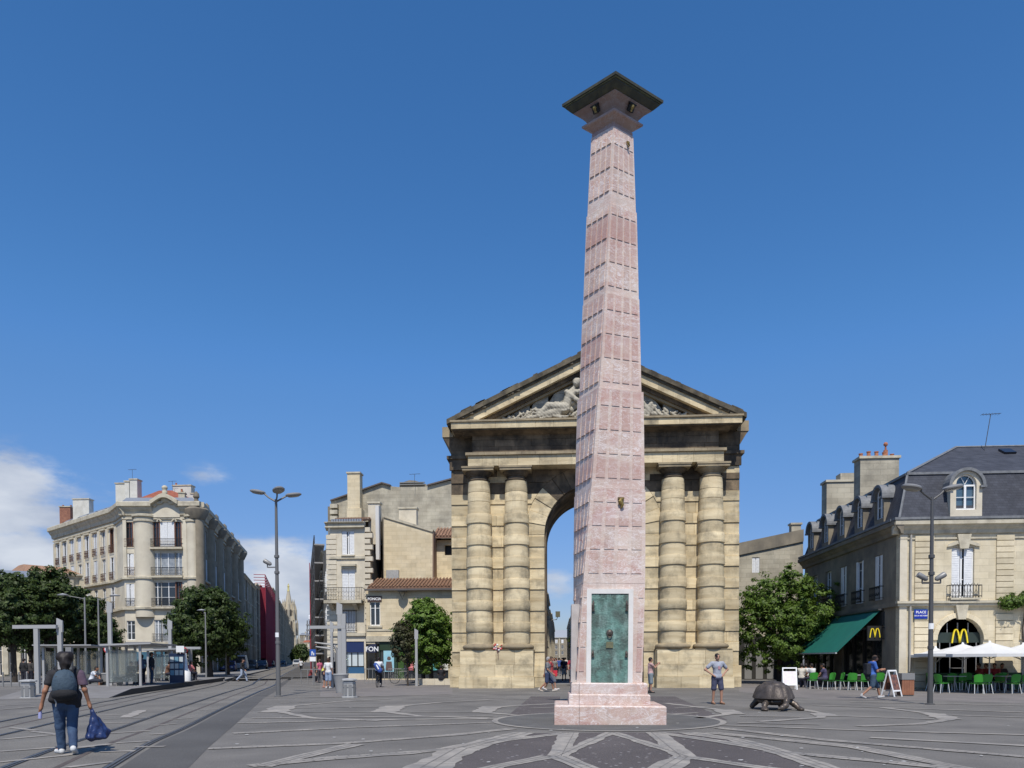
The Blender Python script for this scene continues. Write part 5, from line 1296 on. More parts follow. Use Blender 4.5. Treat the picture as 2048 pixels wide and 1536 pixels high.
# left side beyond the ornate corner block
def LP(u, d): return XY(u, d)
row_house('terrace_house', 'pale house with a low red roof, next after the ornate corner building', LP(487, 125.5), LP(512, 151), HZ(1150, 130), PALE, 4, 4, roofm=REDTILE, chim=2)
row_house('terrace_house', 'dark shaded house between the pale red-roofed house and the red scaffolding', LP(512, 151.3), LP(519, 161), HZ(1168, 155), SHADEST, 5, 2)
ss = row_house('scaffolded_house', 'house wrapped in red scaffold netting on the left of the tram street', LP(519.3, 161.3), LP(545, 222), HZ(1168, 163), SHADEST, 5, 6)
NET = mat('red_scaffold_netting', (.24, .018, .035), (.17, .014, .026), 1.2, .85)
b = MB(); Lh = (LP(545, 222)-LP(519.3, 161.3)).length; Hn = HZ(1160, 163); b.box(.4, -1.3, .5, Lh-.2, -1.26, Hn-.8); b.box(-.0, -1.3, 2, .03, .6, Hn-1.5); b.build('scaffold_net', NET, ss)
SCR = simple('red_scaffold_tube', (.32, .04, .06), .6)
for i in range(14):
    b = MB(); x = -.1+Lh*i/13; b.tube([(x, -1.35, 0), (x, -1.35, Hn+1.2)], .09, 4); b.build('scaffold_pole', SCR, ss)
for i in range(5):
    b = MB(); z = Hn-1.2+i*.6; b.tube([(-.1, -1.35, z), (Lh, -1.35, z)], .07, 4); b.tube([(-.1, -1.35, z), (-.1, 1, z)], .07, 4); b.build('scaffold_ledger', SCR, ss)
HL = HZ(1198, 240)
row_house('terrace_house', 'grey house with many small balconies just beyond the red netting', LP(545.3, 223), LP(558, 262), HZ(1183, 240), SHADEST, 6, 6, balc=True)
row_house('terrace_house', 'low shaded grey house in the row under the church tower, nearer the lamp post', LP(558.3, 263), LP(567, 305), HZ(1205, 280), SHADEST, 6, 6)
row_house('terrace_house', 'far pale house in the row directly under the church tower', LP(567.3, 306), LP(578, 380), HZ(1225, 340), PALE, 6, 8)
row_house('terrace_house', 'farthest house of the left-hand row, beside the dark street trees', LP(578.3, 382), LP(588, 520), HZ(1255, 440), SHADEST, 6, 10)
# right side of the tram street
rs = row_house('balcony_house', 'tall dark house with stacked balconies and scaffolding on the right of the tram street', XY(636.5, 118), XY(653, 80), HZ(1120, 88), SHADEST, 6, 6, balc=True)
Lr = (XY(653, 80)-XY(636.5, 118)).length
for k in range(7):
    b = MB(); z = 2.2+k*1.9; b.box(.5, -1.15, z, Lr+1, -.1, z+.14); b.build('scaffold_deck', simple('grey_deck', (.3, .29, .28), .7), rs)
    b = MB(); b.tube([(.5, -1.15, z+1), (Lr+1, -1.15, z+1)], .05, 4); b.build('scaffold_ledger', SCR if k == 0 else DGREY, rs)
for k in range(8):
    b = MB(); x = .5+k*(Lr+.4)/7; b.tube([(x, -1.15, 0), (x, -1.15, 14.5+(2.2 if k == 0 else 0))], .06, 4); b.build('scaffold_pole', SCR if k in (0, 1) else DGREY, rs)
row_house('balcony_house', 'second dark house on the right of the tram street, beyond the scaffolding', XY(631, 190), XY(636, 120), HZ(1225, 130), SHADEST, 5, 7)
# far end of the street
row_house('far_house', 'low pale houses closing the tram street, right of the distant gothic tower', XY(600, 560), XY(632, 560), HZ(1268, 560), PALE, 4, 7, roofm=ZINC, chim=2)
row_house('far_house', 'narrow far house with a red roof, at the end of the tram street', XY(606, 540), XY(619, 540), HZ(1283, 540), CREAM, 4, 4, roofm=REDTILE)
ft = thing('far_lattice_tower', 'small grey lattice tower with a white top, far down the tram street', 'tower', XY(625, 550))
b = MB(); Ht = HZ(1234, 550)
for sx in (-1, 1):
    for sy in (-1, 1): b.tube([(sx*3.2, sy*3.2, 0), (sx*2.6, sy*2.6, Ht-2)], .5, 4)
for z in range(6): b.box(-3.4, -3.4, 8+z*(Ht-10)/6, 3.4, 3.4, 9+z*(Ht-10)/6)
b.build('lattice', GREYM, ft)
b = MB(); b.lathe([(2.4, Ht-2), (2.8, Ht-1), (2.6, Ht+1.5), (1.2, Ht+2.6), (0, Ht+2.8)], 12); b.build('white_top', WHITEP, ft)
# gothic tower
GOTH = mat('pale_gothic_stone', (.52, .45, .32), (.40, .35, .26), .15, .9, dirt=(.22, .19, .15), dscale=.12, damt=.6)
gt = thing('gothic_bell_tower', 'distant pale gothic bell tower with pinnacles and a golden statue on top', 'tower', XY(578.5, 640), rad(20))
K = 640/F
def zt_(v): return HZ(v, 640)
b = MB()
def octa(r0, z0, r1, z1, n=8): b.lathe([(r0, z0), (r1, z1)], n)
octa(6.4, 0, 6.2, zt_(1262)); octa(5.9, zt_(1262), 5.6, zt_(1232)); octa(4.6, zt_(1232), 4.4, zt_(1213)); octa(3.4, zt_(1213), .9, zt_(1178)); b.build('tower_shaft', GOTH, gt)
for ring, (r, z0, z1, n) in enumerate(((6.9, zt_(1262), zt_(1238), 8), (5.9, zt_(1232), zt_(1211), 8), (4.6, zt_(1213), zt_(1199), 8), (7.6, 5, zt_(1270), 8))):
    for i in range(n):
        a = 2*PI*i/n; p = MB(); p.lathe([(1.0, z0-3), (1.0, z1-3), (.75, z1-2.5), (0, z1+1.5)], 4, (r*math.cos(a), r*math.sin(a))); p.build('pinnacle', GOTH, gt)
for (r, z0, z1) in ((5.75, zt_(1258), zt_(1240)), (4.5, zt_(1230), zt_(1217)), (6.25, 18, 30)):
    for i in range(8):
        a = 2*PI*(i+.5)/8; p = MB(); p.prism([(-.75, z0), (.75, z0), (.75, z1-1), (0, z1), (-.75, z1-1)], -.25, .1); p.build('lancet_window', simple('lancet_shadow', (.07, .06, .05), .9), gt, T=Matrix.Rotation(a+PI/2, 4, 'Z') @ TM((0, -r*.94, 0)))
p = MB(); z = zt_(1180); p.lathe([(.9, z-1), (1.3, z), (.9, z+.6), (.7, z+3), (1.0, z+4.2), (.35, z+5), (.5, z+5.8), (0, z+6.4)], 8); p.build('gilt_statue', simple('bright_gilt', (.75, .62, .22), .35, .4), gt, True)

# ---- ornate corner block on the left
ZT = HZ(1003, 86, 330); zc0 = HZ(1030, 86, 330)
PA, PB_, PC_, PD = XY(113, 103), XY(236, 90), XY(252, 86.5), XY(400, 86.5)
PE = XY(487.5, 125)
ob_ = thing('ornate_corner_building', 'large ornate beige corner building with a curved pediment, left of the tram street', 'building', PC_)
def Tseg(a, c):
    d = c-a; return TM(a-ob_.location) @ Matrix.Rotation(math.atan2(d.y, d.x), 4, 'Z'), d.length
zB3, zB2, zB1, zB0 = 14.55, 11.3, 7.75, 4.0
BEI = mat('beige_dressed_stone', (.64, .58, .45), (.56, .50, .385), .8, .88, .2, 10, dirt=(.30, .27, .21), dscale=.35, damt=.45, dpos=.52)
# left facade
T1, L1_ = Tseg(PA, PB_)
wl_ = []
nb = 8
for q in range(nb):
    x = L1_*(q+.55)/nb
    for z, h, kk, r in ((zB3+.05, 2.85, ('open', 'open', 'half', 'shut', 'open', 'half', 'dark', 'brown')[q], 'rust'), (zB2+.05, 2.7, ('dark', 'half', 'shut', 'dark', 'open', 'half', 'dark', 'open')[q], 'rust'), (zB1+.05, 2.7, ('dark', 'open', 'half', 'dark', 'half', 'dark', 'dark', 'open')[q], 'iron'), (zB0, 2.4, 'dark', None), (.3, 2.6, 'dark', None)):
        wl_.append((x, z, 1.1, h, kk, r))
facade(ob_, T1, L1_, 0, zc0, wl_, BEI)
for q in range(nb+1):
    x = L1_*(q+.05)/nb
    b = MB(); b.box(max(x-.28, 0), -.14, zB2-.3, x+.28, .01, zc0-.6); b.build('pilaster', BEI, ob_, T=T1)
for q in range(nb):
    x = L1_*(q+.55)/nb; b = MB(); b.box(x-.8, -.22, zB3+2.95, x+.8, .01, zB3+3.15); b.box(x-.62, -.12, zB3+2.92, x-.5, .01, zB3+2.95); b.build('window_hood', TRIM, ob_, T=T1)
T2, L2_ = Tseg(PB_, PC_)
facade(ob_, T2, L2_, 0, zc0, [], BEI)
T3, L3_ = Tseg(PC_, PD)
def x3(u): return (XY(u, 86.5)-PC_).length*(1 if u > 252 else -1)
w3 = []
for z, h, kk in ((zB3+.1, 2.85, 'brown'), (zB2+.1, 2.5, 'half'), (zB1+.1, 2.6, 'half'), (zB0, 2.2, 'dark'), (.2, 2.6, 'dark')): w3.append((x3(263), z, .95, h, kk, 'rust' if z > 11 else ('iron' if z > 4 else None)))
for (u, w, k3, k2_, k1) in ((317, .85, 'brown', 'pale', 'dark'), (339, 1.75, 'shut', 'pale', 'dark'), (360, .85, 'brown', 'pale', 'brown')):
    w3 += [(x3(u), zB3+.1, w, 2.85, k3, None), (x3(u), zB2+.1, w, 2.6, k2_, None), (x3(u), zB1+.1, w, 2.8, k1, None), (x3(u), zB0-.2, w, 2.5, 'pale', None), (x3(u), .2, w, 2.6, 'dark', None)]
facade(ob_, T3, L3_, 0, zc0+.3, w3, BEI)
for z in (zB3, zB2, zB1, zB0-.3):
    railing(ob_, T3 @ TM((x3(339), 0, z)), x3(370)-x3(308), 1.0, IRON, .35, 'balcony_railing'); b = MB(); b.box(x3(307), -.5, z-.2, x3(371), 0, z); b.build('balcony_slab', TRIM, ob_, T=T3)
for (u, r) in ((292, 1.15), (388, .75)):       # swelling rounded piers either side of the windows
    b = MB(); b.lathe([(r, zB0+2.6), (r, zc0)], 18, (x3(u), .35), PI, 2*PI); b.build('rounded_pier', BEI, ob_, True, T=T3)
    for z, o_ in ((zB1-.25, .12), (zB2-.35, .14), (zc0-.15, .25), (zc0-.7, .12)):
        b = MB(); b.lathe([(r+.0, z-.05), (r+o_, z), (r+o_, z+.22), (r, z+.3)], 18, (x3(u), .35), PI, 2*PI); b.build('pier_moulding', TRIM, ob_, True, T=T3)
for x in (.15, x3(310)-.5, x3(371)+.2):
    b = MB(); b.box(x-.2, -.16, zB2-.2, x+.2, .01, zc0-.5); b.build('pilaster', BEI, ob_, T=T3)
# right facade, in shade, with round bays and finials
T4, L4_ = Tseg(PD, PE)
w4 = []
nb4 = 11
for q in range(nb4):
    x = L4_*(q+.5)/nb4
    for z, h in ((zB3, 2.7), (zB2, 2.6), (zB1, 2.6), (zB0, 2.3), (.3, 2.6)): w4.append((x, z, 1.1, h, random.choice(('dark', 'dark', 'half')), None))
facade(ob_, T4, L4_, 0, zc0, w4, PLAINST_SHADE)  # same building's stone, darkened in colour for this shaded side
for q in range(0, nb4+1, 2):
    x = max(.4, min(L4_-.4, L4_*q/nb4)); r = .85
    b = MB(); b.lathe([(.1, zB0), (r, zB0+.9), (r, zc0+.1)], 12, (x, .2), PI, 2*PI); b.build('round_bay', PLAINST_SHADE, ob_, True, T=T4)
    b = MB(); b.lathe([(r+.1, zc0-.4), (r+.45, zc0+.3), (r+.5, zc0+.7), (r+.3, zc0+.9), (.3, zc0+1.5), (.22, zc0+2.0), (.36, zc0+2.2), (.3, zc0+2.6), (0, zc0+2.9)], 12, (x, .2)); b.build('bay_finial', SHADEST, ob_, True, T=T4)
for (T_, L_) in ((T1, L1_), (T2, L2_), (T3, L3_), (T4, L4_)):
    if T_ is T3:
        cornice(ob_, T_, -.45, x3(312), zc0, ZT, .75, TRIM); cornice(ob_, T_, x3(366), L_+.5, zc0, ZT, .75, TRIM)
    else: cornice(ob_, T_, -.3, L_+.4, zc0, ZT, .75, TRIM)
    for z, o_ in ((zB2-.35, .28), (zB1-.3, .3), (zB3+3.25, .15)): 
        b = MB(); b.box(-.1, -o_, z, L_+.1, .01, z+.2); b.build('string_course', TRIM, ob_, T=T_)
# curved pediment over the bay
b = MB(); n = 18; xa, xb_ = x3(312), x3(366)
def ped(t): return ZT+.1+.75*math.sin(PI*t)**1.3
for i in range(n):
    t0, t1 = i/n, (i+1)/n; x0, x1 = xa+(xb_-xa)*t0, xa+(xb_-xa)*t1
    b.hexa([(x0, -.95, ped(t0)-.45), (x1, -.95, ped(t1)-.45), (x1, .1, ped(t1)-.45), (x0, .1, ped(t0)-.45)], [(x0, -.95, ped(t0)), (x1, -.95, ped(t1)), (x1, .1, ped(t1)), (x0, .1, ped(t0))])
b.build('curved_pediment', TRIM, ob_, T=T3)
b = MB(); b.prism([(xa, zc0-.2), (xb_, zc0-.2)]+[(xb_-(xb_-xa)*i/n, ped(1-i/n)-.4) for i in range(n+1)], -.25, .3); b.build('pediment_field', BEI, ob_, T=T3)
me = sdf_mesh('cartouche', [('e', ((xa+xb_)/2, -.35, ZT+.35), (.6, .25, .4)), ('e', ((xa+xb_)/2-.8, -.32, ZT-.1), (.55, .2, .22)), ('e', ((xa+xb_)/2+.8, -.32, ZT-.1), (.55, .2, .22)), ('e', ((xa+xb_)/2-1.3, -.3, ZT-.4), (.3, .2, .2)), ('e', ((xa+xb_)/2+1.3, -.3, ZT-.4), (.3, .2, .2)), ('c', ((xa+xb_)/2, -.5, ZT+1.0), ((xa+xb_)/2, -.5, ZT+1.35), .3, .22), ('e', ((xa+xb_)/2, -.5, ZT+1.55), (.33, .3, .28))], .07, TRIM, .12); ob('cartouche', me, ob_, T3)
for i, xx in enumerate((x3(317), x3(339), x3(360))):   # arched hoods
    rr_ = (.62, 1.1, .62)[i]; b = MB(); b.tube([(xx+rr_*math.cos(PI*k/10), -.1, zB3+2.95+.55*rr_*math.sin(PI*k/10)) for k in range(11)], .11, 5); b.build('arched_hood', TRIM, ob_, T=T3)
# body and roofs
loc_ = lambda p: (p.x-PC_.x, p.y-PC_.y)
back = [loc_(PE+Vector((-14, 2, 0))), loc_(PA+Vector((6, 12, 0)))]
ins_ = [(x, y) for x, y in (loc_(PA+Vector((.4, .4, 0))), loc_(PB_+Vector((.1, .4, 0))), loc_(PC_+Vector((.2, .35, 0))), loc_(PD+Vector((-.3, .35, 0))), loc_(PE+Vector((-.4, 0, 0))))]+back
b = MB(); b.prism(ins_, 0, ZT-.05, 'z'); b.build('core', SHADEST, ob_)
def inset_poly(P, f):
    cx = sum(p[0] for p in P)/len(P); cy = sum(p[1] for p in P)/len(P)
    return [(p[0]+(cx-p[0])*f, p[1]+(cy-p[1])*f) for p in P]
outp = [loc_(PA), loc_(PB_), loc_(PC_), loc_(PD), loc_(PE)]+back
i1_ = inset_poly(outp, .10); n = len(outp); b = MB()
b.add([(x, y, ZT) for x, y in outp]+[(x, y, ZT+.95) for x, y in i1_], [(i, (i+1) % n, n+(i+1) % n, n+i) for i in range(n)]+[tuple(range(n, 2*n))]); b.build('zinc_roof', ZINC, ob_)
for q in range(7):
    b = MB(); b.box(-.3, -.3, 0, .3, .4, .45); b.build('roof_vent', DGREY, ob_, T=T1 @ TM((L1_*(q+.5)/7, .9, ZT+.25)))
ap = loc_(XY(336, 93)); zr0 = ZT+.75
rp = [loc_(XY(278, 88.3)), loc_(XY(392, 88.3)), loc_(XY(398, 98)), loc_(XY(270, 98))]
b = MB(); b.add([(x, y, zr0) for x, y in rp]+[(ap[0]-.8, ap[1], HZ(978, 93)), (ap[0]+.8, ap[1], HZ(978, 93))], [(0, 1, 5, 4), (1, 2, 5), (2, 3, 4, 5), (3, 0, 4)]); b.build('red_hip_roof', REDTILE, ob_)
def oc(u, v, d): p = AT(u, v, d)-ob_.location; return TM((p.x, p.y, p.z))
WCH = mat('whitewashed_render', (.62, .60, .53), (.55, .53, .46), 1.5, .9, .2, 10, dirt=(.33, .31, .27), dscale=.6, damt=.5)
for (u, vt, vb, wpx, d, m, pots) in ((248, 970, 1010, 24, 92, WCH, 0), (259, 966, 1005, 9, 91, WCH, 0), (272, 962, 1000, 15, 91, WCH, 0), (167, 1001, 1040, 33, 100, WCH, 0), (135, 1016, 1050, 22, 103, BRICKM, 2), (368, 974, 1003, 37, 96, WCH, 1), (389, 990, 1008, 8, 95, WCH, 0)):
    chimney(ob_, oc(u, vb, d), wpx*d/F, 1.0, (vb-vt)*d/F, m, pots)
for q in range(5): chimney(ob_, T4 @ TM((3+q*8, 2.2, ZT)), .9, .7, 1.5, TRIM, 3)
antenna(AT(265, 966, 91), 1.6, 'television aerial above the middle chimneys of the ornate corner building', 0); antenna(AT(345, 985, 95), 1.4, 'television aerial beside the right-hand white chimney of the ornate corner building', 0)
# ground-floor shop of the corner block
b = MB(); b.box(0, -.15, 3.2, L3_, -.02, 3.75); b.build('shop_fascia', simple('grey_fascia', (.22, .22, .23), .6), ob_, T=T3)
ob('lettering', text_mesh('CS', .7, .02, WHITEP, bold=.02), ob_, T3 @ TM((x3(333), -.18, 3.48)) @ FACE_T)
b = MB(); b.box(x3(268), -.05, .9, x3(330), .0, 2.6); b.build('blue_shop_window', mat('blue_shop_window', (.06, .16, .2), (.04, .1, .16), 1, .2), ob_, T=T3)
# low houses at far left behind the trees
row_house('low_house', 'low beige house with a grey roof behind the left-hand trees', XY(-260, 74), XY(62, 80), HZ(1150, 78), CREAM, 2, 12, roofm=ZINC, roofh=1.2)
row_house('low_house', 'low beige house with a faded red tile roof, left of the ornate corner building', XY(62, 84), XY(165, 88), HZ(1142, 86), CREAM, 3, 5, roofm=TILE, roofh=1.1)
# a house on the far right beyond the mansard is out of frame; the shopping street behind the arch
def ssx(side, y): return side
cols = [SHADEST, PALE, CREAM, SHADEST, PALE, OLDW]
adj = ['shaded', 'pale', 'cream', 'dark grey', 'light beige', 'weathered']
ys = [52, 66, 82, 100, 122, 150, 190, 250, 340]
for i in range(len(ys)-1):
    H = [13.5, 12.6, 13.8, 13, 14, 13, 15, 16][i]
    xl = -.75; xr = 4.0+.0
    xL = (1100-1110)/F*ys[i]; 
    # left row narrows towards the vanishing point at u=1118
    a = XY(1118, 1000)
    def px(side, y): return y*(1118-1110)/F+side
    row_house('shopping_street_house', '%s house %s, left row of the street through it' % (adj[i % 6], ['nearest the arch', 'second from the arch', 'third from the arch', 'fourth from the arch', 'fifth from the arch', 'sixth from the arch', 'seventh from the arch', 'farthest from the arch'][i]),
              Vector((px(-2.1, ys[i]), ys[i], 0)), Vector((px(-2.1, ys[i+1]), ys[i+1]-.2, 0)), H*.88, cols[i % 6], 4, max(2, int((ys[i+1]-ys[i])/4.5)), balc=i < 4, depth=5)
    row_house('shopping_street_house', '%s house %s, right row of the street through it' % (adj[(i+2) % 6], ['nearest the arch', 'second from the arch', 'third from the arch', 'fourth from the arch', 'fifth from the arch', 'sixth from the arch', 'seventh from the arch', 'farthest from the arch'][i]),
              Vector((px(3.9, ys[i+1]), ys[i+1]-.2, 0)), Vector((px(3.9, ys[i]), ys[i], 0)), H*.95, cols[(i+2) % 6], 4, max(2, int((ys[i+1]-ys[i])/4.5)), balc=i < 4, depth=5)
row_house('far_house', 'pale house closing the shopping street seen through the arch', Vector((-4, 400, 0)), Vector((12, 400, 0)), 13, PALE, 4, 5, roofm=ZINC, roofh=4)
# ------------------------------------------------------------------ trees
def leafmat(name, c1, c2):
    m = bpy.data.materials.new(name); m.use_nodes = True; t = m.node_tree; N = t.nodes; L = t.links; N.clear()
    pos = N.new('ShaderNodeNewGeometry'); n = N.new('ShaderNodeTexNoise'); n.inputs['Scale'].default_value = 2.2; n.inputs['Detail'].default_value = 8; L.new(pos.outputs['Position'], n.inputs[0])
    r = N.new('ShaderNodeMapRange'); r.inputs[1].default_value = .35; r.inputs[2].default_value = .65; L.new(n.outputs[0], r.inputs[0])
    x = N.new('ShaderNodeMix'); x.data_type = 'RGBA'; L.new(r.outputs[0], x.inputs[0]); x.inputs[6].default_value = (*c1, 1); x.inputs[7].default_value = (*c2, 1)
    rn = N.new('ShaderNodeMapRange'); L.new(pos.outputs['Random Per Island'], rn.inputs[0]); rn.inputs[3].default_value = .6; rn.inputs[4].default_value = 1.5
    x2 = N.new('ShaderNodeMix'); x2.data_type = 'RGBA'; x2.blend_type = 'MULTIPLY'; x2.inputs[0].default_value = 1; L.new(x.outputs[2], x2.inputs[6]); L.new(rn.outputs[0], x2.inputs[7])
    d = N.new('ShaderNodeBsdfPrincipled'); d.inputs['Roughness'].default_value = .55; d.inputs['Specular IOR Level'].default_value = .35; L.new(x2.outputs[2], d.inputs['Base Color'])
    tr = N.new('ShaderNodeBsdfTranslucent'); L.new(x2.outputs[2], tr.inputs[0])
    ms = N.new('ShaderNodeMixShader'); ms.inputs[0].default_value = .32; L.new(d.outputs[0], ms.inputs[1]); L.new(tr.outputs[0], ms.inputs[2])
    o = N.new('ShaderNodeOutputMaterial'); L.new(ms.outputs[0], o.inputs[0]); return m
LEAF_D = leafmat('dark_plane_leaves', (.035, .055, .012), (.062, .095, .020))
LEAF_M = leafmat('lime_tree_leaves', (.07, .125, .016), (.12, .185, .03))
LEAF_B = leafmat('bright_tree_leaves', (.085, .15, .016), (.13, .21, .035))
LEAF_R = leafmat('brownish_leaves', (.07, .06, .03), (.05, .06, .02))
BARK = mat('grey_brown_bark', (.07, .055, .042), (.045, .036, .028), 6, .95, .5, 30)
def leaves(blobs, n, size, rng):
    """blobs: list of (cx,cy,cz, rx,ry,rz, weight). Leaves sit on clumps spread over and inside the blobs"""
    V = []; 
    w = np.array([b[6] for b in blobs], float); w /= w.sum()
    ncl = max(30, n//38)
    ci = rng.choice(len(blobs), ncl, p=w); B = np.array(blobs)[ci]
    d = rng.normal(size=(ncl, 3)); d /= np.linalg.norm(d, axis=1)[:, None]
    rr = rng.uniform(.45, 1.0, ncl)**.5
    rr = np.where(rng.random(ncl) < .2, rng.uniform(1.0, 1.22, ncl), rr)
    cen = B[:, :3]+d*B[:, 3:6]*rr[:, None]
    cs = rng.uniform(.6, 1.35, ncl)*size*3.0
    k = rng.integers(0, ncl, n)
    off = rng.normal(size=(n, 3)); off /= np.maximum(1e-6, np.linalg.norm(off, axis=1)[:, None]); off *= (rng.random(n)**.4)[:, None]
    off[:, 2] *= .6
    c = cen[k]+off*cs[k][:, None]
    nrm = off+d[k]*.8+np.array([0, 0, .5])+rng.normal(size=(n, 3))*.45; nrm /= np.linalg.norm(nrm, axis=1)[:, None]
    t = np.cross(nrm, rng.normal(size=(n, 3))); t /= np.linalg.norm(t, axis=1)[:, None]; bb = np.cross(nrm, t)
    s = (size*rng.uniform(.6, 1.25, n))[:, None]
    P = np.stack([c-t*s, c+bb*s*.5+nrm*s*.1, c+t*s, c-bb*s*.5+nrm*s*.1], 1).reshape(-1, 3)
    return P
def leaf_mesh(name, P, m):
    me = bpy.data.meshes.new(name); nq = len(P)//4
    me.vertices.add(len(P)); me.vertices.foreach_set('co', P.astype(np.float32).ravel())
    me.loops.add(nq*4); me.loops.foreach_set('vertex_index', np.arange(nq*4, dtype=np.int32))
    me.polygons.add(nq); me.polygons.foreach_set('loop_start', np.arange(0, nq*4, 4, dtype=np.int32)); me.polygons.foreach_set('loop_total', np.full(nq, 4, dtype=np.int32))
    me.materials.append(m); me.update(); me.validate(); return me
def tree(name, label, loc, blobs, n, size, m, trunk_h, tr=.16, seed=1, lean=(0, 0), group=None):
    rng = np.random.default_rng(seed); r = random.Random(seed)
    t = thing(name, label, 'tree', (loc[0], loc[1], 0), 0, group)
    ob('crown', leaf_mesh('crown', leaves(blobs, n, size, rng), m), t)
    b = MB(); cz = sum(q[2] for q in blobs)/len(blobs)
    b.tube([(0, 0, -.05), (lean[0]*.3, lean[1]*.3, trunk_h*.5), (lean[0], lean[1], trunk_h), (lean[0], lean[1], cz)], [tr*1.25, tr, tr*.85, tr*.4], 9)
    b.build('trunk', BARK, t, True)
    for bl in blobs[:7]:
        for q in range(2):
            z0 = trunk_h*r.uniform(.75, 1.0); e = Vector((bl[0]+r.uniform(-.5, .5)*bl[3], bl[1]+r.uniform(-.5, .5)*bl[4], bl[2]+r.uniform(-.3, .5)*bl[5]))
            b = MB(); mid = Vector((lean[0], lean[1], z0)).lerp(e, .5)+Vector((0, 0, .25)); b.tube([(lean[0], lean[1], z0), mid, e], [tr*.5, tr*.32, tr*.1], 6); b.build('limb', BARK, t, True)
    return t
def T_at(u, d): p = XY(u, d); return p
def crown(u0, u1, v0, v1, d, uc, n=6, seed=0, squash=1.0, jitter=.30):
    """lumpy crown filling the observed width/height of a tree standing d metres away (coordinates relative to its foot)"""
    r = random.Random(seed); p = XY(uc, d); a, c = XY(u0, d), XY(u1, d)
    W_ = (c-a).length; xm = ((a+c)/2-p); zt, zb = HZ(v0, d), HZ(v1, d); H = zt-zb; zc = (zt+zb)/2
    out = [(xm.x, xm.y, zc-.02*H, W_*.46, W_*.42, H*.46, 5)]
    for i in range(n):
        an = 2*PI*i/n+r.uniform(-.4, .4); k = r.uniform(.55, .85)
        zz = zc+H*r.uniform(-.26, .30); fx = 1-abs(zz-zc)/H*.6
        out.append((xm.x+math.cos(an)*W_*.30*k*fx*1.1, xm.y+math.sin(an)*W_*.3*k, zz, W_*r.uniform(.15, .23), W_*r.uniform(.15, .23), H*r.uniform(.12, .2), 1))
    for i in range(3):
        out.append((xm.x+W_*r.uniform(-.16, .16), xm.y+W_*r.uniform(-.1, .1), zt-H*.12, W_*.11, W_*.11, H*.11, .35))
    return out
# right of the arch
p = T_at(1560, 46.5)
tree('round_tree', 'dense round green tree between the arch and the green awning', p, crown(1452, 1686, 1138, 1352, 46.5, 1560, 9, 3), 34000, .105, LEAF_M, 1.6, .17, 3)
tree('round_tree', 'smaller dark tree partly hidden behind the dense round tree right of the arch', T_at(1625, 50.5), crown(1570, 1680, 1178, 1335, 50.5, 1625, 6, 9), 12000, .11, LEAF_M, 1.7, .15, 9)
# left of the arch
tree('round_tree', 'bright green round tree against the left flank of the arch', T_at(862, 50), crown(792, 925, 1196, 1345, 50, 862, 8, 4), 19000, .11, LEAF_B, 1.4, .14, 4)
tree('round_tree', 'second green tree with a dark crown, left of the tree touching the arch', T_at(846, 54.5), crown(800, 905, 1215, 1345, 54.5, 846, 6, 5), 9000, .12, LEAF_M, 1.4, .14, 5)
tree('round_tree', 'small brownish young tree in front of the bright green tree left of the arch', T_at(815, 45.5), crown(781, 833, 1240, 1330, 45.5, 815, 5, 6), 5200, .085, LEAF_R, 1.5, .05, 6)
for i, (u, d) in enumerate(((878, 51), (893, 50.5))):
    pass
# in front of the ornate building
tree('plane_tree', 'dark leafy tree in front of the ornate building, closest to the tram street', T_at(420, 66), crown(342, 492, 1172, 1322, 66, 420, 9, 7), 26000, .15, LEAF_D, 2.2, .22, 7)
tree('plane_tree', 'dark tree with a pointed top behind the kiosk, left half of the central pair', T_at(388, 71), crown(335, 440, 1168, 1318, 71, 388, 6, 8), 12000, .16, LEAF_D, 2.2, .2, 8)
tree('plane_tree', 'darker tree farther along the tram street, right of the central pair', T_at(455, 76), crown(405, 498, 1198, 1318, 76, 455, 6, 18), 12000, .16, LEAF_D, 2.2, .2, 18)
# left cluster
for i, (u, d, u0, u1, v0, v1, lab) in enumerate(((28, 52, -50, 90, 1140, 1302, 'dark plane tree at the left edge of the square'), (98, 55, 35, 165, 1128, 1300, 'dark plane tree with a pointed top rising behind the T-shaped grey post'),
        (165, 60, 100, 218, 1172, 1305, 'dark plane tree overlapping the left part of the ornate building'), (62, 64, -10, 130, 1150, 1300, 'rear dark plane tree between the two leftmost plane trees'), (205, 67, 165, 240, 1228, 1310, 'small dark plane tree behind the thin lamp posts, below the ornate building'), (-75, 54, -160, 10, 1130, 1335, 'dark plane tree mostly cut off by the left edge of the picture'))):
    tree('plane_tree', lab, T_at(u, d), crown(u0, u1, v0, v1, d, u, 8, 20+i), 17000, .135, LEAF_D, 2.3, .17, 30+i)
tree('street_tree', 'small far dark tree at the end of the tram street', T_at(604, 300), crown(592, 617, 1288, 1318, 300, 604, 4, 51), 2500, .5, LEAF_D, 3, .3, 51)
tree('street_tree', 'far trees edge beside the farthest left-hand houses of the tram street', T_at(590, 330), crown(583, 598, 1297, 1320, 330, 590, 4, 52), 1800, .5, LEAF_D, 3, .3, 52)
# trees deep in the shopping street through the arch
tree('street_tree', 'dark tree on the right of the street seen through the arch', Vector((3.6, 105, 0)), [(0, 0, 4.6, 1.5, 2.5, 2.0, 2), (.4, 3, 4.2, 1.4, 2, 1.6, 1), (-.2, -2, 3.8, 1.1, 1.5, 1.3, 1)], 6000, .16, LEAF_D, 2.2, .12, 53)
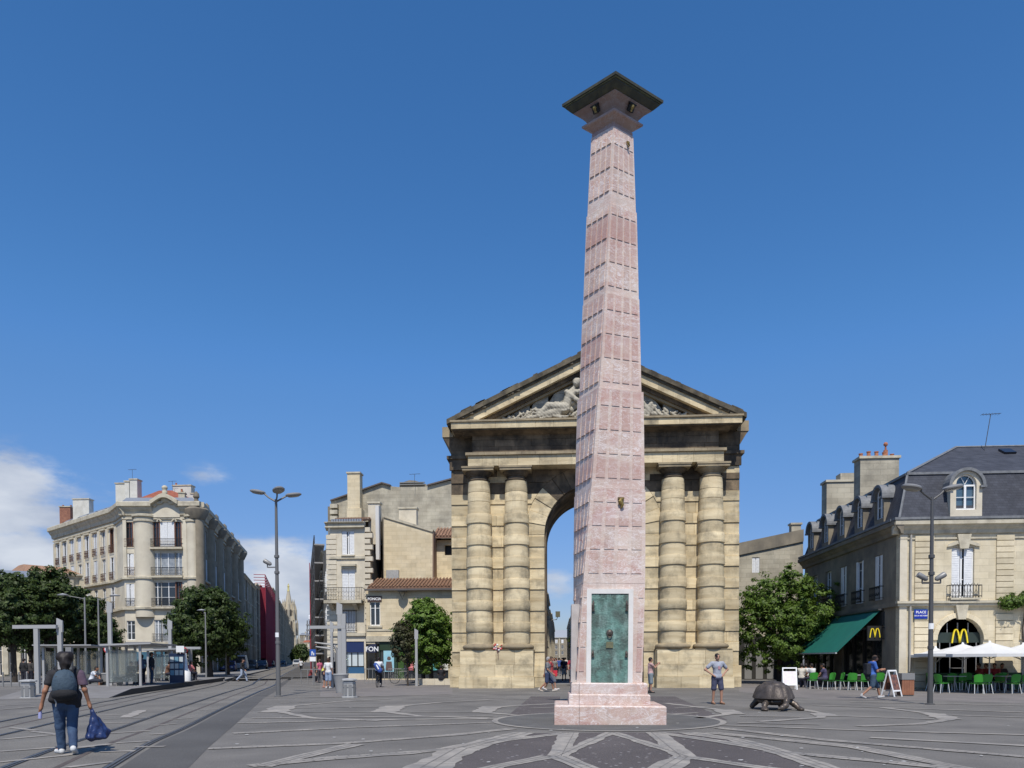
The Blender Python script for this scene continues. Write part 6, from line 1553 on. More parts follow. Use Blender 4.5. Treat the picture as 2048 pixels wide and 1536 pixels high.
# climbing plant on the right-hand building
vn = thing('climbing_plant', 'leafy climbing plant along the ledge of the cream corner building', 'plant', BC+Vector((4.9, -.25, 0)))
rng = np.random.default_rng(77)
ob('foliage', leaf_mesh('foliage', leaves([(.2, -.05, 4.25, .6, .3, .32, 1), (1.2, -.1, 4.35, .8, .35, .35, 1.4), (2.4, -.1, 4.4, .9, .35, .38, 1.4), (3.6, -.1, 4.3, .8, .35, .3, 1), (5, -.1, 4.35, 1.2, .35, .3, 1), (7, -.1, 4.3, 1.2, .35, .3, 1)], 9000, .075, rng), LEAF_M), vn)
b = MB(); b.tube([(.95, .1, 0), (.98, .08, 1.5), (.9, .1, 3), (1.0, .05, 4.2)], [.05, .045, .04, .03], 7); b.build('stem', BARK, vn, True)

# ------------------------------------------------------------------ street furniture
def lamp_post(label, foot, H, heads, r=.1, box_h=None, spots=(), sticker=None, mm=DGREY):
    t = thing('lamp_post', label, 'street lamp', foot)
    b = MB(); b.tube([(0, 0, 0), (0, 0, H*.55), (0, 0, H-.15)], [r*1.12, r*.85, r*.6], 14); b.lathe([(r*1.9, 0), (r*1.9, .03), (r*1.2, .05)], 14); b.build('pole', mm, t, True)
    for z in (H*.27, H*.62, H*.70):
        c = MB(); c.lathe([(r*1.02, z-.06), (r*1.18, z-.05), (r*1.18, z+.05), (r*1.02, z+.06)], 14); c.build('collar', mm, t, True)
    for (dx, dy, dz) in heads:
        L_ = math.hypot(dx, dy); ex, ey = dx/L_, dy/L_
        a = MB(); a.tube([(0, 0, H-.25), (ex*L_*.4, ey*L_*.4, H-.05), (ex*(L_-.25), ey*(L_-.25), H+dz)], [.04, .035, .04], 8); arm = a.build('arm', mm, t, True)
        h = MB(); h.lathe([(.0, -.05), (.27, -.05), (.36, -.01), (.37, .03), (.30, .08), (.0, .12)], 22)
        T_ = TM((dx, dy, H+dz+.02)) @ Matrix.Rotation(math.atan2(dy, dx), 4, 'Z') @ Matrix.Rotation(rad(-10), 4, 'Y') @ Matrix.Diagonal((.98, .68, 1, 1))
        hd = h.build('lamp_head', GREYM, t, True, T=T_)
        g_ = MB(); g_.lathe([(0, -.075), (.24, -.07), (.26, -.052)], 20); g_.build('lamp_glass', simple('frosted_lamp_glass', (.30, .29, .26), .3), hd, True)
    for (dx, dz) in spots:
        s = MB(); s.lathe([(.04, -.2), (.085, -.15), (.10, .12), (.09, .17), (0, .18)], 12); s.build('spotlight', GREYM, t, True, T=TM((dx, 0, dz+.12)) @ Matrix.Rotation(rad(-60 if dx < 0 else 60), 4, 'Y') )
        s = MB(); s.box(min(dx, 0), -.025, dz-.12, max(dx, 0), .025, dz-.07); s.tube([(dx, 0, dz-.1), (dx, 0, dz+.1)], .025, 6); s.build('spot_bracket', mm, t)
    if sticker:
        s = MB(); s.lathe([(r*1.1+.004, sticker), (r*1.1+.004, sticker+.2)], 12, (0, 0), -PI*.9, -PI*.25); s.build('sticker', WHITEP, t, True)
    return t
fl = G(557, 1393); fr = G(1860, 1409)
lamp_post('tall lamp post with three disc lamps, standing beside the tram tracks', fl, 8.75, [(-.85, .1, .18), (.25, -.35, .14), (.62, .45, .1)], .092, spots=[(-.42, 5.75)], sticker=2.6, mm=simple('mid_grey_steel', (.15, .147, .143), .5, .2))
lamp_post('tall lamp post with two disc lamps in front of the cream corner building', fr, HZ(985, fr.dot(FW), 1866), [(-.72, -.1, .12), (.72, .1, .14)], .082, spots=[(-.3, 4.2), (.3, 4.2)], sticker=2.55)
def thin_lamp(label, foot, H, dx):
    t = thing('thin_lamp_post', label, 'street lamp', foot, 0, 'thin lamp posts by the tram platform')
    b = MB(); b.tube([(0, 0, 0), (0, 0, H)], [.07, .045], 8); b.build('pole', GREYM, t, True)
    b = MB(); b.tube([(dx*.25, 0, H-.12), (dx*-.02, 0, H-.1), (dx, 0, H+.15)], .022, 6); b.build('arm', GREYM, t, True)
    b = MB(); b.lathe([(0, -.04), (.2, -.03), (.24, .02), (0, .1)], 14); b.build('lamp_head', LGREY, t, True, T=TM((dx*1.05, 0, H+.16)) @ Matrix.Diagonal((1.6, .8, 1, 1)))
def foot(u, d): return XY(u, d)
thin_lamp('thin grey lamp post with its arm reaching left, over the left shelter', foot(171.5, 47), HZ(1191, 47), -1.35)
thin_lamp('thin grey lamp post with its arm reaching right, beside the tall blade pole', foot(198.5, 50), HZ(1193, 50), 1.1)
thin_lamp('thin lamp post in the crown of the dark tree before the ornate building', foot(412, 60), HZ(1222, 60), -.3)
thin_lamp('thin lamp post at the right edge of the dark tree before the ornate building', foot(452, 68), HZ(1230, 68), .3)
def platebox(t, name, x0, y0, z0, x1, y1, z1, m): b = MB(); b.box(x0, y0, z0, x1, y1, z1); return b.build(name, m, t)
LPOLE = simple('light_grey_painted_steel', (.37, .365, .35), .45, .1)
def blade_pole(label, p, H, w=.2, taper=.55):
    t = thing('blade_pole', label, 'pole', p, 0, 'grey blade poles of the tram stops')
    b = MB(); b.hexa([(-w/2, -.06, 0), (w/2, -.06, 0), (w/2, .06, 0), (-w/2, .06, 0)], [(-w/2, -.06, H-.75), (w/2, -.06, H-.75), (w/2, .06, H-.75), (-w/2, .06, H-.75)]); b.build('shaft', LPOLE, t)
    b = MB(); b.hexa([(-w*.75, -.05, H-.749), (w*.75, -.05, H-.749), (w*.75, .05, H-.749), (-w*.75, .05, H-.749)], [(-w*.7, -.03, H-.12), (w*.75, -.03, H-.25), (w*.75, .03, H-.25), (-w*.7, .03, H-.12)]); b.build('blade', LPOLE, t)
def t_post(label, p, H, x0, x1, w=.2, seed=0):
    t = thing('t_shaped_post', label, 'post', p, 0, 'T-shaped grey posts of the tram stops')
    platebox(t, 'post', -w/2, -.07, 0, w/2, .07, H-.16, LPOLE); platebox(t, 'cross_beam', x0, -.075, H-.158, x1, .075, H, LPOLE); platebox(t, 'foot_plate', -w, -.14, 0, w, .14, .02, GREYM)
gp = G(76, 1394); dd = gp.dot(FW)
t_post('T-shaped grey post behind the man with the backpack', gp, HZ(1246, dd), (28-76)/F*dd, (118-76)/F*dd)
blade_pole('light grey blade pole right of the T-shaped post, behind the man with the backpack', foot(121, 33.5), HZ(1227, 33.5), .19)
blade_pole('tall light grey pole between the bench and the tram shelter', foot(221, 40.5), HZ(1194, 40.5), .2)
blade_pole('light grey pole behind the tram shelter, in front of the dark tree', foot(341, 48), HZ(1232, 48), .2)
t_post('T-shaped grey post at the far end of the kiosk, with its beam reaching right', foot(381, 50), HZ(1291, 50), -.7, .72, .2)
g2 = G(689, 1382); d2 = g2.dot(FW)
t_post('T-shaped grey post behind the octagonal bin near the tram street', g2, HZ(1234, d2)*1.0-.4, (620-689)/F*d2, .1, .22)
platebox(bpy.data.objects['t_shaped_post.002'] if 't_shaped_post.002' in bpy.data.objects else None, 'upper_post', -.11, -.07, HZ(1234, d2)-.398, .11, .07, HZ(1228, d2)+.05, LPOLE)
blade_pole('tall grey blade pole rising above the right-hand tram shelter', foot(680, 38.5), HZ(1198, 38.5), .2)
blade_pole('slim grey pole behind the blade pole of the right-hand tram shelter', foot(664, 42), HZ(1236, 42), .13)
blade_pole('grey post standing in front of the bright green tree left of the arch', foot(833, 45), HZ(1252, 45), .15)
# bins
def octa_bin(label, p):
    t = thing('litter_bin', label, 'bin', p, 0, 'octagonal concrete litter bins')
    b = MB(); b.lathe([(.34, 0), (.34, .05), (.27, .06), (.27, .60), (.285, .61), (.285, .66)], 8); b.build('bin_body', LGREY, t)
    b = MB(); b.lathe([(.25, .662), (.25, .70), (.34, .72), (.34, .77), (.28, .80), (.1, .82)], 8); b.build('bin_lid', LGREY, t)
    for i in range(8):
        a = 2*PI*(i+.5)/8; b = MB(); b.box(-.07, -.01, .1, .07, .005, .56); b.build('bin_panel', GREYM, t, T=Matrix.Rotation(a+PI/2, 4, 'Z') @ TM((0, -.258, 0)))
    b = MB(); b.lathe([(.282, .44), (.29, .445), (.29, .465), (.282, .47)], 8); b.build('bin_band', GREYM, t)
octa_bin('octagonal grey concrete litter bin left of the T-shaped post', G(57, 1397))
octa_bin('octagonal grey concrete litter bin near the tram street, beside a tapered bin', G(699, 1395))
def cone_bin(label, p, z=0):
    t = thing('tapered_bin', label, 'bin', (p.x, p.y, z), 0, 'tapered pale grey bins')
    b = MB(); b.lathe([(.21, 0), (.24, .1), (.35, .84), (.37, .88)], 24); b.build('bin_body', LPOLE, t, True)
    b = MB(); b.lathe([(.35, .85), (.375, .87), (.375, .92), (.33, .93), (.3, .8)], 24); b.build('bin_rim', LPOLE, t, True)
cone_bin('tapered pale grey bin beside the seated man in white', XY(213, 41.5), 0)
cone_bin('tapered pale grey bin behind the octagonal bin, near the tram street', G(682, 1386))
# brown bin and A-boards at the cafe
bb_ = thing('wooden_bin', 'brown timber litter bin with a grey top against the cream corner building', 'bin', G(1811, 1392))
for i in range(5):
    b = MB(); b.box(-.24+i*.098, -.22, .06, -.146+i*.098, -.195, .68); b.build('timber_slat', mat('brown_timber', (.30, .13, .07), (.24, .10, .055), 6, .7), bb_)
b = MB(); b.box(-.25, -.19, .04, .25, .25, .68); b.build('bin_body', simple('dark_brown', (.10, .05, .035), .7), bb_)
b = MB(); b.box(-.26, -.24, .684, .26, .26, .95); b.build('bin_top', GREYM, bb_)
b = MB(); b.box(-.22, -.21, 0, .22, .22, .04); b.build('bin_base', DGREY, bb_)
def a_board(label, p, w, h, rz, legs=True, face=None):
    t = thing('a_board', label, 'sign board', p, rz, 'folding boards at the cafe terraces')
    for s in (-1, 1):
        T_ = Matrix.Rotation(rad(14*s), 4, 'X'); TT = TM((0, s*.28, 0)) @ T_
        b = MB(); 
        for x in (-w/2, w/2-.05): b.box(x, -.015, 0, x+.05, .015, h)
        b.box(-w/2+.05, -.015, h-.06, w/2-.05, .015, h); b.box(-w/2+.05, -.015, .22, w/2-.05, .015, .28)
        fr_ = b.build('board_frame', WHITEP, t, T=TT)
        b = MB(); b.box(-w/2+.05, -.008, .28, w/2-.05, .008, h-.2); pn = b.build('board_panel', face or WHITEP, fr_)
    return t
ABF = mat('photo_poster', (.28, .12, .08), (.08, .05, .045), 7, .4)
a_board('white A-board with a dark food poster, left of the brown bin', G(1783, 1393), .62, 1.12, rad(38), face=ABF)
a_board('white notice board with faint red writing, behind the bronze turtle', XY(1579, 38), .7, 1.15, rad(-8), face=mat('white_notice', (.78, .76, .74), (.74, .66, .64), 9, .6))

# ---- tram platform and shelters
pl = []
e0, e1, e2 = G(222, 1396), G(262, 1389), G(449, 1362)
side = Vector((-(e2-e1).y, (e2-e1).x, 0)).normalized()*4.6
PZ = .27
KERBM = simple('dark_platform_edge', (.05, .048, .046), .8)
b = MB(); q0 = e0+side*.9
b.hexa([e0+side*.02, e1, e1+side, e0+side], [Vector((e0.x, e0.y, .012))+side*.02, e1+Vector((0, 0, PZ)), e1+side+Vector((0, 0, PZ)), Vector((e0.x, e0.y, .012))+side])
b.hexa([e1, e2, e2+side, e1+side], [p_+Vector((0, 0, PZ)) for p_ in (e1, e2, e2+side, e1+side)])
struct('tram_platform', b, mat('platform_paving', (.21, .20, .19), (.17, .16, .15), 1.5, .9, .2, 40))
b = MB(); dn = -side.normalized()*.03
b.hexa([e1+dn, e2+dn, e2, e1], [p_+Vector((0, 0, PZ+.004)) for p_ in (e1+dn, e2+dn, e2, e1)]); b.add([e0+dn, e1+dn, e1+dn+Vector((0, 0, PZ))], [(0, 1, 2)]); struct('platform_kerb', b, KERBM)
k0, k1, k2 = G(449, 1362.5), G(480, 1354), G(540, 1340)
b = MB(); b.hexa([k0, k1, k1+side*1.2, k0+side], [p_+Vector((0, 0, .13)) for p_ in (k0, k1, k1+side*1.2, k0+side)]); b.hexa([k1, k2, k2+side*1.3, k1+side*1.2], [p_+Vector((0, 0, .13)) for p_ in (k1, k2, k2+side*1.3, k1+side*1.2)]); struct('pavement', b, CONC)
SGLASS = bpy.data.materials.new('shelter_glass'); SGLASS.use_nodes = True
_b = SGLASS.node_tree.nodes['Principled BSDF']; _b.inputs['Transmission Weight'].default_value = .85; _b.inputs['Roughness'].default_value = .02; _b.inputs['Base Color'].default_value = (.62, .68, .66, 1); _b.inputs['IOR'].default_value = 1.05; _b.inputs['Alpha'].default_value = .55
def shelter(label, p, rz, L_, D_, H, z0, panels=3, group='glass tram shelters', bench=True):
    t = thing('tram_shelter', label, 'shelter', (p.x, p.y, z0), rz, group)
    for i in range(panels+1):
        x = L_*i/panels; platebox(t, 'post', x-.05, D_-.08, 0, x+.05, D_+.04, H-.12, LPOLE)
    platebox(t, 'post', -.06, .0, 0, .06, .12, H-.06, LPOLE)
    b = MB(); b.hexa([(-.3, -.55, H-.02), (L_+.3, -.55, H-.02), (L_+.3, D_+.25, H-.12), (-.3, D_+.25, H-.12)], [(-.3, -.55, H+.04), (L_+.3, -.55, H+.04), (L_+.3, D_+.25, H-.02), (-.3, D_+.25, H-.02)]); b.build('roof', LPOLE, t)
    for i in range(panels):
        x0, x1 = L_*i/panels+.06, L_*(i+1)/panels-.06; platebox(t, 'glass_panel', x0, D_-.03, .2, x1, D_-.015, H-.3, SGLASS); platebox(t, 'panel_rail', x0, D_-.04, .15, x1, D_, .19, LPOLE)
    platebox(t, 'glass_panel', -.01, .2, .2, .005, D_-.12, H-.35, SGLASS)
    if bench:
        bn = platebox(t, 'bench_seat', .4, D_-.65, .42, L_-.4, D_-.25, .47, DGREY)
        for x in (.5, L_-.5): platebox(t, 'bench_leg', x-.03, D_-.6, 0, x+.03, D_-.3, .419, DGREY)
    return t
ta = math.atan2((e2-e1).y, (e2-e1).x)
s1 = XY(283, 39.6)
shelter('glass tram shelter with a pale grey roof, at the near end of the platform', s1, ta-.02, 4.4, 1.7, HZ(1284, 39.3)-PZ, PZ, 3)
s2 = XY(346, 47.6)
shelter('second tram shelter, smaller, behind the near one beside the blue kiosk', s2, ta, 3.2, 1.5, HZ(1296, 46.2)-PZ+.05, PZ, 2)
s3 = XY(86, 43)
shelter('shelter behind the man with the backpack, its roof rising to the left', s3, rad(8), 2.6, 1.4, HZ(1287, 43), 0, 2)
ks = thing('ticket_kiosk', 'dark blue ticket kiosk covered with posters beside the second tram shelter', 'kiosk', (*XY(354, 45.2)[:2], PZ), rad(24))
platebox(ks, 'kiosk_body', -.4, -.3, 0, .4, .3, 1.75, simple('kiosk_blue', (.014, .03, .075), .4))
for i in range(3):
    for j in range(3): platebox(ks, 'notice', -.36+.25*i, -.312, .45+.4*j, -.16+.25*i, -.302, .75+.4*j, simple('kiosk_notice', (.5, .55, .55), .6) if (i+j) % 3 else simple('kiosk_notice_blue', (.15, .3, .4), .6))
platebox(ks, 'white_notice_board', -.02, -.42, 1.82, .42, -.38, 2.2, WHITEP)
pi_ = thing('information_pillar', 'dark grey glazed information pillar under the right part of the left shelter', 'pillar', XY(139, 41))
platebox(pi_, 'pillar_body', -.16, -.1, 0, .16, .1, 2.35, GREYM); platebox(pi_, 'pillar_panel', -.13, -.115, .9, .13, -.101, 2.0, simple('pillar_print', (.10, .12, .13), .3))
def round_sign(label, p, z, r=.22):
    t = thing('road_sign', label, 'road sign', p, 0, 'round red-rimmed road signs')
    b = MB(); b.tube([(0, 0, 0), (0, 0, z+r)], .03, 6); b.build('pole', GREYM, t)
    d = MB(); d.lathe([(0, 0), (r, 0), (r, .02), (0, .02)], 20); dd_ = d.build('sign_disc', simple('sign_red', (.45, .03, .03), .4), t, T=TM((0, -.04, z)) @ Matrix.Rotation(PI/2, 4, 'X'))
    d = MB(); d.lathe([(0, .021), (r*.7, .021), (r*.7, .026), (0, .026)], 20); d.build('sign_field', WHITEP, dd_)
    d = MB(); d.box(-r*.5, -r*.12, .027, r*.5, r*.12, .032); d.build('sign_mark', BLACK, dd_, T=Matrix.Rotation(rad(40), 4, 'Z'))
round_sign('round red-rimmed sign above the end of the tram platform', XY(369, 49), HZ(1299, 49), .24)
round_sign('round red-rimmed sign left of the tall blade pole', XY(216, 50), HZ(1295, 50), .26)
wm = thing('white_trash_sculpture', 'narrow white pillar under the round sign at the end of the platform', 'pillar', (*XY(371.5, 48.5)[:2], PZ))
b = MB(); b.lathe([(.30, .0), (.30, .55), (.12, .85), (.08, 1.4), (.05, 1.8)], 10); b.build('white_pillar', WHITEP, wm, True)
# benches, bollards
def bench(label, p, rz, L_=1.8):
    t = thing('bench', label, 'bench', p, rz, 'dark metal benches')
    for i in range(4): platebox(t, 'seat_slat', -L_/2, -.22+i*.115, .43, L_/2, -.13+i*.115, .46, DGREY)
    for x in (-L_/2+.2, L_/2-.25): platebox(t, 'leg', x-.04, -.2, 0, x+.04, .2, .428, DGREY)
bench('low dark metal bench with the man in white seated at its right end', XY(172, 41), rad(4), 2.0)
for i, u in enumerate((5, 21, 37, 53)):
    t = thing('bollard', 'slim grey bollard under the left plane trees, %s from the left' % ('first', 'second', 'third', 'fourth')[i], 'bollard', XY(u, 46+i*.4), 0, 'slim grey bollards by the left trees'); b = MB(); b.lathe([(.045, 0), (.045, .85), (.05, .9), (.03, .94)], 10); b.build('bollard_post', GREYM, t, True)
b = MB(); a0, a1 = G(-60, 1372), G(42, 1372); n = Vector((0, .0, 0)); b.hexa([a0, a1, a1+Vector((0, 14, 0)), a0+Vector((0, 14, 0))], [p_+Vector((0, 0, .14)) for p_ in (a0, a1, a1+Vector((0, 14, 0)), a0+Vector((0, 14, 0)))]); struct('left_pavement', b, CONC)
# right-hand tram stop roofs
def curved_roof(label, p, H, L_, z):
    t = thing('shelter_canopy', label, 'shelter', p, 0, 'curved canopies of the right-hand tram stop')
    b = MB(); b.tube([(0, 0, 0), (0, 0, H-.35), (-.12, 0, H-.1), (-.4, 0, H-.02), (-L_, 0, H+.1)], [.08, .08, .07, .06, .05], 8); b.build('bent_post', GREYM, t, True)
    b = MB(); b.hexa([(-L_, 0, H+.06), (-.3, 0, H-.02), (-.3, 2.6, H-.02), (-L_, 2.6, H+.06)], [(-L_, 0, H+.13), (-.3, 0, H+.05), (-.3, 2.6, H+.05), (-L_, 2.6, H+.13)]); b.build('canopy_sheet', LPOLE, t)
    platebox(t, 'glass_panel', -.06, .1, .3, -.04, 2.5, H-.4, SGLASS)
curved_roof('curved grey canopy nearest the blade pole, above the man in white', XY(674, 42.2), HZ(1287, 42.2), 1.25, 0)
curved_roof('lower curved grey canopy behind the first one, at the right-hand tram stop', XY(669, 46), HZ(1295, 46), 1.15, 0)
bs = thing('blue_pedestrian_sign', 'square blue sign with white walking figures, left of the right-hand tram stop', 'road sign', XY(626, 47))
platebox(bs, 'pole', -.03, -.03, 0, .03, .03, 2.2, GREYM); platebox(bs, 'sign_plate', -.19, -.05, HZ(1311, 47)-.0, .19, -.03, HZ(1297, 47), simple('sign_blue', (.03, .09, .35), .4)); platebox(bs, 'sign_plate', -.19, -.05, HZ(1321, 47), .19, -.03, HZ(1312, 47), WHITEP)
b = MB(); b.tube([(-.05, -.06, HZ(1309, 47)), (-.03, -.06, HZ(1303, 47)), (-.03, -.06, HZ(1301, 47))], [.03, .045, .03], 6); b.tube([(.07, -.06, HZ(1309, 47)), (.07, -.06, HZ(1304, 47))], .035, 6); b.tube([(-.03, -.06, HZ(1304, 47)), (.07, -.06, HZ(1305, 47))], .02, 5); b.build('pictogram', WHITEP, bs)
bx = thing('street_barrier', 'low grey railing at the edge of the street beside the right-hand tram stop', 'barrier', XY(602, 50))
for x in (0, .45, .9, 1.35, 1.8): platebox(bx, 'upright', x-.02, -.02, 0, x+.02, .02, .95, GREYM)
platebox(bx, 'top_rail', -.02, -.025, .951, 1.82, .025, 1.0, GREYM); platebox(bx, 'mid_rail', -.02, -.022, .5, 1.82, -.021+.04, .54, GREYM) if False else None
def barrier(label, p, n, L_):
    t = thing('crowd_railing', label, 'railing', p, 0, 'grey railings in front of the shops')
    for i in range(n): platebox(t, 'upright', L_*i/(n-1)-.014, -.014, .06, L_*i/(n-1)+.014, .014, .95, GREYM)
    platebox(t, 'top_rail', -.02, -.02, .951, L_+.02, .02, 1.0, GREYM); platebox(t, 'bottom_rail', -.02, -.02, .02, L_+.02, .02, .059, GREYM)
barrier('wide-spaced grey railing left of the cyclist with the blue bag', XY(729, 50.5), 6, 1.35)
barrier('close-spaced grey railing right of the cyclist with the blue bag', XY(777, 51), 14, 1.6)
lw = thing('low_wall', 'low pale stone wall at the foot of the trees left of the arch', 'wall', XY(831, 47.2)); 
for i in range(4):
    b = MB(); b.box(i*.62, -.22, 0, i*.62+.612, .22, .38); b.build('wall_block', PLAINST, lw)
cc = thing('surveillance_lamp', 'square lantern on a bracket inside the arch opening', 'lantern', AC+Vector((-2.62, 4.2, 4.0)))
b = MB(); b.tube([(0, 0, 0), (.55, 0, .02), (.6, 0, .18)], .025, 6); b.build('bracket', DGREY, cc); platebox(cc, 'lantern_box', .48, -.14, .18, .76, .14, .52, simple('brass_lantern', (.14, .13, .08), .4))

# ---- cafe chairs, tables and parasols
GREENP = simple('green_chair_plastic', (.045, .26, .03), .42); CHLEG = simple('pale_chair_leg', (.55, .56, .54), .4)
def make_chair():
    t = thing('cafe_chair', 'x', 'chair', (0, 0, 0), 0, 'green plastic cafe chairs')
    b = MB(); b.hexa([(-.2, -.21, .44), (.2, -.21, .44), (.19, .2, .42), (-.19, .2, .42)], [(-.21, -.22, .465), (.21, -.22, .465), (.2, .21, .445), (-.2, .21, .445)]); b.build('seat', GREENP, t)
    b = MB(); n = 8
    for i in range(n):
        a0, a1 = -1+2*i/n, -1+2*(i+1)/n; f = lambda a: (.22*a, .24-.05*a*a)
        (x0, y0), (x1, y1) = f(a0), f(a1); h0, h1 = .86-.07*abs(a0)**3, .86-.07*abs(a1)**3
        b.hexa([(x0*.86, y0-.03, .50), (x1*.86, y1-.03, .50), (x1*.86, y1-.01, .50), (x0*.86, y0-.01, .50)], [(x0, y0+.03, h0), (x1, y1+.03, h1), (x1, y1+.05, h1), (x0, y0+.05, h0)])
    b.build('backrest', GREENP, t)
    for sx in (-1, 1):
        for y, y2 in ((-.19, -.23), (.19, .27)):
            b = MB(); b.tube([(sx*.17, y, .44), (sx*.21, y2, 0)], .016, 6); b.build('leg', CHLEG, t, True)
    return t
CH = [
 # (u, foot d, rotation: 0 = back away from viewer, pi = back towards viewer)
 (1625, 38.6, PI, 'green cafe chair with its back to the square, just right of the white notice board'),
 (1658, 37.5, -PI/2+.3, 'green cafe chair seen from the side, first right of the chair behind the notice board'),
 (1677, 37.9, -PI/2, 'green cafe chair seen from the side, second from the chair behind the notice board'),
 (1689, 37.2, -PI/2-.2, 'green cafe chair seen from the side, left of the first terrace table'),
 (1705, 36.9, PI-.3, 'green cafe chair tucked under the left end of the first terrace table'),
 (1725, 36.8, PI+.2, 'green cafe chair tucked under the right end of the first terrace table'),
 (1757, 37.2, PI, 'green cafe chair between the walker in blue and the A-board'),
 (1884, 33.4, PI/2+.3, 'green cafe chair seen from the side, first right of the tall lamp post'),
 (1900, 35.0, PI, 'green cafe chair in the second row behind the first parasol pole'),
 (1920, 34.9, PI+.2, 'green cafe chair in the second row, right of the first parasol pole'),
 (1953, 32.8, PI, 'green cafe chair in the front row, left one of the touching pair'),
 (1970, 32.8, PI, 'green cafe chair in the front row, right one of the touching pair'),
 (2000, 34.6, PI-.4, 'green cafe chair behind the front row, right of the tall parasol pole'),
 (2026, 32.7, PI+.1, 'green cafe chair alone in the front row near the right edge'),
 (2052, 33.2, PI-.2, 'green cafe chair half cut off by the right edge of the picture'),
 (1938, 35.6, -.2, 'green cafe chair facing the square in the second row under the middle parasol'),
 (1985, 35.8, .3, 'green cafe chair facing the square behind the touching pair'),
 (2015, 35.9, .1, 'green cafe chair facing the square in the back row near the right edge'),
 (1868, 35.6, PI/2, 'green cafe chair in the back row nearest the lamp post')]
proto = make_chair()
for i, (u, d, rz, lab) in enumerate(CH):
    p = XY(u, d)
    if i == 0: proto.location = p; proto.rotation_euler = (0, 0, rz); proto['label'] = lab
    else: copy_tree(proto, p, rz, lab)
def make_table():
    t = thing('cafe_table', 'x', 'table', (0, 0, 0), 0, 'small cafe tables')
    b = MB(); b.box(-.36, -.3, .72, .36, .3, .745); b.build('table_top', simple('pale_table_top', (.42, .43, .41), .4), t)
    b = MB(); b.tube([(0, 0, .02), (0, 0, .72)], .03, 8); b.build('pedestal', GREYM, t); b = MB(); b.box(-.22, -.22, 0, .22, .22, .02); b.build('foot', GREYM, t)
    return t
tp = make_table()
for i, (u, d, lab) in enumerate(((1710, 37.4, 'pale cafe table with two chairs tucked under it, left of the walker in blue'), (1753, 37.7, 'pale cafe table behind the A-board'), (1910, 34.2, 'pale cafe table under the left parasol'), (2012, 34.0, 'pale cafe table near the right edge of the picture'), (1968, 34.4, 'pale cafe table behind the touching pair of chairs'))):
    if i == 0: tp.location = XY(u, d); tp['label'] = lab
    else: copy_tree(tp, XY(u, d), 0, lab)
PARA = mat('white_parasol_cloth', (.66, .65, .62), (.62, .61, .58), 2, .8)
def parasol(label, p, Rr, ze, za):
    t = thing('parasol', label, 'parasol', p, 0, 'white square cafe parasols')
    b = MB(); n = 8; P = [(Rr*math.cos(2*PI*i/n+PI/8)*1.08, Rr*math.sin(2*PI*i/n+PI/8)*1.08) for i in range(n)]
    ring = []; m_ = 5
    for k in range(m_+1):
        f = k/m_; z = za+(ze-za)*f+.06*math.sin(PI*f)*-1
        ring += [(x*max(f, .02), y*max(f, .02), z) for x, y in P]
    ring += [(x*1.0, y*1.0, ze-.13) for x, y in P]
    b.add(ring, [(k*n+i, k*n+(i+1) % n, (k+1)*n+(i+1) % n, (k+1)*n+i) for k in range(m_+1) for i in range(n)]); b.build('canopy', PARA, t)
    b = MB(); b.lathe([(.06, za-.02), (.05, za+.05), (0, za+.09)], 8); b.build('finial', WHITEP, t)
    b = MB(); b.tube([(0, 0, 0), (0, 0, za-.05)], .028, 8); b.build('pole', simple('pale_pole', (.5, .5, .48), .4), t)
    b = MB(); b.box(-.3, -.3, 0, .3, .3, .06); b.build('base', DGREY, t)
    for i in range(n): b = MB(); b.tube([(0, 0, za-.75), (P[i][0]*.5, P[i][1]*.5, za+(ze-za)*.5-.06)], .012, 4); b.build('rib', simple('pale_pole', (.5, .5, .48), .4), t)
for (u, d, Rr, v1, v0, lab) in ((1925, 34.8, 1.85, 1316, 1294, 'white parasol nearest the tall lamp post'), (1979, 33.8, 2.05, 1317, 1291, 'middle white parasol, the largest one'), (2046, 34.6, 1.85, 1317, 1295, 'white parasol cut off by the right edge of the picture'), (1871, 38-1.6, 1.0, 1318, 1301, 'small white parasol half hidden behind the tall lamp post')):
    parasol(lab, XY(u, d), Rr, HZ(v1, d)+.12, HZ(v0, d)+.05)
for i in range(9):
    pl_ = XY((1880, 1902, 1932, 1955, 1990, 2005, 2030, 2060, 1868)[i], 36.2); t = thing('terrace_screen', ['dark green screen panel at the back of the parasol terrace, %s from the lamp post' % o_ for o_ in ('second', 'third', 'fourth', 'fifth', 'sixth', 'seventh', 'eighth', 'ninth', 'first')][i], 'screen', pl_, 0, 'dark green screens behind the parasol terrace'); platebox(t, 'screen_panel', -.36, -.03, 0.05, .36, .03, .85, simple('dark_green_screen', (.012, .05, .014), .6))

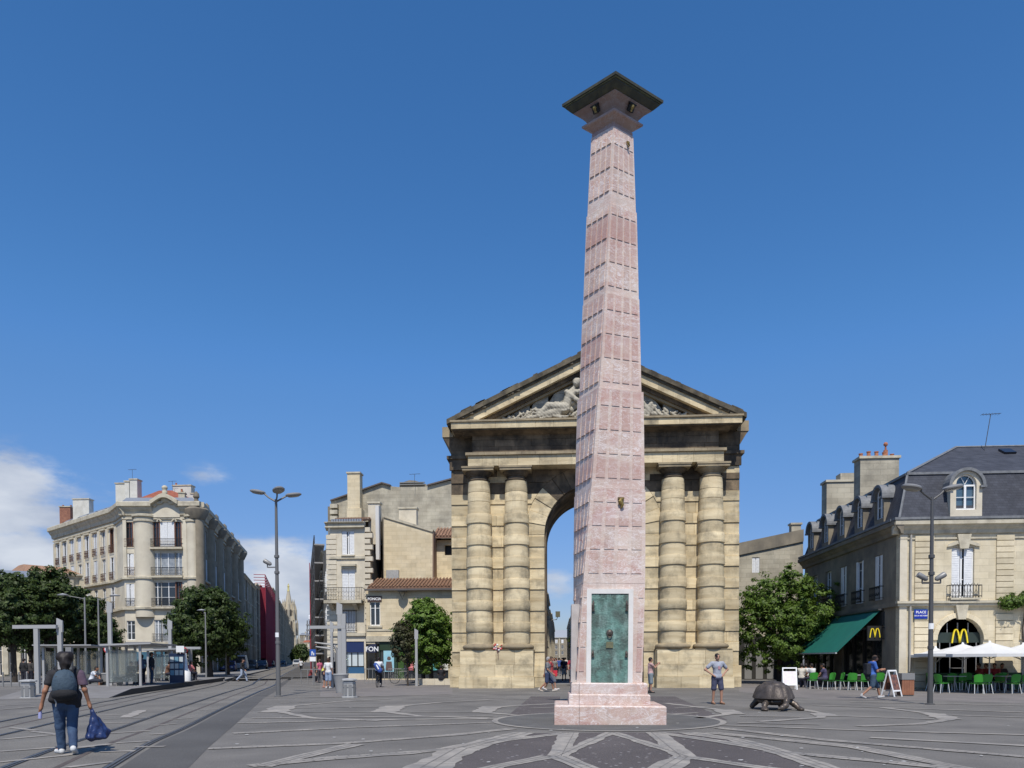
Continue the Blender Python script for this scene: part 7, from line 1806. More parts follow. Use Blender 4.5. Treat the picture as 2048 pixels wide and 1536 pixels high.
# ---- cars and vans down the tram street
def car(label, p, rz, col, L_=4.1, w=1.72, h=1.45, van=False, group='vehicles parked along the tram street', name='parked_car'):
    t = thing(name, label, 'van' if van else 'car', p, rz, group)
    m = simple('paint_%s' % name+str(col), col, .3, .2, .5); y0, y1 = -L_/2, L_/2
    if van: prof = [(y0, .35), (y0, 1.0), (y0+.5, 1.15), (y0+1.1, h-.1), (y0+1.4, h), (y1, h), (y1, .35)]
    else: prof = [(y0, .35), (y0, .72), (y0+.25, .85), (y0+1.1, .95), (y0+1.75, h-.06), (y0+2.2, h), (y1-.9, h-.04), (y1-.25, .95), (y1, .85), (y1, .35)]
    b = MB(); n = len(prof); vs = []
    for sx, k in ((-1, 0), (-1, 1), (1, 1), (1, 0)):
        for (y, z) in prof: tz = max(0, z-.9)*.22 if not van else max(0, z-1.2)*.08; vs.append((sx*(w/2-tz-(.04 if k == 0 else 0))*(1 if k == 0 else 0.9), y, z))
    b = MB(); L0 = [(-(w/2-(max(0, z-.9)*.25)), y, z) for y, z in prof]; L1 = [(-x, y, z) for x, y, z in L0]
    b.add(L0+L1, [tuple(range(n)), tuple(range(n, 2*n))[::-1]]+[(i, n+i, n+(i+1) % n, (i+1) % n) for i in range(n)]); body = b.build('body', m, t)
    yw0, yw1 = (y0+1.15, y0+1.72) if not van else (y0+.55, y0+1.1); zw0, zw1 = (.98, h-.1) if not van else (1.2, h-.18)
    g_ = MB(); ww = w/2-.12; g_.hexa([(-ww, yw0-.05, zw0), (ww, yw0-.05, zw0), (ww, yw0+.02, zw0), (-ww, yw0+.02, zw0)], [(-ww+.1, yw1-.05, zw1), (ww-.1, yw1-.05, zw1), (ww-.1, yw1+.02, zw1), (-ww+.1, yw1+.02, zw1)]); g_.build('windscreen', GLASS, t)
    if not van:
        for sx in (-1, 1): g_ = MB(); x = sx*(w/2-.035); g_.hexa([(x, y0+1.5, .98), (x, y1-.8, .98), (x-sx*.03, y1-.8, .98), (x-sx*.03, y0+1.5, .98)], [(x-sx*.1, y0+2.0, h-.12), (x-sx*.1, y1-1.0, h-.12), (x-sx*.13, y1-1.0, h-.12), (x-sx*.13, y0+2.0, h-.12)]); g_.build('side_window', GLASS, t)
    for sx in (-1, 1):
        for yy in (y0+.75, y1-.75):
            g_ = MB(); g_.cyl((sx*(w/2-.2), yy, .31), (sx*(w/2+.01), yy, .31), .31, n=16); wh = g_.build('wheel', BLACK, t); g_ = MB(); g_.cyl((sx*(w/2+.01), yy, .31), (sx*(w/2+.02), yy, .31), .17, n=12); g_.build('rim', GREYM, wh)
        g_ = MB(); g_.box(sx*(w/2-.32)-.16, y0-.02, .62, sx*(w/2-.32)+.16, y0+.05, .78); g_.build('headlight', simple('headlight', (.6, .62, .62), .15), t)
    g_ = MB(); g_.box(-w/2+.1, y0-.05, .32, w/2-.1, y0+.1, .5); g_.build('bumper', DGREY, t)
sa = math.atan2(street_dir.y, street_dir.x)-PI/2
kside = Vector((-.1, 0, 0))
for (u, d, col, van, lab, dim) in ((458, 102, (.02, .05, .22), False, 'blue parked car facing the square, in front of the white van', (4.1, 1.75, 1.5)), (481, 112, (.55, .56, .55), True, 'tall white van parked behind the blue car', (5.4, 2.1, 2.35)), (466, 119, (.03, .04, .045), False, 'dark parked car between the blue car and the white van', (4.2, 1.75, 1.5)),
        (503, 128, (.10, .11, .12), False, 'dark grey parked car right of the white van', (4.3, 1.8, 1.7)), (524, 138, (.03, .045, .09), False, 'dark blue parked car, last of the row left of the lamp post', (4.4, 1.8, 1.6)), (541, 190, (.02, .02, .022), False, 'small black car farther up the tram street, left of the lamp post', (4.2, 1.75, 1.5)), (566, 215, (.02, .02, .022), False, 'small black car farther up the tram street, right of the lamp post', (4.2, 1.75, 1.5)),
        (593, 195, (.62, .62, .60), False, 'white car driving down the tram street towards the square', (4.2, 1.8, 1.7))):
    car(lab, XY(u, d), sa, col, *dim, van=van)
car('white van parked in the street seen through the arch', Vector((2.3, 66, 0)), 0, (.6, .6, .6), 4.8, 1.9, 2.1, van=True)
# ------------------------------------------------------------------ people
SKIN = mat('skin', (.42, .235, .16), (.38, .20, .13), 12, .55, .1, 60)
SKIND = mat('tanned_skin', (.34, .17, .10), (.30, .14, .08), 12, .5, .1, 60)
SKINB = mat('dark_skin', (.06, .035, .025), (.05, .03, .02), 12, .5)
HAIRD = simple('dark_hair', (.016, .011, .009), .6); HAIRG = simple('grey_hair', (.32, .30, .28), .7); HAIRB = simple('brown_hair', (.06, .035, .02), .6)
CL = {}
def cloth(c): 
    k = 'cloth_%d_%d_%d' % tuple(int(x*1000) for x in c)
    return mat(k, c, tuple(x*.8 for x in c), 5, .85, .5, 14)
JEANS = mat('worn_blue_jeans', (.045, .085, .155), (.03, .055, .11), 3.5, .85, .6, 14, dirt=(.10, .155, .23), dscale=2.6, damt=.6, dpos=.55)
def V3(*a): return np.array(a, float)
def base_pose():
    return dict(pel=V3(0, 0, .95), chest=V3(0, 0, 1.28), neck=V3(0, -.01, 1.46), head=V3(0, .02, 1.62),
        shL=V3(-.175, -.01, 1.41), shR=V3(.175, -.01, 1.41), elL=V3(-.23, -.03, 1.13), elR=V3(.23, -.03, 1.13), wrL=V3(-.25, .03, .88), wrR=V3(.25, .03, .88),
        hiL=V3(-.09, 0, .92), hiR=V3(.09, 0, .92), knL=V3(-.10, .01, .50), knR=V3(.10, .01, .50), anL=V3(-.11, -.02, .085), anR=V3(.11, -.02, .085), tL=V3(-.02, .17, -.055), tR=V3(.02, .17, -.055))
def walk_pose(s=.30, side=1, arm=.18):
    p = base_pose(); f, b = ('L', 'R') if side > 0 else ('R', 'L')
    for k in ('pel', 'chest', 'neck', 'head', 'shL', 'shR', 'elL', 'elR', 'wrL', 'wrR', 'hiL', 'hiR'): p[k][2] -= .03
    p['chest'][1] += .02; p['neck'][1] += .03; p['head'][1] += .04
    p['an'+f][1] = s; p['kn'+f] = p['hi'+f]*.5+p['an'+f]*.5+V3(0, .07, 0); p['t'+f] = V3(0, .16, .0)
    p['an'+b] = V3(p['an'+b][0], -s-.08, .16); p['kn'+b] = V3(p['kn'+b][0], -.04, .50); p['t'+b] = V3(0, .13, -.115)
    p['wr'+f][1] -= arm; p['el'+f][1] -= arm*.45; p['wr'+b][1] += arm+.05; p['el'+b][1] += arm*.2; p['wr'+b][2] += .04
    return p
def sit_pose(hz=.46, lean=.0):
    p = base_pose(); dz = .95-(hz+.10)
    for k in ('pel', 'chest', 'neck', 'head', 'shL', 'shR', 'elL', 'elR', 'wrL', 'wrR', 'hiL', 'hiR'): p[k][2] -= dz
    for k, m_ in (('chest', .5), ('neck', .9), ('head', 1.15), ('shL', .8), ('shR', .8)): p[k][1] += lean*m_; p[k][2] -= lean*.25*m_
    for s_, x in (('L', -.12), ('R', .12)):
        p['kn'+s_] = V3(x, .44, hz+.06); p['an'+s_] = V3(x, .42, .085); p['el'+s_] = V3(x*1.8, .12+lean*.8, hz+.33); p['wr'+s_] = V3(x*.9, .36, hz+.2)
    return p
def hand(P, wr, el, r=1.0, curl=.35, down=None):
    d = wr-el; d = d/np.linalg.norm(d); ref = V3(0, 1, 0) if abs(d[1]) < .8 else V3(0, 0, 1)
    sdv = np.cross(d, ref); sdv /= np.linalg.norm(sdv); nrm = np.cross(sdv, d)
    c = wr+d*.045; P.append(('c', wr, c+d*.02, .026*r, .030*r)); P.append(('c', c-nrm*.022, c+nrm*.022, .021*r, .021*r))
    for i, (o, ln) in enumerate(((-.030, .058), (-.010, .070), (.011, .066), (.030, .050))):
        a = c+d*.03+nrm*o; m_ = a+d*ln*.55+sdv*.01*curl*np.sign(wr[0] if wr[0] else 1); e = m_+d*ln*.45*(1-curl)+sdv*(-np.sign(wr[0] if wr[0] else 1))*ln*.5*curl
        P.append(('c', a, m_, .0095*r, .0085*r)); P.append(('c', m_, e, .0085*r, .007*r))
    a = wr+d*.03-nrm*.02; P.append(('c', a, a-nrm*.03+d*.035, .012*r, .009*r))
def body_prims(p, fem=False, bulk=1.0, feet=True, hands=True):
    P = []; w = .93 if fem else 1.0; w *= bulk
    P += [('c', p['pel']+V3(-.05, 0, -.03), p['pel']+V3(.05, 0, -.03), .118*w, .118*w), ('c', p['pel']+V3(0, 0, .02), p['chest'], .118*w, .122*w),
          ('c', p['chest']+V3(-.06*w, 0, .03), p['chest']+V3(.06*w, 0, .03), .108*w, .108*w), ('c', p['shL']+V3(.05, 0, -.015), p['shR']+V3(-.05, 0, -.015), .070*w, .070*w),
          ('c', p['neck']-V3(0, 0, .03), p['head']-V3(0, .02, .05), .056, .05)]
    h = p['head']; P += [('e', h+V3(0, -.01, .02), V3(.076, .094, .098)), ('e', h+V3(0, .03, -.045), V3(.055, .062, .062)), ('e', h+V3(0, .092, -.012), V3(.014, .02, .024)), ('e', h+V3(0, .082, -.05), V3(.022, .012, .009)),
                    ('e', h+V3(-.077, -.005, -.0), V3(.01, .02, .03)), ('e', h+V3(.077, -.005, -.0), V3(.01, .02, .03))]
    for s_ in 'LR':
        P += [('c', p['sh'+s_], p['el'+s_], .050*w, .038*w), ('c', p['el'+s_], p['wr'+s_], .038*w, .025*w), ('c', p['hi'+s_], p['kn'+s_], .088*w, .054*w), ('c', p['kn'+s_], p['an'+s_], .056*w, .035*w)]
        if feet: a = p['an'+s_]; P += [('c', a+V3(0, -.03, -.035), a+p['t'+s_]*.85+V3(0, 0, .01), .036, .032)]
        if hands: hand(P, p['wr'+s_], p['el'+s_])
    return P
def person(label, loc, rz, pose, h=1.75, top=(.3, .3, .3), sleeve=.5, bottom=(.05, .06, .1), leg=1.0, shoes=(.6, .6, .6), hair=None, skin=None, res=.022, fem=False, bulk=1.0, long_hair=False, group=None, bmat=None, tmat=None, name='person'):
    sk = skin or SKIN; p = pose; k = h/1.75
    t = thing(name, label, 'person', loc, rz, group); t.scale = (k, k, k)
    ob('body', sdf_mesh('body', body_prims(p, fem, bulk), res, sk, .03), t)
    w = (.93 if fem else 1.0)*bulk; e = .016
    Pt = [('c', p['pel']+V3(-.045, 0, .0), p['pel']+V3(.045, 0, .0), .125*w+e, .125*w+e), ('c', p['pel']+V3(0, 0, .02), p['chest'], .120*w+e, .124*w+e), ('c', p['chest']+V3(-.06*w, 0, .03), p['chest']+V3(.06*w, 0, .03), .110*w+e, .110*w+e), ('c', p['shL']+V3(.05, 0, -.015), p['shR']+V3(-.05, 0, -.015), .074*w+e, .074*w+e), ('c', p['neck']-V3(0, 0, .06), p['neck']-V3(0, .0, .02), .085, .06)]
    for s_ in 'LR':
        sh, el, wr = p['sh'+s_], p['el'+s_], p['wr'+s_]
        if sleeve > 0:
            f = min(1, sleeve*1.25); Pt.append(('c', sh, sh+(el-sh)*f, .052*w+e, .050*w+e))
            if sleeve > .8: Pt.append(('c', el, el+(wr-el)*.92, .042*w+e, .032*w+e))
    zc = p['pel'][2]-.05
    ob('top', sdf_mesh('top', Pt, res, tmat or cloth(top), .03, clips=[((0, 0, zc), (0, 0, -1)), ((0, 0, p['neck'][2]+.015), (0, 0, 1))], noise=.002), t)
    Pb = [('c', p['pel']+V3(-.05, 0, -.03), p['pel']+V3(.05, 0, -.03), .120*w+e, .120*w+e)]
    for s_ in 'LR':
        hi, kn, an = p['hi'+s_], p['kn'+s_], p['an'+s_]
        if leg >= 1: Pb += [('c', hi, kn, .090*w+e, .062*w+e), ('c', kn, an+(kn-an)*.02, .062*w+e, .048*w+e)]
        else: Pb += [('c', hi, hi+(kn-hi)*min(1, leg*1.7), .092*w+e, .078*w+e)]
    ob('trousers' if leg >= 1 else 'shorts', sdf_mesh('trousers', Pb, res, bmat or cloth(bottom), .03, clips=[((0, 0, p['pel'][2]+.07), (0, 0, 1))], noise=.003), t)
    for s_ in 'LR':
        a = p['an'+s_]; ob('shoe', sdf_mesh('shoe', [('c', a+V3(0, -.045, -.04), a+p['t'+s_]+V3(0, 0, .0), .045, .040), ('c', a+V3(0, -.03, -.02), a+V3(0, -.01, .02), .045, .042)], min(res, .018), cloth(shoes), .02), t)
    hd = p['head']
    Ph = [('e', hd+V3(0, -.022, .038), V3(.086, .098, .095)), ('e', hd+V3(0, -.045, -.01), V3(.08, .072, .085))]
    if long_hair: Ph += [('c', hd+V3(0, -.07, 0), p['neck']+V3(0, -.09, -.12), .07, .05)]
    ob('hair', sdf_mesh('hair', Ph, min(res, .018), hair or HAIRD, .03, clips=[((0, .055, 0)+hd*V3(0, 1, 1)+V3(0, 0, .02), (0, .8, -.55))], noise=.005), t)
    return t
def seat_at(u, v): return G(u, v)

# 1. the man with the backpack, seen from behind
pz = G(134, 1509); HRZ = rad(30); hp = base_pose()
hp['pel'] = V3(0, 0, .93); hp['chest'] = V3(.0, .02, 1.27); hp['neck'] = V3(.0, .04, 1.45); hp['head'] = V3(.01, .07, 1.60)
hp['shL'] = V3(-.20, .02, 1.39); hp['shR'] = V3(.20, .02, 1.39)
hp['elL'] = V3(-.30, -.02, 1.10); hp['wrL'] = V3(-.36, .04, .86); hp['elR'] = V3(.285, -.03, 1.11); hp['wrR'] = V3(.345, .03, .87)
hp['hiL'] = V3(-.10, 0, .90); hp['hiR'] = V3(.10, 0, .90)
hp['knL'] = V3(-.10, .09, .50); hp['anL'] = V3(-.085, .16, .085); hp['tL'] = V3(-.09, .15, -.045)
hp['knR'] = V3(.085, .02, .49); hp['anR'] = V3(.11, -.20, .155); hp['tR'] = V3(.03, .10, -.12)
man = person('man with a blue-grey backpack and a blue plastic bag, walking away over the tram rails', pz, HRZ, hp, 1.74, top=(.028, .027, .030), sleeve=.42, bmat=JEANS, leg=1, shoes=(.62, .62, .60), skin=SKIND, res=.0105, bulk=1.03)
me = sdf_mesh('jacket_skirt', [('c', V3(-.09, -.02, 1.0), V3(.09, -.02, 1.0), .155, .155), ('c', V3(.05, -.02, .92), V3(.13, -.0, .86), .13, .10), ('c', V3(-.16, -.06, 1.0), V3(-.2, -.08, .95), .07, .05)], .014, cloth((.022, .021, .024)), .04, clips=[((0, 0, .80), (0, 0, -1)), ((0, 0, 1.12), (0, 0, 1))], noise=.004); ob('jacket_hem', me, man)
me = sdf_mesh('sunlit_sleeve_patch', [('c', V3(.205, .02, 1.37), V3(.255, -.01, 1.20), .088, .084)], .012, cloth((.13, .085, .12)), .02, clips=[((0, 0, 1.19), (0, 0, -1))]); ob('sunlit_sleeve', me, man)  # light on the dark shirt's right sleeve, painted as a mauve cloth colour
me = sdf_mesh('hair_mass', [('e', V3(.0, .06, 1.67), V3(.125, .125, .10)), ('e', V3(.05, .06, 1.70), V3(.07, .08, .07)), ('e', V3(-.06, .05, 1.69), V3(.06, .08, .07)), ('e', V3(0, .03, 1.58), V3(.10, .09, .10)), ('c', V3(0, -.0, 1.55), V3(0, -.015, 1.47), .085, .06)], .012, HAIRD, .04, clips=[((0, .13, 1.6), (0, 1, -.3))], noise=.010); ob('curly_hair', me, man)
bp = thing('backpack', 'blue-grey backpack with a black lower pocket on the walking man', 'backpack', pz, HRZ)
PACKB = mat('blue_grey_nylon', (.055, .085, .115), (.04, .065, .09), 5, .8, .5, 20)
ob('pack_body', sdf_mesh('pack_body', [('e', (0, -.235, 1.17), (.185, .13, .23)), ('e', (0, -.23, 1.34), (.14, .10, .12)), ('e', (0, -.28, 1.22), (.15, .09, .17))], .012, PACKB, .07, noise=.002), bp)
ob('lower_pocket', sdf_mesh('lower_pocket', [('e', (0, -.26, 1.03), (.195, .145, .105)), ('e', (0, -.30, 1.06), (.16, .11, .08))], .012, cloth((.016, .016, .018)), .05), bp)
b = MB()
for x in (-.06, .0, .06): b.tube([(x, -.335, 1.33), (x, -.352, 1.24), (x, -.348, 1.15)], .006, 5)
b.tube([(-.12, -.33, 1.335), (0, -.345, 1.345), (.12, -.33, 1.335)], .008, 5); b.build('seam', BLACK, bp, True)
b = MB(); b.tube([(-.035, -.26, 1.45), (-.03, -.26, 1.40), (0, -.29, 1.385), (.03, -.26, 1.40), (.035, -.26, 1.45), (0, -.2, 1.47), (-.035, -.26, 1.45)], .010, 6); b.build('carry_loop', BLACK, bp, True)
for s_ in (-1, 1): b = MB(); b.tube([(s_*.10, -.2, 1.42), (s_*.14, -.04, 1.495), (s_*.15, .12, 1.40), (s_*.17, .1, 1.2), (s_*.18, -.12, 1.05)], .022, 6); b.build('shoulder_strap', cloth((.016, .016, .018)), bp, True)
b = MB(); b.tube([(-.15, -.26, .98), (-.12, -.27, .90), (-.13, -.26, .84)], .009, 5); b.build('loose_strap', LPOLE, bp, True)
BAGM = mat('blue_plastic_bag', (.012, .024, .085), (.018, .035, .12), 5, .35, .9, 9, spec=.6)
bg_ = thing('plastic_bag', 'full dark blue plastic bag hanging from the right hand of the walking man', 'bag', pz, HRZ)
me = sdf_mesh('bag_body', [('c', (.39, .03, .74), (.42, .04, .34), .03, .11), ('c', (.42, .03, .66), (.55, .04, .38), .03, .09), ('c', (.36, .04, .28), (.56, .04, .30), .075, .07), ('c', (.58, .04, .34), (.645, .04, .36), .06, .03), ('c', (.33, .04, .3), (.36, .04, .45), .05, .05)]+[('c', (.40, -.03, .72), (.34+.06*i, -.10+.01*i, .28), .012, .03) for i in range(5)], .011, BAGM, .035, noise=.007); ob('bag_body', me, bg_)
b = MB(); b.tube([(.37, .035, .80), (.40, .03, .71), (.42, .03, .60)], [.014, .022, .05], 7); b.tube([(.38, .03, .80), (.36, .03, .78), (.39, .03, .69)], .012, 6); b.build('bag_handle', BAGM, bg_, True)
bt = thing('water_bottle', 'small clear and violet drink bottle in the left hand of the walking man', 'bottle', pz, HRZ)
b = MB(); b.tube([(-.375, .045, .80), (-.382, .05, .70), (-.386, .05, .63)], [.018, .03, .028], 10); b.build('bottle_body', simple('violet_plastic', (.32, .33, .55), .2), bt, True)
b = MB(); b.tube([(-.372, .045, .83), (-.375, .045, .80)], .014, 8); b.build('bottle_cap', WHITEP, bt)

# 2. man in shorts, hands on hips
sp = base_pose(); sp['head'] = V3(0.0, .03, 1.62)
sp['shL'] = V3(-.19, 0, 1.41); sp['shR'] = V3(.19, 0, 1.41); sp['elL'] = V3(-.40, -.06, 1.19); sp['elR'] = V3(.40, -.06, 1.19); sp['wrL'] = V3(-.20, .07, 1.02); sp['wrR'] = V3(.20, .07, 1.02)
sp['anL'] = V3(-.14, .04, .085); sp['knL'] = V3(-.13, .06, .5); sp['anR'] = V3(.12, -.06, .085); sp['knR'] = V3(.12, 0, .5)
ms = G(1434, 1408.5)
m2 = person('man in pale grey T-shirt and navy shorts, standing hands on hips before the arch', ms, PI+rad(12), sp, 1.77, top=(.36, .38, .44), sleeve=.5, bottom=(.065, .07, .12), leg=.52, shoes=(.22, .12, .07), hair=HAIRD, res=.014)
b = MB(); b.tube([(-.075, .07, 1.632), (-.04, .105, 1.632), (0, .112, 1.63), (.04, .105, 1.632), (.075, .07, 1.632)], [.008, .022, .008, .022, .008], 8); b.build('sunglasses', BLACK, m2, True)
b = MB(); b.box(-.05, .150, 1.20, .03, .158, 1.31); b.build('shirt_print', simple('faded_red_print', (.42, .22, .25), .8), m2)
# 3. woman taking a photograph, half behind the obelisk
wp = base_pose(); wp['elL'] = V3(-.22, .16, 1.24); wp['wrL'] = V3(-.08, .38, 1.42); wp['elR'] = V3(.2, .18, 1.24); wp['wrR'] = V3(.06, .38, 1.42)
wl3 = G(1301, 1386)
w3_ = person('woman in a pink top holding up a camera, half hidden behind the obelisk', wl3, rad(-80), wp, 1.66, top=(.50, .32, .30), sleeve=.3, bottom=(.22, .26, .28), leg=.6, shoes=(.03, .03, .03), hair=HAIRD, res=.018, fem=True)
b = MB(); b.box(-.06, .43, 1.40, .06, .47, 1.48); b.build('small_camera', BLACK, w3_)
# 4. walkers at the arch
person('grey-haired man in grey T-shirt and navy shorts walking past the arch', G(1095, 1384), rad(-88), walk_pose(.30, 1), 1.74, top=(.20, .20, .20), sleeve=.5, bottom=(.04, .055, .11), leg=.58, shoes=(.5, .45, .38), hair=HAIRG, skin=SKIND, res=.018)
w5 = person('person in a red top and dark shorts walking just behind the grey-haired man', G(1101, 1381), rad(-88), walk_pose(.26, -1), 1.76, top=(.36, .06, .06), sleeve=.4, bottom=(.14, .15, .18), leg=.6, shoes=(.6, .58, .55), hair=HAIRB, res=.02)
rb_ = thing('red_shopping_bag', 'small red shopping bag carried by the person behind the grey-haired man', 'bag', G(1108, 1381)+Vector((.02, .1, .72))); b = MB(); b.hexa([(-.14, -.05, 0), (.14, -.05, 0), (.14, .05, 0), (-.14, .05, 0)], [(-.15, -.04, .3), (.15, -.04, .3), (.15, .04, .3), (-.15, .04, .3)]); b.build('bag_body', simple('bright_red', (.55, .03, .05), .4), rb_); b = MB(); b.tube([(-.08, 0, .3), (0, 0, .45), (.08, 0, .3)], .01, 5); b.build('bag_handle', BLACK, rb_)
# 5. walker in blue at the cafe
bp5 = walk_pose(.36, 1); bp5['wrL'] = V3(-.1, .36, 1.12); bp5['elL'] = V3(-.22, .08, 1.08); bp5['wrR'] = V3(.08, .38, 1.12); bp5['elR'] = V3(.2, .1, 1.06); bp5['head'] += V3(0, .06, -.03)
w6 = person('man in a blue T-shirt looking at his phone while walking past the cafe', G(1744, 1397.5), rad(-85), bp5, 1.76, top=(.05, .13, .42), sleeve=.5, bottom=(.05, .085, .13), leg=.75, shoes=(.45, .45, .44), hair=HAIRB, skin=SKIND, res=.018)
b = MB(); b.box(-.035, .42, 1.13, .035, .50, 1.145); b.build('phone', BLACK, w6); 
ob('rucksack', sdf_mesh('rucksack', [('b', (0, -.2, 1.15), (.15, .09, .22)), ('c', (0, -.22, 1.0), (0, -.18, .8), .10, .08)], .02, cloth((.02, .022, .028)), .04), w6)
# 6. pair near the tram street
person('person in a white T-shirt and pale blue shorts seen from behind, beside the tapered bin', G(657, 1377.5), rad(-8), base_pose(), 1.72, top=(.70, .69, .67), sleeve=.6, bottom=(.30, .38, .52), leg=.62, shoes=(.5, .5, .48), hair=HAIRB, skin=SKIND, res=.018, fem=True)
yp = base_pose(); 
for k_ in ('chest', 'neck', 'head', 'shL', 'shR', 'elL', 'elR', 'wrL', 'wrR'): yp[k_][1] += .25*(yp[k_][2]-.95)/.5; 
yp['wrL'] = V3(-.15, .45, 1.1); yp['elL'] = V3(-.25, .3, 1.1)
person('person in a yellow T-shirt leaning forward behind the one in white', XY(648, 43), rad(-70), yp, 1.78, top=(.68, .62, .12), sleeve=.6, bottom=(.03, .035, .06), leg=.7, shoes=(.4, .2, .15), hair=HAIRB, res=.02)
person('woman in a pink top standing beyond the pair at the right-hand tram stop', XY(639, 52), rad(60), base_pose(), 1.66, top=(.60, .14, .22), sleeve=.4, bottom=(.05, .05, .06), leg=1, shoes=(.1, .1, .1), hair=HAIRB, fem=True, res=.024)
person('man in dark clothes with a backpack close behind the one in white', XY(665, 44), rad(-20), base_pose(), 1.78, top=(.03, .03, .035), sleeve=.9, bottom=(.05, .05, .06), leg=1, shoes=(.1, .1, .1), res=.024)
person('man in red crouching at the far end of the right-hand tram stop', XY(620, 54), rad(-90), sit_pose(.35, .2), 1.7, top=(.22, .04, .04), sleeve=.6, bottom=(.03, .03, .04), leg=1, shoes=(.1, .1, .1), res=.026)
# bicycles
def bicycle(t, rz_ = 0, m=None):
    m = m or DGREY
    for y in (-.52, .52):
        b = MB(); b.tube([(0, y+.33*math.cos(a), .34+.33*math.sin(a)) for a in [2*PI*i/24 for i in range(25)]], .018, 6); w = b.build('wheel', BLACK, t, True)
        b = MB()
        for i in range(8): a = PI*i/8; b.tube([(0, y+.32*math.cos(a), .34+.32*math.sin(a)), (0, y-.32*math.cos(a), .34-.32*math.sin(a))], .003, 3)
        b.build('spokes', GREYM, w)
    b = MB(); b.tube([(0, -.52, .34), (0, -.1, .30), (0, .40, .78)], .018, 6); b.tube([(0, -.52, .34), (0, -.22, .85), (0, -.1, .30)], .016, 6); b.tube([(0, -.22, .80), (0, .40, .82), (0, .52, .34)], .018, 6); b.build('frame', m, t, True)
    b = MB(); b.tube([(-.27, .33, .98), (-.1, .42, .97), (.1, .42, .97), (.27, .33, .98)], .014, 6); b.tube([(0, .42, .97), (0, .40, .80)], .014, 6); b.build('handlebar', DGREY, t, True)
    b = MB(); b.hexa([(-.07, -.36, .87), (.07, -.36, .87), (.03, -.08, .87), (-.03, -.08, .87)], [(-.08, -.37, .92), (.08, -.37, .92), (.03, -.08, .91), (-.03, -.08, .91)]); b.build('saddle', BLACK, t)
def ride_pose():
    p = base_pose()
    for k_ in ('pel', 'hiL', 'hiR'): p[k_][1] -= .22; p[k_][2] += .06
    p['chest'] = V3(0, -.08, 1.33); p['neck'] = V3(0, -.02, 1.50); p['head'] = V3(0, .03, 1.66); p['shL'] = V3(-.18, -.03, 1.45); p['shR'] = V3(.18, -.03, 1.45)
    p['elL'] = V3(-.25, .1, 1.2); p['elR'] = V3(.25, .1, 1.2); p['wrL'] = V3(-.25, .3, 1.03); p['wrR'] = V3(.25, .3, 1.03)
    p['knL'] = V3(-.11, .14, .72); p['anL'] = V3(-.1, .03, .34); p['knR'] = V3(.11, .08, .62); p['anR'] = V3(.1, -.06, .22); return p
pc = G(758, 1374.5)
t = thing('bicycle', 'dark bicycle ridden away by the person with the blue and white bag', 'bicycle', pc, rad(2)); bicycle(t)
person('cyclist in white with a big blue and white shoulder bag, riding away before the poster', pc, rad(2), ride_pose(), 1.72, top=(.66, .68, .70), sleeve=.5, bottom=(.02, .02, .025), leg=1, shoes=(.3, .3, .3), hair=HAIRD, res=.018)
sb = thing('sports_bag', 'blue and white shoulder bag slung across the back of the cyclist in white', 'bag', pc, rad(2))
ob('bag_body', sdf_mesh('bag_body', [('c', (-.1, -.40, 1.30), (.14, -.42, .98), .12, .15)], .02, cloth((.04, .09, .32)), .03), sb); b = MB(); b.tube([(-.03, -.53, 1.30), (.1, -.575, 1.05)], .035, 8); b.build('white_stripe', WHITEP, sb, True)
pc = XY(1144, 45.0)
t = thing('bicycle', 'dark bicycle ridden towards the square under the arch', 'bicycle', pc, PI+rad(4)); bicycle(t)
person('cyclist in a red football shirt riding out from under the arch', pc, PI+rad(4), ride_pose(), 1.74, top=(.36, .03, .05), sleeve=.5, bottom=(.05, .05, .055), leg=.6, shoes=(.1, .1, .1), hair=HAIRB, res=.02)
t = thing('bicycle', 'parked bicycle leaning behind the railing left of the arch', 'bicycle', XY(805, 50), rad(-80)); bicycle(t)
# 7. people in the shopping street
R5 = random.Random(5)
crowd = [(1128, 55, (.05, .05, .09), .6, 'person in a dark vest and white shorts walking out of the shopping street'), (1118, 70, (.05, .10, .35), 1, 'person in a blue top in the middle of the shopping street'), (1113, 84, (.3, .05, .05), 1, 'person in dark red farther up the shopping street, on the left'), (1124, 92, (.03, .03, .03), 1, 'person in black farther up the shopping street, on the right'),
         (1109, 62, (.25, .24, .24), 1, 'person in grey near the left shopfronts of the shopping street'), (1131, 78, (.6, .58, .55), .6, 'person in white near the van in the shopping street'), (1121, 110, (.3, .2, .15), 1, 'distant walker in brown in the shopping street'), (1116, 130, (.5, .48, .45), 1, 'distant walker in pale clothes in the shopping street'), (1104, 74, (.5, .08, .08), 1, 'person in bright red by the left wall of the shopping street'), (1126, 125, (.1, .1, .2), 1, 'distant walker in navy in the shopping street')]
for i, (u, d, c, lg_, lab) in enumerate(crowd):
    person(lab, XY(u, d), PI if i % 2 == 0 else 0, walk_pose(.22, 1 if i % 2 else -1), R5.uniform(1.62, 1.8), top=c, sleeve=.5, bottom=(.55, .53, .5) if i == 0 else (.05, .055, .08), leg=lg_, shoes=(.2, .2, .2), res=.035, skin=SKIND, group='people in the shopping street behind the arch')
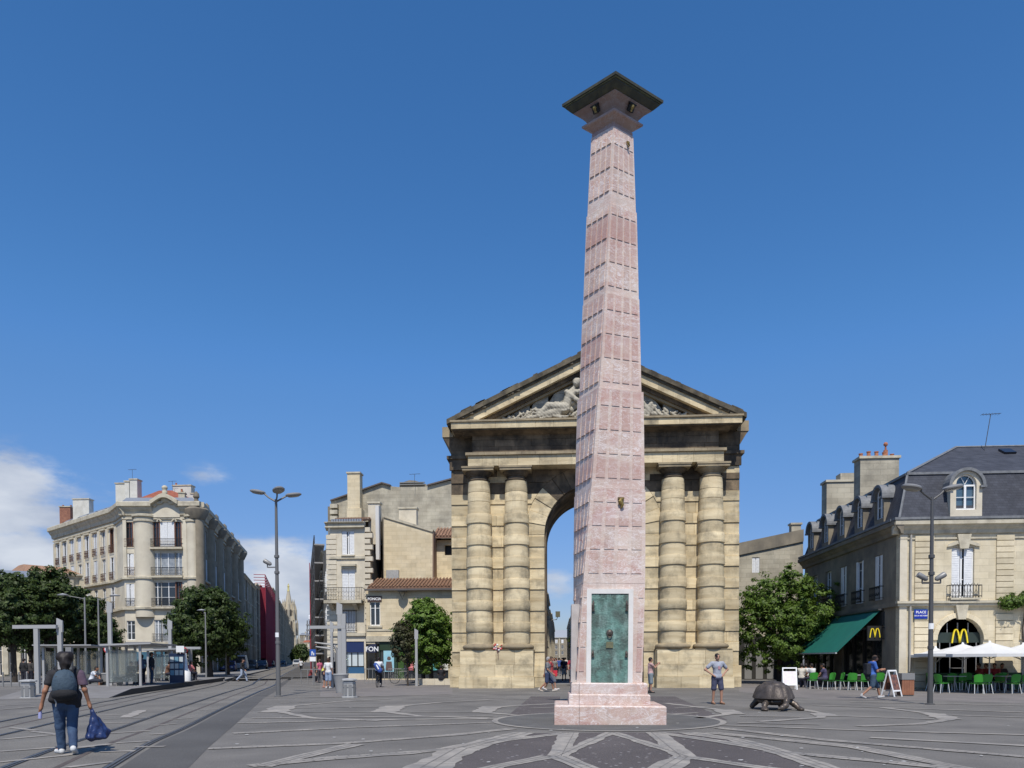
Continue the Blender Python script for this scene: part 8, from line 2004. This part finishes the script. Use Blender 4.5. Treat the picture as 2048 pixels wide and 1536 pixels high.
# 8. tram platform
bench_x = XY(185, 41)
person('man in a white shirt and shorts seated bent forward on the bench, facing right', bench_x+Vector((0, -.1, 0)), rad(-80), sit_pose(.46, .22), 1.76, top=(.62, .64, .68), sleeve=.5, bottom=(.03, .035, .05), leg=.6, shoes=(.7, .7, .68), skin=SKIND, res=.018)
def pl_pos(u, d): q = XY(u, d); return Vector((q.x, q.y, PZ))
person('person in a dark coat standing bent towards the kiosk under the tram shelter', pl_pos(303, 43), rad(-60), base_pose(), 1.82, top=(.02, .025, .04), sleeve=.9, bottom=(.04, .07, .13), leg=1, shoes=(.1, .1, .1), res=.022, bulk=1.1)
person('person in a light blue top standing by the middle post of the tram shelter', pl_pos(284, 43), rad(60), base_pose(), 1.68, top=(.12, .20, .36), sleeve=.6, bottom=(.03, .03, .05), leg=1, shoes=(.4, .4, .4), res=.024)
for i, (u, d, c, lab) in enumerate(((258, 42.2, (.02, .02, .025), 'person in black seated first from the left in the tram shelter'), (268, 42.8, (.03, .025, .03), 'person in black seated second from the left in the tram shelter'), (334, 46.6, (.16, .08, .05), 'person in brown seated in the second tram shelter, nearer its post'), (343, 47.2, (.13, .06, .04), 'person in dark red-brown seated in the second tram shelter, near the kiosk'), (378, 49.5, (.6, .2, .2), 'person in pink seated beside the white pillar at the end of the platform'))):
    person(lab, pl_pos(u, d), rad(-100)+i*.3, sit_pose(.46, .12), 1.72, top=c, sleeve=.8, bottom=(.03, .03, .045), leg=1, shoes=(.45, .2, .2) if i == 1 else (.1, .1, .1), res=.026, group='people waiting at the tram platform')
person('man in a white top standing beside the round sign at the end of the platform', pl_pos(368, 50.5), PI, base_pose(), 1.74, top=(.66, .66, .66), sleeve=.5, bottom=(.5, .5, .5), leg=1, shoes=(.1, .1, .1), res=.026)
person('person in a black jacket and pale jeans crossing the far tram track', G(485, 1363.5), rad(-85), walk_pose(.3, 1), 1.74, top=(.02, .02, .022), sleeve=.9, bottom=(.36, .42, .52), leg=1, shoes=(.1, .1, .1), res=.022)
person('person in a white shirt walking far down the tram street', XY(602, 92), 0, walk_pose(.25, 1), 1.78, top=(.6, .6, .6), sleeve=.5, bottom=(.02, .02, .025), leg=1, shoes=(.1, .1, .1), res=.035)
person('person in dark clothes standing in the shade under the left plane trees', XY(47, 50), 0, base_pose(), 1.8, top=(.02, .02, .02), sleeve=.9, bottom=(.02, .02, .03), leg=1, shoes=(.05, .05, .05), res=.03)
person('second dark-clad person under the left plane trees, wearing a pale bag', XY(60, 51), 0, base_pose(), 1.75, top=(.05, .045, .04), sleeve=.9, bottom=(.02, .02, .03), leg=1, shoes=(.05, .05, .05), res=.03)
person('man in black seated on the low wall under the trees left of the arch', XY(882, 46.9), 0, sit_pose(.38, 0), 1.7, top=(.02, .02, .025), sleeve=.6, bottom=(.03, .03, .04), leg=1, shoes=(.05, .05, .05), res=.024)
# 9. cafe guests
for i, (u, d, c, lab) in enumerate(((1603, 40.2, (.60, .55, .45), 'cafe guest in cream with bare arms, left of three seated in a row'), (1613, 40.6, (.62, .62, .60), 'cafe guest in white, middle of three seated in a row'), (1626, 39.9, (.68, .68, .66), 'cafe guest in white behind the single green chair'), (1650, 38.8, (.07, .06, .12), 'cafe guest in dark violet under the green awning'), (1962, 36.9, (.25, .03, .03), 'cafe guest in dark red, left of three under the parasols'), (1975, 37, (.30, .04, .04), 'cafe guest in dark red, in the middle under the parasols'), (1990, 37.1, (.35, .04, .05), 'cafe guest in bright red under the middle parasol'), (2003, 37.3, (.05, .03, .03), 'cafe guest in black near the bank window'))):
    person(lab, XY(u, d-(.9 if u > 1900 else 0)), rad(-30)+i*.5, sit_pose(.46, .08), 1.72, top=c, sleeve=.4, bottom=(.05, .05, .07), leg=1, shoes=(.1, .1, .1), skin=SKIND, res=.026, group='guests seated on the cafe terraces')
    
# ------------------------------------------------------------------ bronze turtle
TP = G(1556, 1421); 
tt_ = thing('bronze_turtle', 'large dark bronze turtle sculpture facing the viewer, right of the obelisk', 'sculpture', (TP.x, TP.y+.5, 0), rad(6))
tt_.scale = (.80, .82, .82)
scut = []
rs_ = random.Random(2)
for r_, n_, off in ((0, 1, 0), (.42, 6, .3), (.80, 10, .1)):
    for i in range(n_): a = 2*PI*(i+off)/n_; scut.append((r_*math.cos(a)*1.0, r_*math.sin(a)))
sc_ = np.array(scut); nb_, nr_ = 72, 26; vs = []; A_, B_, Hh = .66, .86, .60
for j in range(nr_+1):
    ph = (PI/2)*(j/nr_)
    for i in range(nb_):
        th = 2*PI*i/nb_; rr_ = math.sin(ph)*1.0; u_, v_ = rr_*math.cos(th), rr_*math.sin(th)
        dd_ = np.sort(np.hypot(sc_[:, 0]-u_, sc_[:, 1]-v_)); gg = min(1, (dd_[1]-dd_[0])/.10); bump_ = .05*gg**.7+.045*max(0, 1-dd_[0]/.25)+.004*math.sin(th*37+ph*23)
        z = .44+Hh*math.cos(ph)**.85+.0; k_ = 1+bump_
        flare = 1+.07*max(0, (ph-1.3)/.27)
        vs.append((A_*u_*k_*flare, B_*v_*k_*flare, .44+(z-.44)*k_))
b = MB(); b.add(vs, [(j*nb_+i, j*nb_+(i+1) % nb_, (j+1)*nb_+(i+1) % nb_, (j+1)*nb_+i) for j in range(nr_) for i in range(nb_)])
b.build('shell', TBRONZE, tt_, True)
b = MB(); b.lathe([(.0, .40), (.60, .385), (.70, .41), (.725, .435), (.72, .46), (.66, .475)], 48); b.build('shell_rim', TBRONZE, tt_, True, T=Matrix.Diagonal((1, 1.3, 1, 1)))
P = [('e', (0, 0, .33), (.56, .76, .17)), ('e', (0, -.55, .36), (.42, .2, .12)), 
     ('c', (-.42, -.50, .36), (-.60, -.66, .22), .12, .10), ('c', (-.60, -.66, .22), (-.68, -.80, .09), .10, .085), ('e', (-.68, -.88, .06), (.13, .16, .07)),
     ('c', (.42, -.46, .36), (.60, -.62, .20), .12, .10), ('c', (.60, -.62, .20), (.70, -.76, .08), .10, .08), ('e', (.71, -.84, .06), (.13, .16, .07)),
     ('c', (-.42, .5, .34), (-.58, .66, .1), .13, .10), ('c', (.42, .5, .34), (.58, .66, .1), .13, .10),
     ('c', (.14, -.60, .40), (.12, -.92, .38), .15, .12), ('c', (.12, -.92, .38), (.02, -1.10, .22), .12, .09), ('c', (.02, -1.10, .22), (-.16, -1.18, .14), .11, .085), ('c', (-.16, -1.18, .14), (-.30, -1.2, .09), .075, .035),
     ('c', (-.34, -.72, .33), (.30, -.72, .33), .06, .07)]
ob('body', sdf_mesh('turtle_body', P, .022, DBRONZE, .07, noise=.004, clips=[((0, 0, .002), (0, 0, -1))]), tt_)
